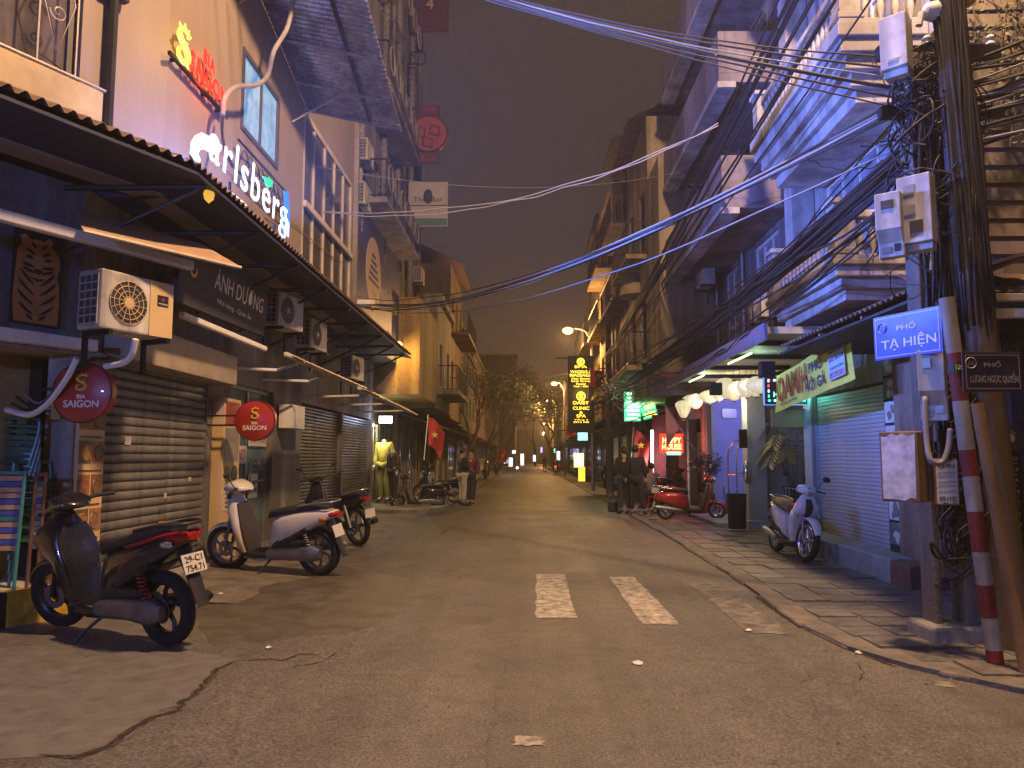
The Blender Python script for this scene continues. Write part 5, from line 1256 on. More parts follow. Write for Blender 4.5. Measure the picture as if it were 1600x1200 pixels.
text("lettering", "PHỞ", nav, bn, ub, vb, on_ban(.60,.74), w=.55, h=.20, depth=.003, fat=.015)
text("lettering", "XÔI GÀ", nav, bn, ub, vb, on_ban(.60,.32), w=.85, h=.20, depth=.003, fat=.015)
text("lettering", "ĐC: 20A TẠ HIỆN", nav, bn, ub, vb, on_ban(.24,.13), w=.8, h=.06, depth=.003)
cbx = on_ban(.86,.52)-UX*.005; MB().obox(cbx-ub*.30-vb*.22, ub, vb, .58, .44, .003).build("patch", M("banner_patch", (.5,.55,.6), .6, var=.1), bn)
for k, (s_, m_, hh) in enumerate((("Đặt hàng online",nav,.05),("0912 345 678",nav,.05),("THÀNH HỒNG",M("banner_teal", (.02,.3,.28), .6, var=0),.07),("097.599.2015",M("banner_pink", (.45,.05,.15), .6, var=0),.08))): text("lettering", s_, m_, bn, ub, vb, cbx-UX*.006+vb*(.15-.105*k), w=.5, h=hh, depth=.002)
# LED box sign
ls = thing("led_sign", "dark LED sign with dotted coloured border and teal letters", "sign", pY(1240,630,13.4))
a, b = pY(1195,632,13.4), pY(1291,588,13.4)
MB().box(a.x, b.x, 13.4, 13.5, a.z, b.z).build("box", black_plastic, ls, bevel=.01)
ledw, ledg, ledr, ledb = E("led_dot_white", (.75,.9,1.0), 2), E("led_dot_green", (.1,1.0,.55), 1.6), E("led_dot_red", (1,.1,.1), 1.6), E("led_edge_blue", (.15,.3,1.0), 1)
k = 0; x = a.x+.08
while x < b.x-.03:
    MB().box(x-.022, x+.022, 13.385, 13.399, a.z+.05, a.z+.085).build("led_dot", ledw if k % 3 else ledg, ls); MB().box(x-.022, x+.022, 13.385, 13.399, b.z-.085, b.z-.05).build("led_dot", ledw if k % 2 else ledr, ls); x += .1; k += 1
for k in range(4): MB().box(a.x+.06, a.x+.085, 13.385, 13.399, a.z+.12+k*.09, a.z+.17+k*.09).build("led_dot", [ledg, ledw, ledr, ledw][k], ls)
for (x0, x1, z0, z1) in ((a.x, b.x, a.z-.012, a.z), (a.x, b.x, b.z, b.z+.012), (a.x-.012, a.x, a.z, b.z)): MB().box(x0, x1, 13.385, 13.45, z0, z1).build("edge_tube", ledb, ls)
text("lettering", "HỒNG THỦY", E("led_teal", (.15,1.0,.75), 4), ls, UX, UZ, ((a.x+b.x)/2+.04, 13.385, a.z+.2), w=.85, h=.14)
lamp("led_glow", 'POINT', ((a.x+b.x)/2+.1, 13.25, a.z+.1), 3, (.15,1.0,.75), ls, .08)
MB().box(*(lambda p: (p.x-.3, p.x+.28, 13.55, 13.65, p.z-.2, p.z+.12))(pY(1232,650,13.6))).build("wooden_board", M("board_ochre", (.30,.22,.08), .7, var=.2), tags=("ochre wooden board hanging below the LED sign", "board"))
place_ac("air conditioner with bent white pipe between balcony house and hotel", 1205, 505, 4.6, -90)
pp = pX(1222,470,4.3); MB().tube(smooth_path([pX(1215,488,4.25), pX(1226,490,4.2), pX(1236,500,4.15), pX(1238,512,4.1)]), .03, 8).build("drain_pipe", white_paint, tags=("bent white drain pipe beside balcony-end air conditioner", "pipe"))
# rest of the right row
R3 = house("olive_house", "olive-beige house overhanging the pavement beyond the hotel", 'R', 3.46, 4.9, 21.25, 25.6, 11.3, olive, [4.4,7.6], 2.1, 1.0, 1.8, bal=[4.4,7.6], shop='open', awncol=aw_green, roof='tile', balx=.6)
MB().box(3.46, 4.88, 19.5, 21.24, 3.75, 9.4).build("side_room", olive, R3)
MB().lathe([(.55,0),(.5,.3),(.3,.6),(.05,.75)], (3.42,23.4,6.5), 'Z', 18).build("rounded_bay", olive, R3, smooth=60)
R4 = house("narrow_brown_house", "narrow brown house with tilted roof beside the olive house", 'R', 3.5, 4.8, 25.7, 30.2, 12.6, brown_w, [4.4,7.2,9.9], 2.0, 1.0, 1.6, bal=[7.2,9.9], shop='mixed', awncol=aw_dark, roof='tile', balx=.6)
R5 = house("ochre_slim_house", "slim ochre house above the red neon shop", 'R', 3.45, 4.7, 30.3, 35.5, 12.0, ochre_w, [4.4,7.2,9.6], 2.2, 1.0, 1.6, bal=[4.4,7.2,9.6], shop='open', awncol=aw_red, balx=.6)
R6 = house("tall_dark_house", "tall dark house behind the yellow lettered blade sign", 'R', 3.5, 4.7, 35.6, 43, 12.8, brown_w, [4.4,7.2,10], 2.2, 1.0, 1.6, bal=[7.2], shop='shutter', awncol=aw_dark, far=True)
R7 = house("rose_row_house", "rose house past the yellow lettered blade sign", 'R', 3.6, 4.7, 43.1, 54, 9.5, pink_w, [4.2,6.8], 2.4, 1.1, 1.4, shop='glass', awncol=aw_dark, far=True)
R8 = house("grey_row_house", "grey house with lit blue sign far on the hotel side", 'R', 3.7, 4.8, 54.1, 70, 8.5, gw2, [4.2,6.4], 2.6, 1.1, 1.4, shop='glass', awncol=aw_green, far=True)
R9 = house("olive_row_house", "olive house in the farthest stretch of the hotel side", 'R', 4.0, 4.9, 70.1, 110, 9, olive, [4.2,6.4], 3.2, 1.2, 1.4, shop='mixed', awncol=aw_dark, far=True)
R10 = house("last_row_house", "last dim house on the hotel side before the bend", 'R', 4.6, 5.2, 110.1, 178, 9, brown_w, [4.2,6.4], 4, 1.3, 1.4, shop='mixed', awncol=aw_dark, far=True)
# ================================================================= scooters and motorbikes (local: +x forward, +y left, z up)
def paintm(name, col, rough=.25, coat=.6): return M(name, col, rough, var=.06, scale=4, coat=coat)
tyre_m = M("tyre_rubber", (.016,.016,.017), .85, var=.25, scale=20, bump=.3, bscale=90)
seat_blk = M("seat_vinyl", (.02,.02,.022), .55, var=.15, scale=15, bump=.15, bscale=150)
seat_tan = M("seat_tan", (.22,.15,.06), .6, var=.2, scale=12, bump=.15, bscale=150)
engine_m = M("engine_alloy", (.23,.23,.24), .45, metal=.75, var=.25, scale=9)
red_lens = M("red_lens", (.35,.01,.012), .12, var=.05, coat=.5); amber_lens = M("amber_lens", (.5,.2,.02), .12, var=.05, coat=.5)
clear_lens = M("clear_lens", (.55,.55,.56), .06, metal=.7, var=.05, coat=.8)
plate_m = M("plate_white", (.62,.58,.48), .5, var=.08)
def wheel(t, nm, x, r, tw, rimm, spokes, steer=None, disc=True):
    S = steer or Matrix.Identity(4)
    tb = MB().lathe([(r-tw*1.5,-tw*.75),(r-tw*.9,-tw),(r-tw*.35,-tw*.92),(r-.004,-tw*.5),(r,0),(r-.004,tw*.5),(r-tw*.35,tw*.92),(r-tw*.9,tw),(r-tw*1.5,tw*.75),(r-tw*1.6,0),(r-tw*1.5,-tw*.75)], (x,0,r), 'Y', 40).xf(S)
    w_ = tb.build(nm, tyre_m, t, local=True, smooth=50)
    ri = r-tw*1.5; rb = MB().lathe([(ri+.006,-tw*.7),(ri-.012,-tw*.72),(ri-.028,-tw*.4),(ri-.028,tw*.4),(ri-.012,tw*.72),(ri+.006,tw*.7)], (x,0,r), 'Y', 40, caps=False)
    rb.lathe([(.0,-.055),(.035,-.05),(.045,-.03),(.045,.03),(.035,.05),(0,.055)], (x,0,r), 'Y', 16)
    for k in range(spokes):
        a = 2*math.pi*k/spokes+.2; d = Vector((math.cos(a),0,math.sin(a))); q = .3 if spokes < 9 else .0
        d2 = Vector((math.cos(a+q),0,math.sin(a+q))); c = Vector((x,0,r))
        rb.tube([c+d*.035, c+d*.5*ri+d2*.02, c+d2*(ri-.015)], [.02 if spokes < 9 else .011, .016 if spokes < 9 else .008, .02 if spokes < 9 else .008], 6)
    rb.xf(S).build("rim", rimm, w_, local=True, smooth=40)
    if disc: MB().lathe([(.05,.052),(.10,.052),(.10,.058),(.05,.058),(.05,.052)], (x,0,r), 'Y', 24).xf(S).build("brake_disc", engine_m, w_, local=True)
    return w_
def fender(x, z, r, a0, a1, w_, th=.006, n=16, m=7, crown=.035, flare=0):
    mb = MB(); vs = []
    for lay in (0, 1):
        for i in range(n+1):
            a = R(a0+(a1-a0)*i/n); e_ = math.sin(math.pi*(i+.8)/(n+1.6))**.3
            for j in range(m+1):
                q = 2*j/m-1; rr = r-crown*q*q*1.0-lay*th; vs.append((x+rr*math.cos(a), w_*q*e_, z+rr*math.sin(a)))
    k = m+1; o = (n+1)*k; fs = []
    for i in range(n):
        for j in range(m):
            f_ = (i*k+j, i*k+j+1, (i+1)*k+j+1, (i+1)*k+j); fs.append(f_); fs.append(tuple(o+q for q in f_[::-1]))
        fs += [(i*k, (i+1)*k, o+(i+1)*k, o+i*k), ((i+1)*k+m, i*k+m, o+i*k+m, o+(i+1)*k+m)]
    return mb.add(vs, fs)
def shift(mb, d): d = Vector(d); mb.v = [p+d for p in mb.v]; return mb
STY = {
 'sport': dict(wb=1.28, r=.275, tw=.045, sp=5,
   shield=[(.26,.24,.40,.27,.11),(.28,.40,.43,.42,.15),(.31,.55,.50,.57,.165),(.34,.64,.68,.66,.175),(.37,.72,.74,.735,.175),(.39,.79,.72,.81,.15),(.41,.86,.64,.88,.11),(.43,.92,.55,.93,.065)],
   cowl=[(.28,.99,.29,1.03,.05),(.34,.985,.34,1.06,.13),(.42,.98,.43,1.10,.155),(.50,.99,.52,1.09,.12),(.555,1.01,.565,1.05,.05)],
   body=[(-.02,.26,-.08,.64,.10),(-.12,.30,-.15,.69,.15),(-.28,.40,-.28,.73,.175),(-.46,.50,-.46,.765,.18),(-.64,.60,-.63,.81,.15),(-.82,.70,-.81,.86,.10),(-.95,.78,-.94,.87,.05)],
   seat=[(-.02,.64,-.05,.68,.08),(-.10,.66,-.08,.765,.13),(-.28,.71,-.28,.79,.155),(-.42,.74,-.40,.825,.15),(-.52,.76,-.53,.885,.14),(-.70,.80,-.71,.905,.125),(-.82,.85,-.82,.895,.07)],
   fen=(.035,15,165,.065)),
 'modern': dict(wb=1.30, r=.285, tw=.05, sp=6,
   shield=[(.27,.25,.38,.27,.13),(.29,.42,.42,.43,.185),(.32,.58,.46,.59,.19),(.36,.72,.54,.73,.155),(.40,.84,.56,.86,.12),(.44,.94,.55,.95,.075)],
   cowl=[(.26,1.0,.28,1.03,.05),(.33,.985,.34,1.07,.14),(.42,.97,.44,1.12,.155),(.50,.96,.54,1.10,.13),(.58,.98,.61,1.04,.07)],
   body=[(-.02,.26,-.08,.62,.10),(-.10,.27,-.14,.70,.16),(-.24,.33,-.25,.74,.19),(-.42,.42,-.42,.77,.20),(-.60,.54,-.60,.79,.18),(-.78,.64,-.78,.80,.13),(-.93,.70,-.92,.78,.06)],
   seat=[(.0,.66,-.03,.69,.08),(-.10,.68,-.08,.77,.14),(-.28,.73,-.28,.81,.165),(-.46,.75,-.46,.82,.16),(-.58,.77,-.58,.855,.15),(-.74,.79,-.75,.865,.12),(-.84,.80,-.84,.84,.07)],
   fen=(.03,25,150,.07)),
 'big': dict(wb=1.33, r=.315, tw=.05, sp=11,
   shield=[(.25,.25,.36,.27,.13),(.27,.42,.40,.43,.185),(.30,.58,.46,.60,.205),(.33,.70,.60,.72,.20),(.36,.80,.62,.82,.165),(.39,.90,.56,.93,.125),(.42,.98,.52,1.0,.08)],
   cowl=[(.25,1.03,.27,1.06,.05),(.32,1.02,.33,1.10,.13),(.41,1.0,.42,1.15,.15),(.49,1.0,.52,1.13,.12),(.56,1.02,.58,1.07,.06)],
   body=[(-.02,.28,-.08,.66,.10),(-.12,.30,-.15,.72,.15),(-.28,.38,-.28,.755,.185),(-.46,.50,-.46,.78,.185),(-.64,.64,-.63,.82,.15),(-.80,.74,-.79,.86,.10),(-.90,.80,-.89,.86,.06)],
   seat=[(.02,.67,.0,.71,.09),(-.06,.70,-.05,.80,.15),(-.28,.75,-.28,.84,.17),(-.46,.77,-.46,.86,.165),(-.60,.80,-.60,.90,.15),(-.76,.83,-.76,.905,.11),(-.84,.85,-.84,.88,.06)],
   fen=(.045,20,150,.085)),
 'retro': dict(wb=1.28, r=.235, tw=.05, sp=5,
   shield=[(.24,.22,.34,.24,.16),(.28,.34,.38,.36,.205),(.33,.50,.41,.52,.215),(.37,.66,.44,.68,.195),(.41,.80,.475,.82,.14),(.44,.90,.50,.92,.085),(.45,.96,.50,.97,.05)],
   cowl=[(.30,1.0,.32,1.03,.06),(.36,.98,.37,1.07,.13),(.44,.96,.45,1.11,.12),(.52,.97,.54,1.10,.10),(.58,.98,.60,1.07,.08)],
   body=[(-.06,.25,-.10,.60,.09),(-.16,.26,-.18,.68,.17),(-.32,.30,-.32,.715,.215),(-.50,.36,-.50,.725,.225),(-.68,.42,-.68,.71,.20),(-.84,.48,-.84,.68,.14),(-.93,.54,-.93,.62,.06)],
   seat=[(-.06,.68,-.08,.71,.09),(-.14,.70,-.14,.78,.15),(-.34,.72,-.34,.80,.165),(-.52,.73,-.52,.815,.16),(-.68,.72,-.68,.81,.13),(-.78,.71,-.78,.77,.07)],
   fen=(.03,-10,175,.085)),
}
def scooter(label, style, col, accent=None, seatm=None, rimm=None, steer=0, plate=None, lensm=None, floorm=None, shock=None, group="parked scooters", legm=None, stripe=None):
    s_ = STY[style]; wb, r, tw = s_['wb'], s_['r'], s_['tw']; xf, xr = wb/2, -wb/2
    accent = accent or black_plastic; seatm = seatm or seat_blk; rimm = rimm or M('rim_black', (.035,.035,.037), .35, metal=.5, var=.1); legm = legm or accent
    t = thing("scooter", label, "scooter", group=group)
    ax = Vector((xf-.14,0,.7)); S = Matrix.Translation(ax) @ Matrix.Rotation(R(steer), 4, Vector((-.42,0,.9)).normalized()) @ Matrix.Translation(-ax)
    wheel(t, "front_wheel", xf, r, tw, rimm, s_['sp'], S); wheel(t, "rear_wheel", xr, r, tw*1.1, rimm, s_['sp'])
    df, a0, a1, fw_ = s_['fen']
    fender(xf, r, r+df, a0, a1, fw_).xf(S).build("front_fender", col if style != 'sport' else accent if accent is not black_plastic else col, t, local=True, smooth=60)
    fk = MB()
    for y in (-.075, .075): fk.tube([(xf,y,r),(xf-.10,y*.9,r+.38)], .018, 8); fk.tube([(xf-.05,y*.95,r+.18),(xf-.15,y*.7,r+.50)], .024, 8)
    fk.xf(S).build("fork", engine_m if style != 'sport' else dark_metal, t, local=True, smooth=60)
    sh_ = MB().slab(s_['shield'], 20, .55).build("front_shield", col, t, local=True, smooth=55)
    # inner leg panel
    inner = [(a-.025, b, a+.01, b+.005, w_*.86) for a, b, c, d, w_ in s_['shield'][:-1]]
    MB().slab(inner, 14, .5).build("leg_panel", legm, t, local=True, smooth=55)
    ck = MB().slab(s_['cowl'], 18, .7).xf(S).build("handlebar_cowl", col, t, local=True, smooth=55)
    x0, _, _, z1, _ = s_['cowl'][1]; hz = z1-.035; hx = x0+.05
    for y in (-1, 1):
        if style == 'sport': MB().slab([(.40,.93,.42,.95,.03),(.50,.93,.53,.99,.06),(.585,.90,.61,.95,.05)], 10, .7).build("visor", black_plastic, t, local=True, smooth=50) if y > 0 else None
        MB().tube([(hx,y*.12,hz),(hx-.02,y*.22,hz+.01),(hx-.06,y*.36,hz-.005)], .017, 8).xf(S).build("grip", rubber, t, local=True)
        MB().tube([(hx+.03,y*.15,hz),(hx+.05,y*.24,hz-.01),(hx+.02,y*.34,hz-.02)], .006, 5).xf(S).build("brake_lever", chrome, t, local=True)
        if style == 'sport': continue
        mi = MB().tube([(hx,y*.18,hz+.02),(hx+.03,y*.24,hz+.14),(hx+.0,y*.29,hz+.19)], .007, 6).xf(S).build("mirror", black_plastic, t, local=True)
        MB().ball((hx-.01,y*.33,hz+.21), .022, .065, .045, 12, 8).xf(S).build("mirror_head", black_plastic if style != 'retro' else chrome, mi, local=True, smooth=180)
    # lamps
    cx = s_['cowl'][-1]
    if style in ('retro', 'modern', 'big'): MB().lathe([(0,.03),(.05,.022),(.072,.0),(.072,-.05)], (cx[2]-.035, 0, (cx[1]+cx[3])/2), 'X', 18).xf(S).build("headlight", clear_lens, t, local=True, smooth=60)
    else:
        for y in (-1, 1): MB().ball((.695,y*.085,.79), .05, .06, .035, 12, 8).build("headlight", clear_lens, t, local=True, smooth=180)
    if style == 'big':
        MB().slab([(.46,.60,.485,.62,.03),(.585,.72,.615,.73,.055),(.60,.82,.635,.83,.06),(.545,.92,.58,.935,.045)], 12, .7).build("grille_insert", black_plastic, t, local=True, smooth=50)
        for y in (-1, 1): shift(MB().ball((0,0,0), .055, .03, .03, 10, 7), (.55,y*.165,.685)).build("indicator", clear_lens, t, local=True, smooth=180)
    if style == 'modern':
        for y in (-1, 1): shift(MB().ball((0,0,0), .03, .02, .03, 10, 7), (.50,y*.12,.93)).build("indicator", dark_metal, t, local=True, smooth=180)
        MB().lathe([(0,.02),(.03,.015),(.03,-.02)], (.585,.0,.90), 'X', 14).build("front_emblem", dark_metal, t, local=True)
    # floor, body, seat
    MB().slab([(.34,.215,.34,.27,.12),(.20,.20,.20,.275,.175),(.0,.20,.0,.275,.17),(-.14,.21,-.14,.29,.14)], 14, .45).build("floorboard", floorm or accent, t, local=True, smooth=50)
    MB().slab([(.34,.18,.34,.214,.10),(.10,.165,.10,.199,.13),(-.14,.17,-.14,.209,.11)], 12, .5).build("belly_panel", col if style == 'modern' else black_plastic, t, local=True, smooth=50)
    bo = MB().slab(s_['body'], 20, .62).build("body", col, t, local=True, smooth=50)
    if style in ('sport', 'modern', 'big'):
        dk = [(a, b-.01, (a+c)/2-.0, b+(d-b)*(.32 if style != 'sport' else .22), w_*1.012) for a, b, c, d, w_ in s_['body'][1:5]]
        MB().slab(dk, 16, .6).build("side_trim", accent if style != 'modern' else black_plastic, t, local=True, smooth=50)
    if stripe:
        for y in (-1, 1):
            sec = s_['body'][3:]; pts = [((c+.0)-.01*i, y*(w_*.93+.012), d-.015-.0*i) for i, (a, b, c, d, w_) in enumerate(sec)]
            MB().tube(smooth_path([Vector(p) for p in pts], 4), [.004]+[.014]*(len(sec)*4-6)+[.004]*3 if False else .012, 6).build("stripe", stripe, t, local=True, smooth=60)
    MB().slab(s_['seat'], 20, .6).build("seat", seatm, t, local=True, smooth=50)
    if seatm is seat_tan: MB().slab([(a, b-.012, a, b+.045, w_*1.01) for a, b, c, d, w_ in s_['seat'][1:-1]], 16, .6).build("seat_skirt", seat_blk, t, local=True, smooth=50)
    ex = s_['body'][-1]; bx, bz = ex[2], (ex[1]+ex[3])/2
    MB().slab([(bx+.16,bz-.06,bx+.13,bz+.03,.11),(bx+.04,bz-.05,bx+.02,bz+.03,.085),(bx-.035,bz-.03,bx-.04,bz+.02,.05)], 14, .6).build("tail_light", red_lens, t, local=True, smooth=50)
    for y in (-1, 1): shift(MB().ball((0,0,0), .07, .022, .028, 10, 7), (bx+.13,y*.115,bz-.055)).build("indicator", lensm or clear_lens, t, local=True, smooth=180)
    MB().tube(smooth_path([Vector(p) for p in [(bx+.42,.15,s_['seat'][4][3]-.02),(bx+.18,.14,s_['seat'][4][3]+.02),(bx+.0,.09,s_['seat'][4][3]+.03),(bx-.0,-.09,s_['seat'][4][3]+.03),(bx+.18,-.14,s_['seat'][4][3]+.02),(bx+.42,-.15,s_['seat'][4][3]-.02)]], 5), .012, 8).build("grab_rail", accent if style == 'sport' else (chrome if style == 'retro' else grey_metal), t, local=True, smooth=60)
    MB().slab([(bx+.14,bz-.08,bx+.08,bz-.06,.07),(bx+.05,bz-.22,bx+.02,bz-.21,.06),(bx-.04,bz-.40,bx-.055,bz-.395,.055),(bx-.09,bz-.50,bx-.10,bz-.495,.05)], 10, .5).build("rear_fender", black_plastic, t, local=True, smooth=50)
    u = -UY; v = Vector((-.30,0,-.95)).normalized()*-1; pc_ = Vector((bx+.0,0,bz-.20)); n_ = u.cross(v)
    pl_ = MB().obox(pc_-u*.095-v*.07+n_*.012, u, v, .19, .14, .004).build("licence_plate", plate_m, t, local=True)
    if plate:
        for k, l in enumerate(plate): text_mb(l, u, v, pc_+n_*.018+v*(.032-.066*k), w=.15, h=.046, depth=.002, fat=.004).build("plate_lettering", blktxt, pl_, local=True, fix=False)
    # engine, variator cover, shocks, exhaust, stand
    shift(MB().slab([(.0,.20,-.02,.30,.04),(-.16,.19,-.16,.36,.06),(-.40,.20,-.40,.37,.06),(xr,r-.10,xr,r+.10,.055),(xr-.10,r-.05,xr-.10,r+.05,.03)], 16, .7), (0,.12,0)).build("variator_cover", engine_m, t, local=True, smooth=45)
    shift(MB().slab([(-.12,.33,-.14,.40,.04),(-.22,.35,-.22,.45,.06),(-.46,.37,-.46,.46,.06),(-.60,.40,-.60,.44,.035)], 14, .6), (0,.13,0)).build("air_box", black_plastic, t, local=True, smooth=45)
    MB().slab([(-.10,.17,-.10,.36,.07),(-.30,.16,-.30,.40,.10),(-.50,.20,-.50,.38,.08)], 12, .7).build("crankcase", engine_m, t, local=True, smooth=45)
    for y in (.13,) if style != 'big' else (.13,-.13):
        sp_ = MB().tube([(xr+.04,y,r+.06),(xr+.14,y,r+.36)], .013, 8).build("shock_absorber", dark_metal, t, local=True); g = MB()
        for k in range(9): q = Vector((xr+.05,y,r+.11)).lerp(Vector((xr+.13,y,r+.33)), k/8); g.ring(q, .027, .007, 'Z', 12, 5)
        g.build("coil", shock or grey_metal, sp_, local=True, smooth=180)
    shift(MB().slab([(-.28,.24,-.28,.29,.03),(-.45,.24,-.45,.33,.045),(xr-.05,.27,xr-.05,.37,.05),(xr-.26,.30,xr-.26,.39,.045),(xr-.30,.33,xr-.30,.37,.03)], 14, .9), (0,-.14,0)).build("exhaust", grey_metal if style != 'sport' else dark_metal, t, local=True, smooth=45)
    MB().tube([(-.06,.11,.19),(-.0,.22,.10),(.03,.31,.005)], .012, 6).tube([(-.0,.305,.006),(.06,.315,.006)], .01, 6).build("side_stand", dark_metal, t, local=True)
    return t
def underbone(label, col, accent=None, group="parked motorbikes", steer=0, spokes=10):
    t = thing("motorbike", label, "motorbike", group=group); r = .30; wb = 1.24; xf, xr = wb/2, -wb/2; accent = accent or black_plastic
    ax = Vector((xf-.2,0,.7)); S = Matrix.Translation(ax) @ Matrix.Rotation(R(steer), 4, Vector((-.42,0,.9)).normalized()) @ Matrix.Translation(-ax)
    wheel(t, "front_wheel", xf, r, .036, engine_m, spokes, S); wheel(t, "rear_wheel", xr, r, .04, engine_m, spokes)
    fender(xf, r, r+.03, 10, 170, .055).xf(S).build("front_fender", col, t, local=True, smooth=60); fender(xr, r, r+.05, 20, 175, .06).build("rear_fender", black_plastic, t, local=True, smooth=60)
    fk = MB()
    for y in (-.07,.07): fk.tube([(xf,y,r),(xf-.22,y,.88)], .018, 8)
    fk.xf(S).build("fork", engine_m, t, local=True, smooth=60)
    MB().slab([(.42,.52,.50,.54,.10),(.40,.66,.56,.68,.12),(.37,.80,.52,.83,.10),(.36,.92,.46,.95,.07)], 14, .6).build("front_shield", col, t, local=True, smooth=50)
    for y in (-1,1): MB().add([(.40,y*.13,.82),(.50,y*.19,.70),(.38,y*.21,.45),(.18,y*.17,.28),(.22,y*.12,.32),(.36,y*.12,.60)], [(0,1,2,5),(5,2,3,4)]).build("leg_shield", col, t, local=True)
    MB().slab([(.28,.98,.29,1.0,.06),(.36,.95,.37,1.05,.11),(.46,.93,.48,1.05,.09),(.53,.96,.54,1.01,.05)], 14, .7).xf(S).build("handlebar_cowl", col, t, local=True, smooth=50)
    MB().lathe([(0,.03),(.05,.02),(.07,-.03)], (.51,0,.985), 'X', 16).xf(S).build("headlight", clear_lens, t, local=True, smooth=50)
    for y in (-1,1):
        MB().tube([(.36,y*.08,1.02),(.34,y*.2,1.04),(.29,y*.36,1.02)], .016, 8).xf(S).build("grip", rubber, t, local=True)
        mi = MB().tube([(.35,y*.2,1.04),(.38,y*.26,1.17),(.36,y*.3,1.21)], .007, 6).xf(S).build("mirror", black_plastic, t, local=True)
        MB().ball((.35,y*.33,1.23), .02, .06, .04, 10, 7).xf(S).build("mirror_head", black_plastic, mi, local=True, smooth=180)
    MB().slab([(.36,.56,.34,.70,.06),(.10,.42,.08,.56,.07),(-.10,.42,-.10,.58,.08)], 12, .6).build("spine", accent, t, local=True, smooth=50)
    MB().slab([(.0,.50,-.02,.62,.08),(-.2,.50,-.2,.70,.12),(-.5,.56,-.5,.74,.13),(-.75,.64,-.75,.80,.09),(-.92,.72,-.92,.80,.04)], 16, .6).build("body", col, t, local=True, smooth=50)
    MB().slab([(.06,.66,.04,.70,.06),(-.05,.68,-.05,.76,.12),(-.35,.72,-.35,.80,.13),(-.62,.75,-.62,.83,.12),(-.80,.78,-.80,.83,.08)], 16, .6).build("seat", seat_blk, t, local=True, smooth=50)
    MB().slab([(-.84,.70,-.84,.78,.07),(-.95,.72,-.95,.78,.05)], 12, .6).build("tail_light", red_lens, t, local=True, smooth=50)
    MB().tube(smooth_path([Vector(p) for p in [(-.5,.14,.8),(-.82,.11,.87),(-.9,0,.88),(-.82,-.11,.87),(-.5,-.14,.8)]], 4), .012, 6).build("grab_rail", grey_metal, t, local=True)
    MB().slab([(.22,.24,.22,.34,.08),(.05,.20,.05,.42,.13),(-.15,.22,-.15,.40,.12),(-.25,.28,-.25,.36,.07)], 14, .7).build("engine", engine_m, t, local=True, smooth=45)
    MB().tube(smooth_path([Vector(p) for p in [(.2,-.08,.3),(.1,-.13,.2),(-.2,-.14,.22),(-.45,-.15,.27)]], 4), .02, 8).tube([(-.4,-.15,.26),(-.9,-.16,.38)], [.03,.045], 10).build("exhaust", dark_metal, t, local=True, smooth=45)
    for y in (-.12,.12): MB().tube([(xr,y,r),(xr+.12,y,.64)], .022, 8).build("shock_absorber", grey_metal, t, local=True)
    MB().slab([(-.1,.26,-.1,.34,.012),(xr,r-.05,xr,r+.05,.012)], 8, .6).xf(Matrix.Translation((0,.09,0))).build("chain_guard", dark_metal, t, local=True)
    MB().box(-.985,-.98,-.09,.09,.46,.59).build("licence_plate", plate_m, t, local=True)
    MB().tube([(0,.1,.24),(.04,.26,.01)], .012, 6).build("side_stand", dark_metal, t, local=True)
    MB().tube([(.05,-.22,.26),(.05,.22,.26)], .012, 6).build("foot_peg", rubber, t, local=True)
    return t
def park(t, front, rear, lean=-7, z=0.0, smax=1.14):
    """front/rear: tyre contact points in the photograph"""
    f_, r_ = pZ(*front, z), pZ(*rear, z); c = (f_+r_)/2; d = f_-r_; yaw = math.atan2(d.y, d.x)
    wb = 1.29; s_ = max(.95, min(smax, d.length/wb)); t.scale = (s_,)*3; c = r_+d.normalized()*wb*s_*.5
    t.location = (c.x, c.y, z if z else ROADZ(c.x)+.002); t.rotation_euler = (R(lean), 0, yaw); return t
gloss_blk = paintm("gloss_black", (.012,.013,.017)); gloss_wht = paintm("gloss_white", (.62,.59,.52)); gloss_red = paintm("gloss_red", (.30,.018,.012)); gloss_pearl = paintm("gloss_pearl", (.62,.63,.64))
s1 = scooter("black scooter with red tail stripe and plate beside the yellow kerb", 'sport', gloss_blk, black_plastic, plate=("29-C1", "754.71"), legm=gloss_blk, floorm=gloss_blk, shock=M("shock_red", (.4,.03,.02), .4, var=.1), steer=12, stripe=M("stripe_red", (.32,.012,.015), .3, var=0))
park(s1, (84,976), (264,1005), -6)
grey_leg = M("grey_fairing", (.16,.155,.15), .5, var=.1)
s2 = scooter("white scooter with amber indicators facing the poster pillar", 'modern', gloss_wht, black_plastic, rimm=engine_m, steer=8, lensm=amber_lens, legm=M("leg_brown", (.05,.035,.03), .5, var=.1), plate=None)
park(s2, (350,888), (499,897), -7, .0)
s3 = underbone("black motorbike half hidden behind the white scooter", gloss_blk, spokes=5)
park(s3, (478,842), (562,853), -7, .01)
s4 = scooter("black rounded scooter parked outside the mannequin shop", 'retro', gloss_blk, black_plastic, rimm=chrome, steer=15)
park(s4, (621,795), (684,794), -6, 0)
s5 = underbone("dark motorbike behind the black rounded scooter", gloss_blk)
park(s5, (660,785), (712,786), -6, .1)
s6 = scooter("glossy red rounded scooter facing the hotel doorway", 'retro', gloss_red, black_plastic, rimm=chrome, steer=-30)
park(s6, (1114,812), (1040,812), 6, .08)
s7 = underbone("dark motorbike behind the red rounded scooter", gloss_blk, steer=-15)
park(s7, (1095,790), (1030,800), 6, .08)
s8 = scooter("white scooter with brown seat beside the grey roller shutter", 'big', gloss_pearl, black_plastic, seat_tan, rimm=M("rim_silver", (.6,.6,.62), .25, metal=.9, var=.05), legm=black_plastic, steer=6)
park(s8, (1274,884), (1213,862), -7, .04, .97)
s9 = underbone("dark motorbike parked before the standing pair", gloss_blk); park(s9, (919,769), (957,762), 6, .08)
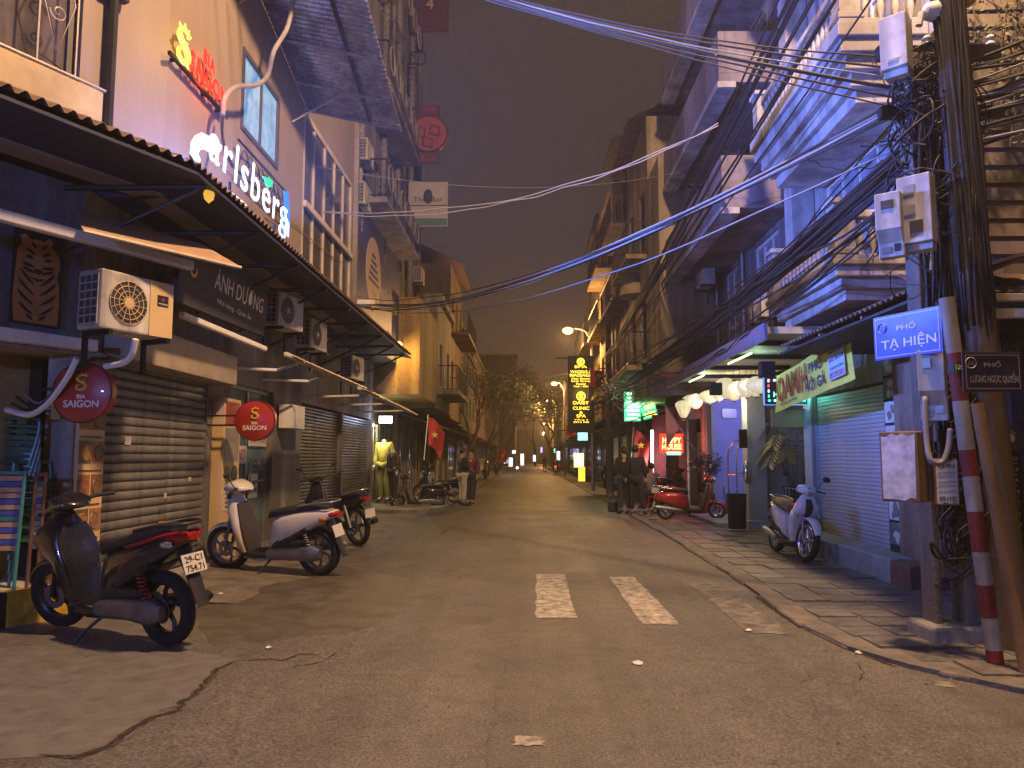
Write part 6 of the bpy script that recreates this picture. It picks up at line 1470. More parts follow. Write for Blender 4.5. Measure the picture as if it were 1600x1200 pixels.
s10 = underbone("grey motorbike parked nose-in behind the dark one on hotel side", M("gloss_grey", (.1,.1,.11), .3, var=.05, coat=.5)); park(s10, (955,764), (985,758), 6, .08)
s11 = scooter("bluish white scooter by the bright yellow stand board", 'modern', paintm("gloss_bluish", (.35,.4,.5)), rimm=engine_m); park(s11, (890,750), (907,746), 6, .0)
s12 = underbone("motorbike parked behind the bare tree trunk", M("gloss_grey")); park(s12, (768,753), (757,748), -6, .1)
s13 = underbone("motorbike parked nearer the far left lamp", gloss_blk); park(s13, (782,744), (774,742), -6, .1)
# ================================================================= people (local: facing +y, feet on z=0)
skin_m = M("skin", (.34,.20,.13), .55, var=.08); hair_m = M("hair_black", (.012,.01,.009), .5, var=.2, scale=40)
def skin_mesh(pts, edges, radii, root, levels=1):
    me = bpy.data.meshes.new("s"); me.from_pydata([tuple(p) for p in pts], edges, []); o = bpy.data.objects.new("s", me); COL.objects.link(o)
    md = o.modifiers.new("k", 'SKIN'); md.use_smooth_shade = True
    if not me.skin_vertices: 
        bpy.context.view_layer.objects.active = o
    sv = me.skin_vertices[0].data
    for i, r_ in enumerate(radii): sv[i].radius = r_ if isinstance(r_, tuple) else (r_, r_); sv[i].use_root = (i == root)
    ss = o.modifiers.new("u", 'SUBSURF'); ss.levels = levels; ss.render_levels = levels
    dg = bpy.context.evaluated_depsgraph_get(); ev = o.evaluated_get(dg); m2 = ev.to_mesh()
    mb = MB(); mb.add([v.co.copy() for v in m2.vertices], [tuple(p.vertices) for p in m2.polygons]); ev.to_mesh_clear(); bpy.data.objects.remove(o); return mb
BASEJ = dict(pelvis=(0,0,.95), waist=(0,0,1.08), chest=(0,.01,1.28), neck=(0,0,1.46), jaw=(0,.02,1.545), head=(0,.015,1.64),
    shL=(-.18,0,1.41), elL=(-.235,-.02,1.14), wrL=(-.25,.06,.90), shR=(.18,0,1.41), elR=(.235,-.02,1.14), wrR=(.25,.06,.90),
    hipL=(-.095,0,.90), knL=(-.10,.03,.50), anL=(-.10,-.01,.09), toL=(-.12,.13,.03), hipR=(.095,0,.90), knR=(.10,.03,.50), anR=(.10,-.01,.09), toR=(.12,.13,.03))
RAD = dict(pelvis=(.135,.105), waist=(.125,.095), chest=(.155,.11), neck=.052, jaw=.072, head=(.082,.098), shL=.062, elL=.043, wrL=.03, shR=.062, elR=.043, wrR=.03,
    hipL=.085, knL=.06, anL=.04, toL=.036, hipR=.085, knR=.06, anR=.04, toR=.036)
BONES = [("pelvis","waist"),("waist","chest"),("chest","neck"),("neck","jaw"),("jaw","head"),("chest","shL"),("shL","elL"),("elL","wrL"),("chest","shR"),("shR","elR"),("elR","wrR"),
    ("pelvis","hipL"),("hipL","knL"),("knL","anL"),("anL","toL"),("pelvis","hipR"),("hipR","knR"),("knR","anR"),("anR","toR")]
def person(label, loc, yaw, top, bottom, pose=None, shoes=None, longhair=False, skirt=False, scale=1.0, sleeves=True, cat="person", nm="person", flesh=None, headless=False, group=None):
    J = dict(BASEJ); J.update(pose or {}); J = {k: Vector(v) for k, v in J.items()}; flesh = flesh or skin_m
    t = thing(nm, label, cat, loc, group=group); t.rotation_euler = (0,0,yaw); t.scale = (scale,)*3
    keys = [k for k in J if not (headless and k in ("head",))]; ix = {k: i for i, k in enumerate(keys)}
    mb = skin_mesh([J[k] for k in keys], [(ix[a], ix[b]) for a, b in BONES if a in ix and b in ix], [RAD[k] for k in keys], ix["pelvis"])
    for s_ in "LR":
        w_, e_ = J["wr"+s_], J["el"+s_]; d = (w_-e_).normalized(); sd = d.cross(Vector((0,1,0))); sd = sd.normalized() if sd.length > .1 else Vector((1,0,0)); fw_ = sd.cross(d).normalized()
        mb.tube([w_, w_+d*.04, w_+d*.09], [.028,.036,.034], 8)
        for k in range(4):
            b = w_+d*.085+fw_*(.024-.016*k); ln = (.06,.07,.065,.05)[k]
            mb.tube([b, b+d*ln*.5+sd*.006, b+d*ln*.85+sd*.02], [.0095,.009,.007], 6)
        b = w_+d*.03+fw_*.03; mb.tube([b, b+d*.03+fw_*.02, b+d*.055+fw_*.022], [.011,.0095,.008], 6)
    if not headless:
        h = J["head"]; f = (J["head"]-J["neck"]).normalized(); 
        mb.ball(h+Vector((0,.088,-.02)), .014, .02, .022, 8, 6); mb.ball(h+Vector((-.083,0,-.02)), .012, .02, .03, 8, 6); mb.ball(h+Vector((.083,0,-.02)), .012, .02, .03, 8, 6)
    body = mb.build("body", flesh, t, local=True, smooth=180)
    if not headless:
        for x in (-.034,.034): MB().ball(J["head"]+Vector((x,.086,.0)), .011, .007, .008, 8, 6).build("eye", hair_m, t, local=True, smooth=180)
        MB().ball(J["head"]+Vector((0,.085,-.065)), .024, .008, .006, 8, 5).build("mouth", M("lips", (.25,.08,.07), .5, var=0), t, local=True)
        hb = MB().ball(J["head"]+Vector((0,-.014,.022)), .092, .108, .105, 16, 10); hb.v = [Vector((p.x, min(p.y, J["head"].y+.055+(p.z-J["head"].z)*.35), p.z)) for p in hb.v]
        if longhair: hb.slab([(J["head"].x,J["head"].z-.02,J["head"].x,J["head"].z+.06,.05)], 4) if False else hb.tube([J["head"]+Vector((0,-.06,.02)), J["head"]+Vector((0,-.10,-.12)), J["head"]+Vector((0,-.09,-.28)), J["head"]+Vector((0,-.08,-.40))], [.075,.075,.06,.02], 10)
        hb.build("hair", hair_m, t, local=True, smooth=180)
    kt = ["pelvis","waist","chest","shL","shR"]+(["elL","elR"]+(["wrL","wrR"] if sleeves else [])); kt = [k for k in kt]; it = {k: i for i, k in enumerate(kt)}
    P_ = [J[k].copy() for k in kt]
    for k in ("L","R"):
        if sleeves and "wr"+k in it: P_[it["wr"+k]] = J["el"+k].lerp(J["wr"+k], .88)
    P_.append(J["neck"].lerp(J["chest"], .25)); it["col"] = len(P_)-1
    rr = [tuple(q+.032 for q in RAD[k]) if isinstance(RAD[k], tuple) else RAD[k]+.024 for k in kt]+[.07]
    dn_ = (J['pelvis']-J['waist']).normalized(); P_[it['pelvis']] = J['pelvis']+dn_*.07
    ed = [(it[a], it[b]) for a, b in BONES if a in it and b in it]+[(it["chest"], it["col"])]
    skin_mesh(P_, ed, rr, it["pelvis"]).build("top", top, t, local=True, smooth=180)
    if skirt:
        c = J["pelvis"]; MB().tube([c+Vector((0,0,.08)), c+Vector((0,0,-.05)), J["knL"].lerp(J["knR"], .5)+Vector((0,-.02,-.1))], [.14,.18,.20], 16).build("skirt", bottom, t, local=True, smooth=60)
    else:
        kb = ["pelvis","hipL","knL","anL","hipR","knR","anR"]; ib = {k: i for i, k in enumerate(kb)}
        rr = [tuple(q+.012 for q in RAD[k]) if isinstance(RAD[k], tuple) else RAD[k]+.026 for k in kb]
        skin_mesh([J[k]+(Vector((0,0,.03)) if k[:2] == "an" else Vector((0,0,0))) for k in kb], [(ib[a], ib[b]) for a, b in BONES if a in ib and b in ib], rr, 0).build("trousers" if not skirt else "skirt", bottom, t, local=True, smooth=180)
    for s_ in "LR":
        a, o_ = J["an"+s_], J["to"+s_]; MB().tube([a+Vector((0,0,-.02))-(o_-a)*.3, a.lerp(o_, .4)+Vector((0,0,-.02)), o_+Vector((0,0,.0)), o_+(o_-a).normalized()*.07], [.04,.048,.042,.02], 8).build("shoe", shoes or black_plastic, t, local=True, smooth=60)
    return t
def cl(name, col): return M(name, col, .85, var=.2, scale=8, bump=.2, bscale=18)
dkblue, dkgrey, cream_c, maroon_c = cl("cloth_ink", (.015,.016,.022)), cl("cloth_charcoal", (.03,.03,.034)), cl("cloth_cream", (.42,.36,.27)), cl("cloth_maroon", (.10,.025,.03))
grey_c, white_c, rust_c, yellow_c, brown_c = cl("cloth_grey", (.22,.23,.24), ), cl("cloth_white", (.55,.54,.50)), cl("cloth_rust", (.28,.09,.05)), cl("cloth_yellow", (.58,.52,.12)), cl("cloth_brown", (.075,.04,.02))
def gp(px, py, z=0): p = pZ(px, py, z); return (p.x, p.y, z)
bent = dict(elL=(-.25,.02,1.15), wrL=(-.12,.22,1.12), elR=(.25,.02,1.15), wrR=(.10,.22,1.10))
person("person in dark shirt and cream trousers beside the black scooter", gp(722,790,.1), R(-60), dkblue, cream_c, bent, longhair=False)
person("person in maroon jacket and dark trousers behind the cream trousers", gp(737,788,.1), R(150), maroon_c, dkgrey, dict(knL=(-.11,.06,.5), anL=(-.11,.1,.09), toL=(-.12,.24,.03)))
mb_ = MB().box(-.14,.14,-.28,-.12,1.05,1.42)
SEAT = dict(pelvis=(0,0,.45), waist=(0,.02,.58), chest=(0,.05,.80), neck=(0,.05,.98), jaw=(0,.07,1.06), head=(0,.07,1.15), shL=(-.18,.05,.93), shR=(.18,.05,.93), elL=(-.24,.12,.68), elR=(.24,.12,.68), wrL=(-.12,.33,.62), wrR=(.12,.33,.62),
    hipL=(-.10,.03,.42), hipR=(.10,.03,.42), knL=(-.14,.42,.46), knR=(.14,.42,.46), anL=(-.14,.40,.09), anR=(.14,.40,.09), toL=(-.15,.54,.03), toR=(.15,.54,.03))
def stool(label, loc, mat, h=.36):
    t = thing("low_stool", label, "stool", loc); x, y, z = loc
    MB().box(x-.15,x+.15,y-.15,y+.15,z+h-.04,z+h).build("seat", mat, t, bevel=.012)
    for sx_ in (-1,1):
        for sy_ in (-1,1): MB().tube([(x+.12*sx_,y+.12*sy_,z+h-.03),(x+.15*sx_,y+.15*sy_,z)], [.018,.014], 6).build("leg", mat, t)
q = gp(668,779,.1); person("seated person in white top and rust skirt with back turned", q, R(20), white_c, rust_c, SEAT, skirt=True, longhair=True, sleeves=False); stool("low stool under the person in the white top", q, M("stool_blue", (.05,.08,.2), .4, var=.1))
person("person in dark jacket standing left in the pair with backs turned", gp(976,803,.08), R(14), dkblue, dkgrey, dict(elL=(-.24,-.03,1.14), wrL=(-.20,.14,.98), elR=(.24,-.02,1.14), wrR=(.10,.24,1.14), head=(.02,.05,1.63), jaw=(.01,.05,1.54), chest=(0,.0,1.28)), scale=1.0)
person("person in dark hoodie standing right in the pair, legs apart", gp(994,804,.08), R(-6), dkblue, dkblue, dict(knR=(.14,.0,.5), anR=(.20,-.05,.09), toR=(.24,.08,.03), anL=(-.10,.06,.09), toL=(-.11,.2,.03)), scale=1.02)
q = gp(1031,800,.08); q = (q[0], q[1]+1.2, .08); person("seated person in grey shirt behind the red scooter", q, R(15), grey_c, dkgrey, SEAT, sleeves=True, scale=1.05); stool("low stool under the person in the grey shirt", q, M("stool_red", (.3,.03,.02), .4, var=.1), .37)
bg = pZ(958,800,.08); sb = thing("shoulder_bag", "dark bag on the ground by the standing pair", "bag", (bg.x,bg.y,.08)); MB().box(bg.x-.14,bg.x+.14,bg.y-.08,bg.y+.08,.08,.36).build("body", dkgrey, sb, bevel=.05); MB().tube(smooth_path([Vector((bg.x-.1,bg.y,.34)), Vector((bg.x-.05,bg.y,.5)), Vector((bg.x+.05,bg.y,.5)), Vector((bg.x+.1,bg.y,.34))]), .01, 6).build("strap", dkgrey, sb)
# far rider
rb = underbone("ridden motorbike with red tail light in the far roadway", gloss_blk, group="ridden motorbikes"); rp = pZ(868,742); rb.location = (rp.x, rp.y, 0); rb.rotation_euler = (0,0,R(88))
RIDE = dict(SEAT); RIDE = {k: (v[0], v[1], v[2]+.38) for k, v in RIDE.items()}; RIDE.update(wrL=(-.28,.55,1.05), wrR=(.28,.55,1.05), elL=(-.27,.30,1.08), elR=(.27,.30,1.08), knL=(-.2,.35,.70), knR=(.2,.35,.70), anL=(-.2,.2,.32), anR=(.2,.2,.32), toL=(-.21,.34,.28), toR=(.21,.34,.28))
person("rider in dark clothes on the far motorbike", (rp.x, rp.y-.25, -.02), R(-2), dkgrey, dkgrey, RIDE)
lamp("tail_glow", 'POINT', (rp.x, rp.y-1.05, .78), .5, (1,.05,.03), None, .06).parent = rb; bpy.data.objects["tail_glow"].location = (-1.05,0,.78)
MB().box(-.965,-.955,-.08,.08,.71,.79).build("brake_light", E("brake_red", (1,.03,.02), 14), rb, local=True)
person("pedestrian in dark coat far down the street", gp(851,735), R(10), dkblue, dkgrey, dict(knL=(-.1,.12,.5), anL=(-.1,.2,.09), toL=(-.11,.33,.03)))
# mannequins
mq = M("mannequin_white", (.6,.58,.5), .4, var=.05)
p = (-4.55,24.7,.14); person("headless mannequin in yellow hoodie and yellow trousers in shop doorway", p, R(160), yellow_c, yellow_c, cat="mannequin", nm="mannequin", flesh=mq, headless=True, scale=1.3, group="shop mannequins")
p = (-4.05,23.5,.14); t = person("mannequin in brown coat and dark trousers on a tripod stand", (p[0],p[1],.22), R(140), brown_c, dkgrey, dict(elL=(-.21,0,1.14), wrL=(-.21,.03,.9), elR=(.21,0,1.14), wrR=(.21,.03,.9), knL=(-.08,0,.5), anL=(-.06,0,.12), knR=(.08,0,.5), anR=(.06,0,.12)), cat="mannequin", nm="mannequin", flesh=mq, headless=True, scale=1.02, group="shop mannequins")
for a in (90,210,330): MB().tube([(0,0,.25),(.28*math.cos(R(a)),.28*math.sin(R(a)),-.07)], .012, 6).build("tripod_leg", dark_metal, t, local=True)
# ================================================================= overhead cables
CT = [0]
def cable(a, b, sag, r_, mat, label, group, n=16, jit=.0, seed=0):
    a, b = Vector(a), Vector(b); rnd = random.Random(seed); pts = []
    for i in range(n+1):
        t = i/n; p = a.lerp(b, t); p.z -= 4*sag*t*(1-t)
        if jit and 0 < i < n: p += Vector((rnd.uniform(-jit,jit), rnd.uniform(-jit,jit), rnd.uniform(-jit,jit)))
        pts.append(p)
    CT[0] += 1
    return MB().tube(smooth_path(pts, 2), r_, 5, caps=False).build("overhead_cable", mat, tags=(label, "cable", group), smooth=180, fix=False)
rc = random.Random(11)
KN = Vector((3.55, 6.72, 4.55))           # the knot of cables on the concrete pole
FP = Vector((3.25, 30.0, 4.4))            # next pole up the street
for k in range(26):
    tight = k < 15; q_ = .3 if tight else 1.0
    o = Vector((rc.uniform(-.14,.12)*q_, 0, rc.uniform(-.5,.4)*q_))
    cable(KN+o+Vector((-.05,.2,-.25)), FP+Vector((rc.uniform(-.3,.3)*q_,rc.uniform(-8,3)*(0 if tight else 1),rc.uniform(-.5,.5)*q_)), rc.gauss(.38,.04) if tight else max(.05, rc.gauss(.4,.25)), rc.choice((.014,.02,.028)) if tight else rc.choice((.008,.011,.015)), cable_black, "black cable in the thick bundle along the balcony side", "thick cable bundle along the street", n=22, jit=.018 if tight else .04, seed=k)
for k in range(11):
    cable((rc.uniform(2.9,3.9), 1.5, rc.uniform(6.6,8.6)), FP+Vector((rc.uniform(-.3,.3),0,rc.uniform(.6,1.9))), rc.uniform(.15,.5), rc.choice((.012,.016,.02)), cable_black, "dark high cable running along the street above the bundle", "high cables along the street", jit=.008, seed=40+k)
for k in range(7):
    cable(KN+Vector((-.1,0,rc.uniform(-.2,.3))), (-4.3+rc.uniform(-.1,.1), 19.8+rc.uniform(-.6,.6), 5.55+rc.uniform(-.12,.15)), .62+rc.uniform(-.08,.12), rc.choice((.010,.013,.016)), cable_grey if k % 3 else cable_black, "grey cable in the sagging bundle crossing to the blue fascia", "sagging bundle across the street", jit=.012, seed=60+k)
for k in range(2):
    cable((-4.0, 14.6, 6.35), (3.5, 13.5, 7.55+.05*k), .55+.09*k, .012, cable_pale, "pale cable crossing from the gridded window to the hotel slabs", "pale cables across the street", jit=.03, seed=80+k)
cable((-4.0, 14.0, 7.05), (3.6, 17.5, 8.2), .4, .006, cable_grey, "thin grey line crossing above the pale cables", "pale cables across the street", seed=85)
cable((-3.9, 9.2, 5.45), (-4.05, 17.4, 5.9), .12, .007, cable_grey, "thin line running along the orange wall under the neon", "pale cables across the street", seed=86)
cable((-4.6, 6.6, 5.35), (-3.9, 12.2, 5.2), .02, .006, cable_black, "thin black wire crossing the orange wall below the neon", "wires on the orange wall", seed=87)
cable((-4.35, 6.9, 8.2), (-3.9, 9.6, 5.95), .05, .009, cable_black, "black wire slanting down the orange wall to the neon", "wires on the orange wall", seed=88)
for k in range(6):
    cable(KN+Vector((-.05,0,.1+.1*k)), (-4.0, 9.0+k*.35, 8.6+.28*k), .2+.06*k, (.008,.011,.02,.008,.012,.009)[k], cable_black if k != 3 else cable_grey, "black cable rising from the cable knot over the street to the tin awning", "cables rising across the street", jit=.006, seed=90+k)
for k in range(24):
    cable(KN+Vector((.1,rc.uniform(-.1,.1),rc.uniform(-.35,.45))), (9.5, 4.6+rc.uniform(-.8,.5), 6.6+rc.uniform(-.7,.9)), .25+rc.uniform(-.1,.3), rc.choice((.009,.012,.016)), rc.choice((cable_black,cable_black,cable_grey)), "dark cable leaving the cable knot along the cross street", "cables along the cross street", jit=.015, seed=110+k)
for k in range(12):
    cable(KN+Vector((.0,0,-.04*k+.2)), (rc.uniform(4.3,4.9), rc.uniform(9.2,12), rc.uniform(3.9,6.9)), rc.uniform(.05,.35), .009, cable_black, "thin black drop wire from the cable knot to the balconies", "drop wires to the balconies", jit=.03, seed=130+k)
for k in range(9):
    cable(FP+Vector((0,0,rc.uniform(-.2,.4))), (rc.uniform(3.3,3.8), 58+rc.uniform(-6,8), rc.uniform(4.2,5.8)), .5, .018, cable_black, "dark cable continuing beyond the far pole", "cables beyond the far pole", seed=150+k)
for k in range(6):
    y = 34+k*9; cable((-3.7, y, 5.6+rc.uniform(0,1.2)), (3.6, y+rc.uniform(-3,6), 5.2+rc.uniform(0,1.2)), .7, .014, cable_black, "dark cable sagging across the far street", "far crossing cables", seed=170+k)
for k in range(5):
    cable((-3.9,21.3+.1*k,5.1), (-3.8,34,5.0+.15*k), .5+.1*k, .012, cable_black, "black cable strung along the left facades past the yellow wall", "cables on the left facades", jit=.03, seed=180+k)
# tangle of slack loops around the pole
tb = MB(); rt = random.Random(21)
for k in range(190):
    z0 = rt.choice((4.55,4.55,4.4,4.8,5.0,3.6,3.9)); a0 = rt.uniform(0,6.28); rr = rt.uniform(.10,.42); pts = []
    c = Vector((3.62+rt.uniform(-.12,.12), 6.66, z0)); hgt = rt.uniform(-1.1,.6); turns = rt.uniform(.4,1.3)
    e1 = Vector((rt.uniform(-1,1), rt.uniform(-.6,.6), rt.uniform(-.5,.5))).normalized(); e2 = Vector((rt.uniform(-.6,.6), rt.uniform(-.6,.6), rt.uniform(-1,1))); e2 = (e2-e1*e2.dot(e1)).normalized()
    for i in range(12):
        t = i/11; a = a0+turns*6.28*t; pts.append(c+(e1*math.cos(a)*rr+e2*math.sin(a)*rr*rt.uniform(.7,1.0))*(.6+.5*t)+Vector((0,0,hgt*t*.6)))
    tb.tube(smooth_path(pts, 2), rt.choice((.004,.006,.008,.011)), 4, caps=False)
for k in range(22):   # cables running up and down the round pole
    f_ = rt.uniform(0,1); a_ = rt.uniform(2.6,5.4); pts = [Vector((3.92-.34*z/8.6, 6.45, z))+Vector(((.15-.04*z/8.6)*math.cos(a_+rt.uniform(-.25,.25)), (.15-.04*z/8.6)*math.sin(a_+rt.uniform(-.25,.25)), 0)) for z in (rt.uniform(2.6,3.6), 4.2, 5.0, 5.8, rt.uniform(6.2,8.4))]
    tb.tube(smooth_path(pts, 3), rt.choice((.008,.012,.018)), 5)
for k in range(26):   # cables running down the pole
    x = 3.5+rt.uniform(-.06,.3); pts = [Vector((x+rt.uniform(-.05,.05), 6.55+rt.uniform(-.05,.04), z)) for z in (4.5, 3.8, 3.1, 2.5, 1.9, 1.2+rt.uniform(-.3,.3))]
    tb.tube(smooth_path(pts, 3), rt.choice((.008,.012,.016)), 5)
tag(tb.build("cable_tangle", cable_black, fix=False, smooth=180), "tangle of black cable loops wrapped around the concrete pole", "cables", kind='stuff')
tb = MB()
for k in range(60):
    c = Vector((3.6+rt.uniform(-.14,.18), 6.5+rt.uniform(-.08,.05), rt.uniform(.7,2.3))); pts = [c+Vector((rt.uniform(-.16,.16), rt.uniform(-.07,.05), rt.uniform(-.28,.28))) for _ in range(4)]
    tb.tube(smooth_path(pts, 4), rt.choice((.006,.009,.013)), 4, caps=False)
tag(tb.build("cable_tangle", cable_black, fix=False, smooth=180), "lower tangle of slack cables between meter boxes and cabinets", "cables", kind='stuff')
lp_ = smooth_path([pY(1445,620,6.1), pY(1448,690,6.05), pY(1455,720,6.0), pY(1472,722,6.0), pY(1482,700,6.0), pY(1485,670,6.0)], 6)
MB().tube(lp_, .022, 8).build("cable_loop", cable_grey, tags=("thick grey cable loop hanging under the stepped meter box", "cable"), smooth=180)
for (px, py, s_) in ((1530,330,.30),(1515,390,.2)):
    c = pY(px, py, 6.4); g = MB()
    for k in range(9): g.ring(c+Vector((rt.uniform(-.03,.03), rt.uniform(-.06,.06), rt.uniform(-.03,.03))), s_*.5*rt.uniform(.75,1.1), .009, 'X', 20, 5)
    v_ = [c+Vector(((p-c).x+(p-c).y*.45, (p-c).y*.5, (p-c).z*1.5)) for p in g.v]; g.v = v_
    g.build("cable_coil", cable_black, tags=("hanging black cable coil right of the meter boxes" if s_ > .25 else "smaller cable coil under the large hanging coil", "cable"), smooth=180)
# far cable pole
fp = thing("cable_pole", "brown cable pole wrapped in wires beyond the lantern canopy", "pole", (4.26,22.6,.07)); MB().tube([(4.26,22.6,.05),(4.26,22.6,8)], [.2,.13], 12).build("shaft", brp, fp, smooth=60)
fp = thing("cable_pole", "slim cable pole behind the yellow lettered blade sign", "pole", (3.25,30.1,.07)); MB().tube([(3.25,30.1,.05),(3.25,30.1,8.5)], [.15,.1], 12).build("shaft", pc, fp, smooth=60); MB().box(2.8,3.8,30.05,30.15,4.7,4.8).build("cross_arm", dark_metal, fp)
g = MB()
for k in range(60):
    c = Vector((3.35+rt.uniform(-.5,.6), rt.uniform(21.5,30), rt.uniform(3.2,4.6))); pts = [c+Vector((rt.uniform(-.5,.5), rt.uniform(-1.5,1.5), rt.uniform(-.4,.4))) for _ in range(4)]; g.tube(smooth_path(pts, 3), .012, 4, caps=False)
tag(g.build("cable_tangle", cable_grey, fix=False, smooth=180), "far tangle of wires strung over the neon signs", "cables", kind='stuff')

# ================================================================= trees and plants
leaf_a = M("leaf_green", (.045,.055,.025), .6, var=.5, scale=1.5); leaf_b = M("leaf_dark", (.035,.05,.022), .6, var=.4, scale=1.5); bark = M("bark", (.10,.075,.05), .9, var=.35, scale=5, bump=.4, bscale=30)
def leaves(mb, c, rad, n, size, rnd, flat=1.0):
    for _ in range(n):
        d = Vector((rnd.gauss(0,1), rnd.gauss(0,1), rnd.gauss(0,1)*flat)); d = d.normalized()*rad*rnd.random()**.45; p = c+d
        u = Vector((rnd.uniform(-1,1), rnd.uniform(-1,1), rnd.uniform(-.6,.4))).normalized(); v = u.orthogonal().normalized(); s_ = size*rnd.uniform(.6,1.3)
        mb.add([p-v*s_*.28, p+u*s_*.5-v*s_*.22, p+u*s_, p+u*s_*.5+v*s_*.22], [(0,1,2,3)])
def tree(label, x, y, h, spread, seed, dens, lm, size=.16, z=.1, lean=(0,0), trunk_r=.16):
    rnd = random.Random(seed); t = thing("street_tree", label, "tree", (x,y,z), group="street trees"); tm = MB(); tips = []
    def grow(p, d, L_, r_, dep):
        pts = [p]; q = p.copy(); dd = d.copy()
        for i in range(4):
            dd = (dd+Vector((rnd.uniform(-.22,.22), rnd.uniform(-.22,.22), rnd.uniform(-.06,.14)))).normalized(); q = q+dd*L_/4; pts.append(q.copy())
        tm.tube(pts, [r_*(1-.12*i) for i in range(5)], 7 if dep < 2 else 5)
        if dep >= 4 or r_ < .012: tips.append(q); return
        for k in range(rnd.choice((2,3,3))):
            nd = (dd+Vector((rnd.uniform(-1,1)*spread, rnd.uniform(-1,1)*spread, rnd.uniform(-.1,.6)))).normalized(); grow(pts[rnd.choice((3,4,4))], nd, L_*rnd.uniform(.62,.82), r_*.6, dep+1)
        if dep > 1: tips.append(q)
    grow(Vector((x,y,z)), Vector((lean[0],lean[1],1)).normalized(), h*.36, trunk_r, 0)
    tm.build("trunk", bark, t, smooth=60); cm = MB()
    for q in tips: leaves(cm, q, h*.09, dens, size, rnd)
    tag(cm.build("crown", lm, t, fix=False), kind='stuff'); return t
tree("bare-limbed tree with sparse leaves beside the greenish house", -3.0, 38, 6.6, .6, 5, 22, leaf_b, .15)
tree("leafy tree further up on the left kerb", -3.1, 62, 8, .7, 8, 60, leaf_a, .24)
tree("broad leafy tree arching over the road from the hotel side", 3.3, 78, 11, .9, 12, 60, leaf_a, .28, lean=(-.25,0))
tree("dark broad tree on the left before the grey block", -3.2, 92, 12, .9, 15, 60, leaf_b, .3, lean=(.25,0))
tree("dense far tree closing the view at the bend", 1.5, 128, 13, 1.0, 19, 70, leaf_a, .36, lean=(-.1,0), trunk_r=.25)
tree("dense far tree on the right of the bend", 5.5, 118, 12, 1.0, 23, 70, leaf_b, .36, lean=(-.2,0), trunk_r=.22)
# low dark clumps by the left trees and a dense shrub
def shrub(name, label, c, rad, n, lm, size, pot=None):
    t = thing(name, label, "plant", (c[0],c[1],c[2])); rnd = random.Random(int(c[1]*10)); cm = MB(); st = MB()
    zp = .0
    if pot:
        MB().lathe([(.11,0),(.16,.28),(.17,.3),(.15,.3),(.14,.26),(0,.26)], c, 'Z', 18).build("pot", pot, t, smooth=50); zp = .26
    for k in range(9):
        d = Vector((rnd.uniform(-1,1)*rad, rnd.uniform(-1,1)*rad, rnd.uniform(.5,1.2)*rad*2)); e_ = Vector(c)+Vector((0,0,zp))+d; st.tube([Vector(c)+Vector((0,0,zp)), Vector(c)+Vector((0,0,zp))+d*.5+Vector((0,0,.1)), e_], [.012,.009,.004], 5); leaves(cm, e_, rad*.6, n, size, rnd)
    st.build("stems", bark, t); tag(cm.build("foliage", lm, t, fix=False), kind='stuff')
c = pY(1104,760,20.4); MB().box(c.x-.18,c.x+.18,20.22,20.58,.11,.62).build("plant_stand", wood, tags=("wooden stand under the bushy potted plant", "stand"), bevel=.01); shrub("potted_plant", "bushy potted plant beside the hotel doorway", (c.x, 20.4, .62), .32, 60, leaf_a, .10, M("pot_dark", (.06,.05,.045), .6, var=.2))
t = thing("potted_palm", "slim palm with arching fronds in the grey hotel bay", "plant", (5.6,16.2,.1)); MB().lathe([(.13,0),(.18,.3),(.16,.3),(0,.27)], (5.62,16.2,.09), 'Z', 18).build("pot", M("pot_dark"), t, smooth=50)
rnd = random.Random(2); st = MB(); fm = MB()
for k in range(13):
    a = rnd.uniform(0,6.28); o = Vector((5.62,16.2,.36)); tip = o+Vector((.5*math.cos(a), .4*math.sin(a), rnd.uniform(1.2,2.0))); mid = o.lerp(tip,.6)+Vector((0,0,.3)); ps = smooth_path([o, mid, tip, tip+Vector((.25*math.cos(a),.2*math.sin(a),-.25))], 6); st.tube(ps, .007, 5)
    for i in range(6, len(ps)):
        for s_ in (-1,1):
            d = (ps[min(i+1,len(ps)-1)]-ps[i-1]).normalized(); sd = d.cross(UZ).normalized()*s_; p = ps[i]; fm.add([p, p+sd*.10+d*.05-UZ*.02, p+sd*.22+d*.10-UZ*.07, p+sd*.10+d*.09-UZ*.03], [(0,1,2,3)])
st.build("stems", leaf_b, t); tag(fm.build("fronds", M("frond_dry", (.16,.16,.07), .6, var=.4), t, fix=False), kind='stuff')
# climbing plant on the corner house (upper right)
t = thing("climbing_plant", "sparse climbing plant hanging on the clapboard wall above the signs", "plant", (5.6,8.1,5)); rnd = random.Random(6); st = MB(); fm = MB()
for k in range(16):
    a = pY(rnd.uniform(1490,1640), rnd.uniform(-60,60), 8.05); b = pY(rnd.uniform(1480,1640), rnd.uniform(80,240), 7.95); ps = smooth_path([a, a.lerp(b,.5)+Vector((rnd.uniform(-.2,.2),-.1,0)), b], 6); st.tube(ps, .008, 4)
    for p in ps: leaves(fm, p, .10, 5, .07, rnd)
st.build("stems", bark, t); tag(fm.build("foliage", M("leaf_pale", (.12,.13,.05), .6, var=.4), t, fix=False), kind='stuff')

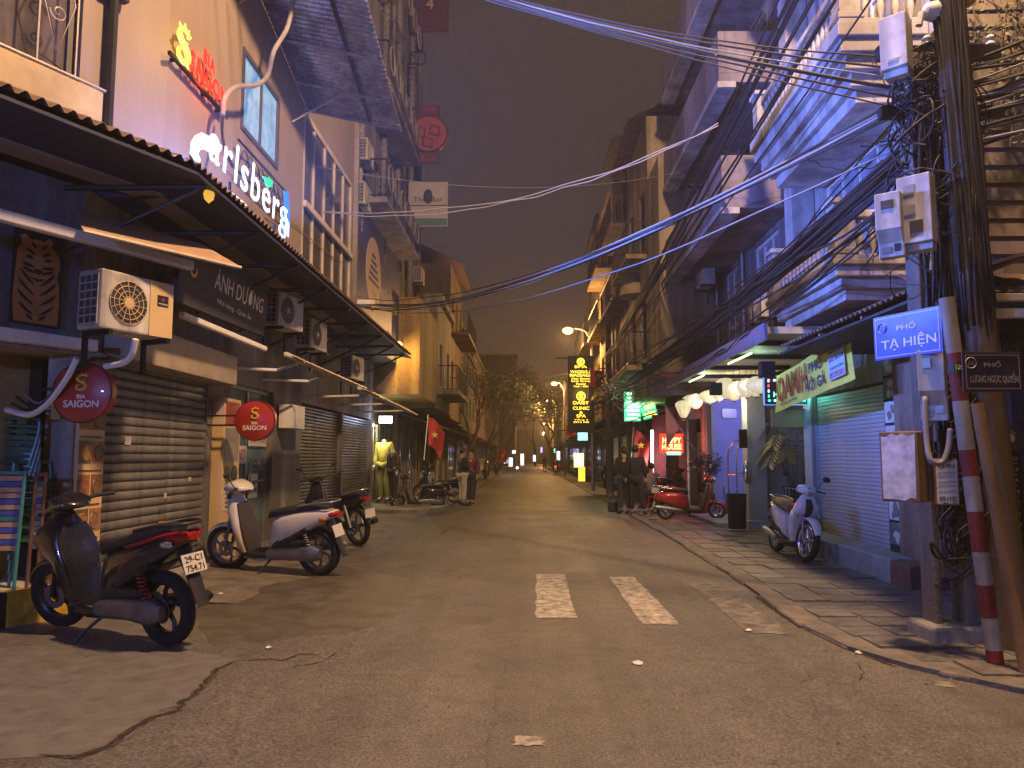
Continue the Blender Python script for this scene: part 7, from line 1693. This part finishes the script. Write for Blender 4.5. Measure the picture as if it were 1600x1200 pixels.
# ================================================================= hotel forecourt things
gold_m = M("trolley_brass", (.5,.36,.16), .25, metal=.9, var=.1)
t = thing("luggage_trolley", "brass luggage trolley with arched rails in the blue doorway", "trolley", (5.0,18,.12))
x0, x1, y0, y1 = 4.76, 5.28, 17.6, 18.4
MB().box(x0,x1,y0,y1,.28,.34).build("deck", wood, t, bevel=.01)
for y in (y0+.03,y1-.03): MB().tube(smooth_path([Vector((x0+.02,y,.34)), Vector((x0+.02,y,1.5)), Vector((x0+.08,y,1.8)), Vector(((x0+x1)/2,y,1.95)), Vector((x1-.08,y,1.8)), Vector((x1-.02,y,1.5)), Vector((x1-.02,y,.34))], 6), .018, 8).build("arch", gold_m, t, smooth=60)
for (x, z) in ((x0+.02,1.15),(x1-.02,1.15),((x0+x1)/2,1.94)): MB().tube([(x,y0+.03,z),(x,y1-.03,z)], .014, 8).build("rail", gold_m, t)
MB().tube([(x0+.02,y0+.03,1.2),(x1-.02,y0+.03,1.2)], .012, 8).build("crossbar", gold_m, t)
for x in (x0+.06,x1-.06):
    for y in (y0+.08,y1-.08): MB().lathe([(0,-.02),(.07,-.018),(.07,.018),(0,.02)], (x,y,.2), 'Y', 16).build("wheel", rubber, t)
b = pZ(1152,826,.08); t = thing("litter_bin", "dark ribbed litter bin before the blue hotel pillar", "bin", (b.x,b.y,.08)); MB().lathe([(.17,0),(.18,.02),(.2,.7),(.21,.72),(.19,.72),(.17,.6),(0,.6)], (b.x,b.y,.08), 'Z', 24).build("drum", M("bin_dark", (.035,.033,.03), .5, metal=.3, var=.25), t, smooth=45); MB().ring((b.x,b.y,.78), .205, .012, 'Z', 24, 6).build("rim", dark_metal, t)
a = pZ(1136,800,.1); t = thing("broom", "long-handled broom leaning by the hotel trolley", "broom", (a.x,a.y,.1)); MB().tube([(a.x,a.y,.3),(a.x-.18,a.y+.3,1.6)], .013, 6).build("handle", wood, t); MB().tube([(a.x,a.y,.35),(a.x+.03,a.y-.05,.1)], [.03,.11], 8).build("head", M("broom_straw", (.25,.12,.05), .8, var=.3), t)
t = thing("iron_gate", "low black barred gate in the grey hotel bay", "gate", (5.7,16.0,.1)); xa, xb = 5.26, 6.1
MB().tube([(xa,15.9,.95),(xb,15.9,.95)], .02, 6).tube([(xa,15.9,.15),(xb,15.9,.15)], .02, 6).build("frame", iron_blk, t)
for k in range(13): MB().tube([(xa+k*.07,15.9,.15),(xa+k*.07,15.9,.95)], .011, 5).build("bar", iron_blk, t)

# ================================================================= lit signs and small lights up the street
sod_y = E("sign_yellow_led", (1.0,.66,.06), 2.6)
t, a, b = blade("black blade sign covered in glowing yellow letters", 888, 927, 556, 676, 33.5, M("poster_black"))
W_ = b.x-a.x; H_ = b.z-a.z
def yt(s_, fz, fw_, fh): text("lettering", s_, sod_y, t, UX, UZ, ((a.x+b.x)/2, 33.432, a.z+H_*fz), w=W_*fw_, h=H_*fh, depth=.02, fat=.01)
for fz, r_ in ((.92,.14),(.47,.17)): MB().ring(((a.x+b.x)/2,33.42,a.z+H_*fz), r_, .03, 'Y', 24, 6).ball(((a.x+b.x)/2,33.42,a.z+H_*fz), r_*.45, .02, r_*.6).build("emblem", sod_y, t)
yt("SPA", .855, .5, .035); yt("WADDLE &", .79, .82, .035); yt("MASSAGE", .745, .85, .04); yt("Hot Stone", .70, .72, .026); yt("Body Strong", .665, .74, .028); yt("Facial", .63, .36, .024); yt("Nail - Gội", .597, .55, .026); yt("DAISY", .385, .62, .042); yt("CLINIC", .315, .64, .042); yt("&", .26, .14, .03); yt("SPA", .215, .36, .04); yt("Tầng 2", .165, .55, .02); yt("0912 345", .135, .6, .02)
lamp("sign_glow", 'POINT', ((a.x+b.x)/2, 33.1, (a.z+b.z)/2), 30, (1,.62,.08), t, .15)
def lightbox(label, px0, px1, py0, py1, Y, mat, energy=0, col=(1,1,1), bars=0, barm=None, tilt=0, nm="light_box", txt=None, txtm=None):
    a, b = pY(px0, py1, Y), pY(px1, py0, Y); c = (a+b)/2; t = thing(nm, label, "sign", (c.x,Y,a.z)); Mx = Matrix.Translation(c) @ Matrix.Rotation(R(tilt), 4, 'Y') @ Matrix.Translation(-c)
    MB().box(a.x,b.x,Y,Y+.12,a.z,b.z).xf(Mx).build("panel", mat, t)
    h = (b.z-a.z)
    for k in range(bars): MB().box(a.x+.1*(b.x-a.x)*(1+(k % 2)), b.x-.1*(b.x-a.x), Y-.02, Y-.002, a.z+h*(k+.3)/bars, a.z+h*(k+.75)/bars).xf(Mx).build("lit_line", barm, t)
    if txt:
        q = text_mb(txt, UX, UZ, (c.x,Y-.005,c.z), w=(b.x-a.x)*.85, h=h*.62, depth=.01, fat=.01).xf(Mx); q.build("lettering", txtm, t, fix=False)
    if energy: lamp("sign_glow", 'POINT', (c.x, Y-.3, c.z), energy, col, t, .1)
    return t
lightbox("white and pink neon menu box with green glow beyond the hotel", 976, 1001, 612, 658, 25.2, E("neon_panel_green", (.06,.55,.2), 1.4), 70, (.25,1.0,.45), 7, E("neon_line_white", (1,.85,.92), 3))
lightbox("tilted square neon panel in green and yellow", 1002, 1024, 618, 654, 24.8, E("neon_panel_teal", (.05,.6,.3), 1.5), 15, (.6,1,.3), 3, E("neon_line_yellow", (1,.75,.15), 3), tilt=-14)
lightbox("red neon sign with slanted orange letters over the red shop", 1032, 1067, 678, 708, 21.9, E("neon_panel_red", (.9,.06,.02), 1.2), 45, (1,.12,.05), txt="HAPPY\nHOUSE", txtm=E("neon_letters_orange", (1.0,.62,.2), 4))
lightbox("small teal light bar beneath the red neon sign", 1043, 1064, 706, 711, 21.7, E("neon_bar_teal", (.15,.9,.65), 2), 0)
MB().tube([pY(1019,672,24), pY(1019,742,24)], .045, 8).build("tube_light", E("tube_white", (.85,.9,1.0), 5), tags=("vertical white tube light at the red shop entrance", "light"))
lamp("tube_glow", 'POINT', tuple(pY(1019,720,23.7)), 40, (.85,.9,1.0), bpy.data.objects["tube_light"], .1)
MB().box(4.0,5.2,24.4,24.5,.08,2.9).build("red_partition", M("red_partition", (.32,.05,.05), .7, var=.2), tags=("red painted partition behind the white tube light", "partition"))
pu = [pY(1040,634,20.6), pY(1062,668,20.6), pY(1041,702,20.6)]
t = thing("side_awning", "salmon triangular awning flap beside the hanging lanterns", "awning", pu[2]); MB().prism(pu, (0,.02,0)).build("cloth", M("umbrella_salmon", (.42,.17,.12), .8, var=.2), t); MB().tube([pu[0], pu[1], pY(1085,704,20.6)], .015, 6).build("strut", grey_metal, t)
lightbox("white stand light and yellow board outside a far shop", 897, 912, 708, 730, 47, E("stand_yellow", (1,.8,.25), 2.2), 14, (1,.85,.5), 2, E("stand_white", (1,1,.9), 3))
lightbox("tall yellow stand board on the pavement", 904, 914, 730, 752, 46, E("stand_board_yellow", (1,.72,.05), 1.6), 6, (1,.7,.2), nm="stand_board")
lightbox("small cyan light box hung under the yellow blade sign", 903, 918, 672, 688, 38, E("box_cyan", (.25,.75,.95), 2), 6, (.3,.8,1))
# left: shop light over the mannequins
lightbox("white shop light box with violet edge over the mannequins", 592, 612, 650, 661, 23.3, E("shop_box_white", (.75,.82,1.0), 4), 14, (.6,.7,1.0), nm="shop_light_box")
lamp("shop_light", 'POINT', (-4.9,24.4,2.45), 80, (1.0,.93,.5), L2, .1)
MB().ball((-4.9,24.4,2.58), .09, .09, .05).build("downlight", E("downlight_warm", (1,.9,.5), 8), L2, smooth=180)
# flags
def flag(label, px, py, Y, w_, h_, seed, droop=.3):
    p = pY(px, py, Y); t = thing("red_flag", label, "flag", p, group="red flags with a yellow star"); n = 10; m = 8; vs = []; rnd = random.Random(seed); ph = rnd.uniform(0,6)
    def pt(i, j): q = i/n; r_ = j/m; return p+Vector((w_*q*(1-droop*.4*r_), .09*math.sin(q*7+ph+r_*2), -h_*r_-droop*h_*q*q))
    for j in range(m+1):
        for i in range(n+1): vs.append(pt(i, j))
    MB().add(vs, [(j*(n+1)+i, j*(n+1)+i+1, (j+1)*(n+1)+i+1, (j+1)*(n+1)+i) for j in range(m) for i in range(n)]).build("cloth", M("flag_red", (.42,.025,.015), .8, var=.15, scale=5), t, smooth=180)
    c = pt(5, 4)-UY*.03; pts = [];
    for k in range(10): a = math.pi/2+k*math.pi/5; r_ = (.3 if k % 2 == 0 else .12)*min(w_, h_)*.8; pts.append(c+Vector((r_*math.cos(a), -.06, r_*math.sin(a))))
    MB().prism(pts, (0,.006,0)).build("star", gold, t); MB().tube([p+Vector((0,0,.1)), p+Vector((-.12,0,-h_-.5))], .014, 6).build("staff", white_paint, t)
flag("red flag hanging above the seated person on the left", 669, 652, 25.2, .55, .9, 1, .6)
flag("red flag beside the yellow lettered blade sign", 922, 578, 32, .55, .7, 2, .1)
flag("red flag below and left of the yellow blade sign", 884, 664, 45, .5, .6, 3, .2)
flag("red flag on the far left row past the tree", 778, 702, 62, .8, .9, 4, .3)
flag("red flag draped at the red shop awning", 990, 672, 24, .5, .75, 5, .5)
# far lit shops and headlights near the bend
rl = random.Random(31); cols_ = [(.8,.9,1.0),(.6,.75,1.0),(1,.95,.85),(.75,.85,1.0)]
for k, (px, py, w_, h_, s_) in enumerate([(790,716,5,16,"bluish lit doorway"),(798,722,6,14,"white lit doorway"),(816,718,5,18,"tall white shop window"),(835,716,4,10,"pale lit sign"),(872,712,6,14,"white sign near the far rider"),(884,708,4,20,"slim blue-white sign"),(908,700,5,9,"small white sign under the yellow blade sign"),(846,703,3,9,"violet sign"),(803,706,5,5,"round white shop lamp"),(867,704,3,7,"tiny green sign")]):
    Y = 70+k*6; c_ = (.45,.4,1.0) if k == 7 else (.2,1,.5) if k == 9 else cols_[k % 4]
    lightbox(s_+" far down the street", px-w_/2, px+w_/2, py-h_/2, py+h_/2, Y, E("far_light_%d" % k, c_, 1.6), 9, c_, nm="far_sign")
for k, (px, py) in enumerate([(808,731),(846,731),(893,733)]):
    c = pY(px, py, 95+6*k); MB().ball(c, .13, .1, .13).build("headlamp_glow" if False else "vehicle_lamp", E("vehicle_white", (.9,.95,1.0), 8) if k != 1 else E("brake_red", (1,.03,.02), 14), tags=(("white headlamp of a distant motorbike", "red tail lamp of a distant motorbike in mid road", "bluish headlamp of a distant scooter by the stand board")[k], "lamp"))
# ================================================================= street lamps
sod = (1.0, .50, .16)
lamp_glass = E("sodium_glass", (1.0,.62,.22), 5)
near_glass = E("near_lamp_glass", (1.0,.66,.36), 30)
def street_lamp(x, y, z, pole_x, energy, label, real=True, col=sod, g=None, rad=.12):
    t = thing("street_lamp", label, "street lamp", (pole_x, y, 0), group="sodium street lamps")
    MB().tube([(pole_x,y,0),(pole_x,y,z-.5)], [.09,.06], 8).build("pole", grey_metal, t)
    s_ = 1 if x > pole_x else -1
    MB().tube(smooth_path([Vector((pole_x,y,z-.6)), Vector((pole_x+s_*.3,y,z-.05)), Vector((x-s_*.3,y,z+.1)), Vector((x-s_*.1,y,z+.1))], 5), .04, 6).build("arm", grey_metal, t)
    MB().ball((x,y,z+.08), .3, .13, .09, 14, 8).build("head", grey_metal, t, smooth=180)
    MB().ball((x,y,z), .26, .2, .16, 12, 8).build("diffuser", g or lamp_glass, t, smooth=180)
    if real: lamp("sodium_light", 'POINT', (x, y, z-.22-rad), energy, col, t, rad)
    return t
near = street_lamp(2.5, 5.05, 12.2, 5.2, 9300, "tall long-armed street lamp standing at the crossing by the teal shop wall", col=(1.0,.60,.31), g=near_glass, rad=.35)
led = thing("led_lamp", "low bluish LED lamp on a post at the opposite corner of the crossing", "street lamp", (-5.6,-4,0))
MB().tube([(-5.6,-4,-.02),(-5.6,-4,3.3)], [.06,.045], 8).build("post", grey_metal, led); MB().tube([(-5.6,-4,3.25),(-5.2,-3.8,3.35)], .03, 6).build("arm", grey_metal, led)
MB().ball((-5.1,-3.75,3.36), .16, .16, .12).build("globe", E("led_cool", (.35,.5,1.0), 12), led, smooth=180)
lamp("led_light", 'POINT', (-4.95,-3.6,3.36), 1350, (.20,.32,1.0), led, .15)
ord_ = ["first", "second", "third", "fourth", "fifth"]
for k, (px, py, Y) in enumerate(((887,516,36),(866,599,62),(853,625,80),(850,661,133),(849,676,185))):
    c = pY(px, py, Y); street_lamp(c.x, Y, c.z, 3.1 if k < 3 else 4.2, (1700, 1900, 2200, 3500, 5000)[k], "%s glowing street lamp up the street past the blade sign" % ord_[k], col=(1.0,.52,.17))
# bulkhead lamp on the side wall behind the canopy
bl = thing("wall_lamp", "sodium wall lamp lighting the yellow side wall behind the canopy", "lamp", (-3.75,22.9,5.0))
MB().ball((-3.85,22.9,4.95), .12, .12, .09).build("glass", lamp_glass, bl, smooth=180); MB().tube([(-3.85,22.9,5.02),(-3.85,23.5,5.05)], .025, 6).build("arm", dark_metal, bl)
lamp("wall_light", 'POINT', (-3.85,22.75,4.8), 170, (1.0,.55,.12), bl, .08)

# ================================================================= humid night air
hz_ = MB().box(-76, 76, -34, 545, -1.2, 20.5).build("haze", M("haze_unused", (.5,.5,.5), var=0), local=True)
hm = bpy.data.materials.new("haze_air"); hm.use_nodes = True; hm.node_tree.nodes.clear()
ho = hm.node_tree.nodes.new("ShaderNodeOutputMaterial"); pv_ = hm.node_tree.nodes.new("ShaderNodeVolumePrincipled")
pv_.inputs["Color"].default_value = (.92,.87,.79,1); pv_.inputs["Density"].default_value = .0020; pv_.inputs["Anisotropy"].default_value = .35
hm.node_tree.links.new(pv_.outputs[0], ho.inputs["Volume"]); hz_.data.materials.clear(); hz_.data.materials.append(hm); hz_["kind"] = "stuff"
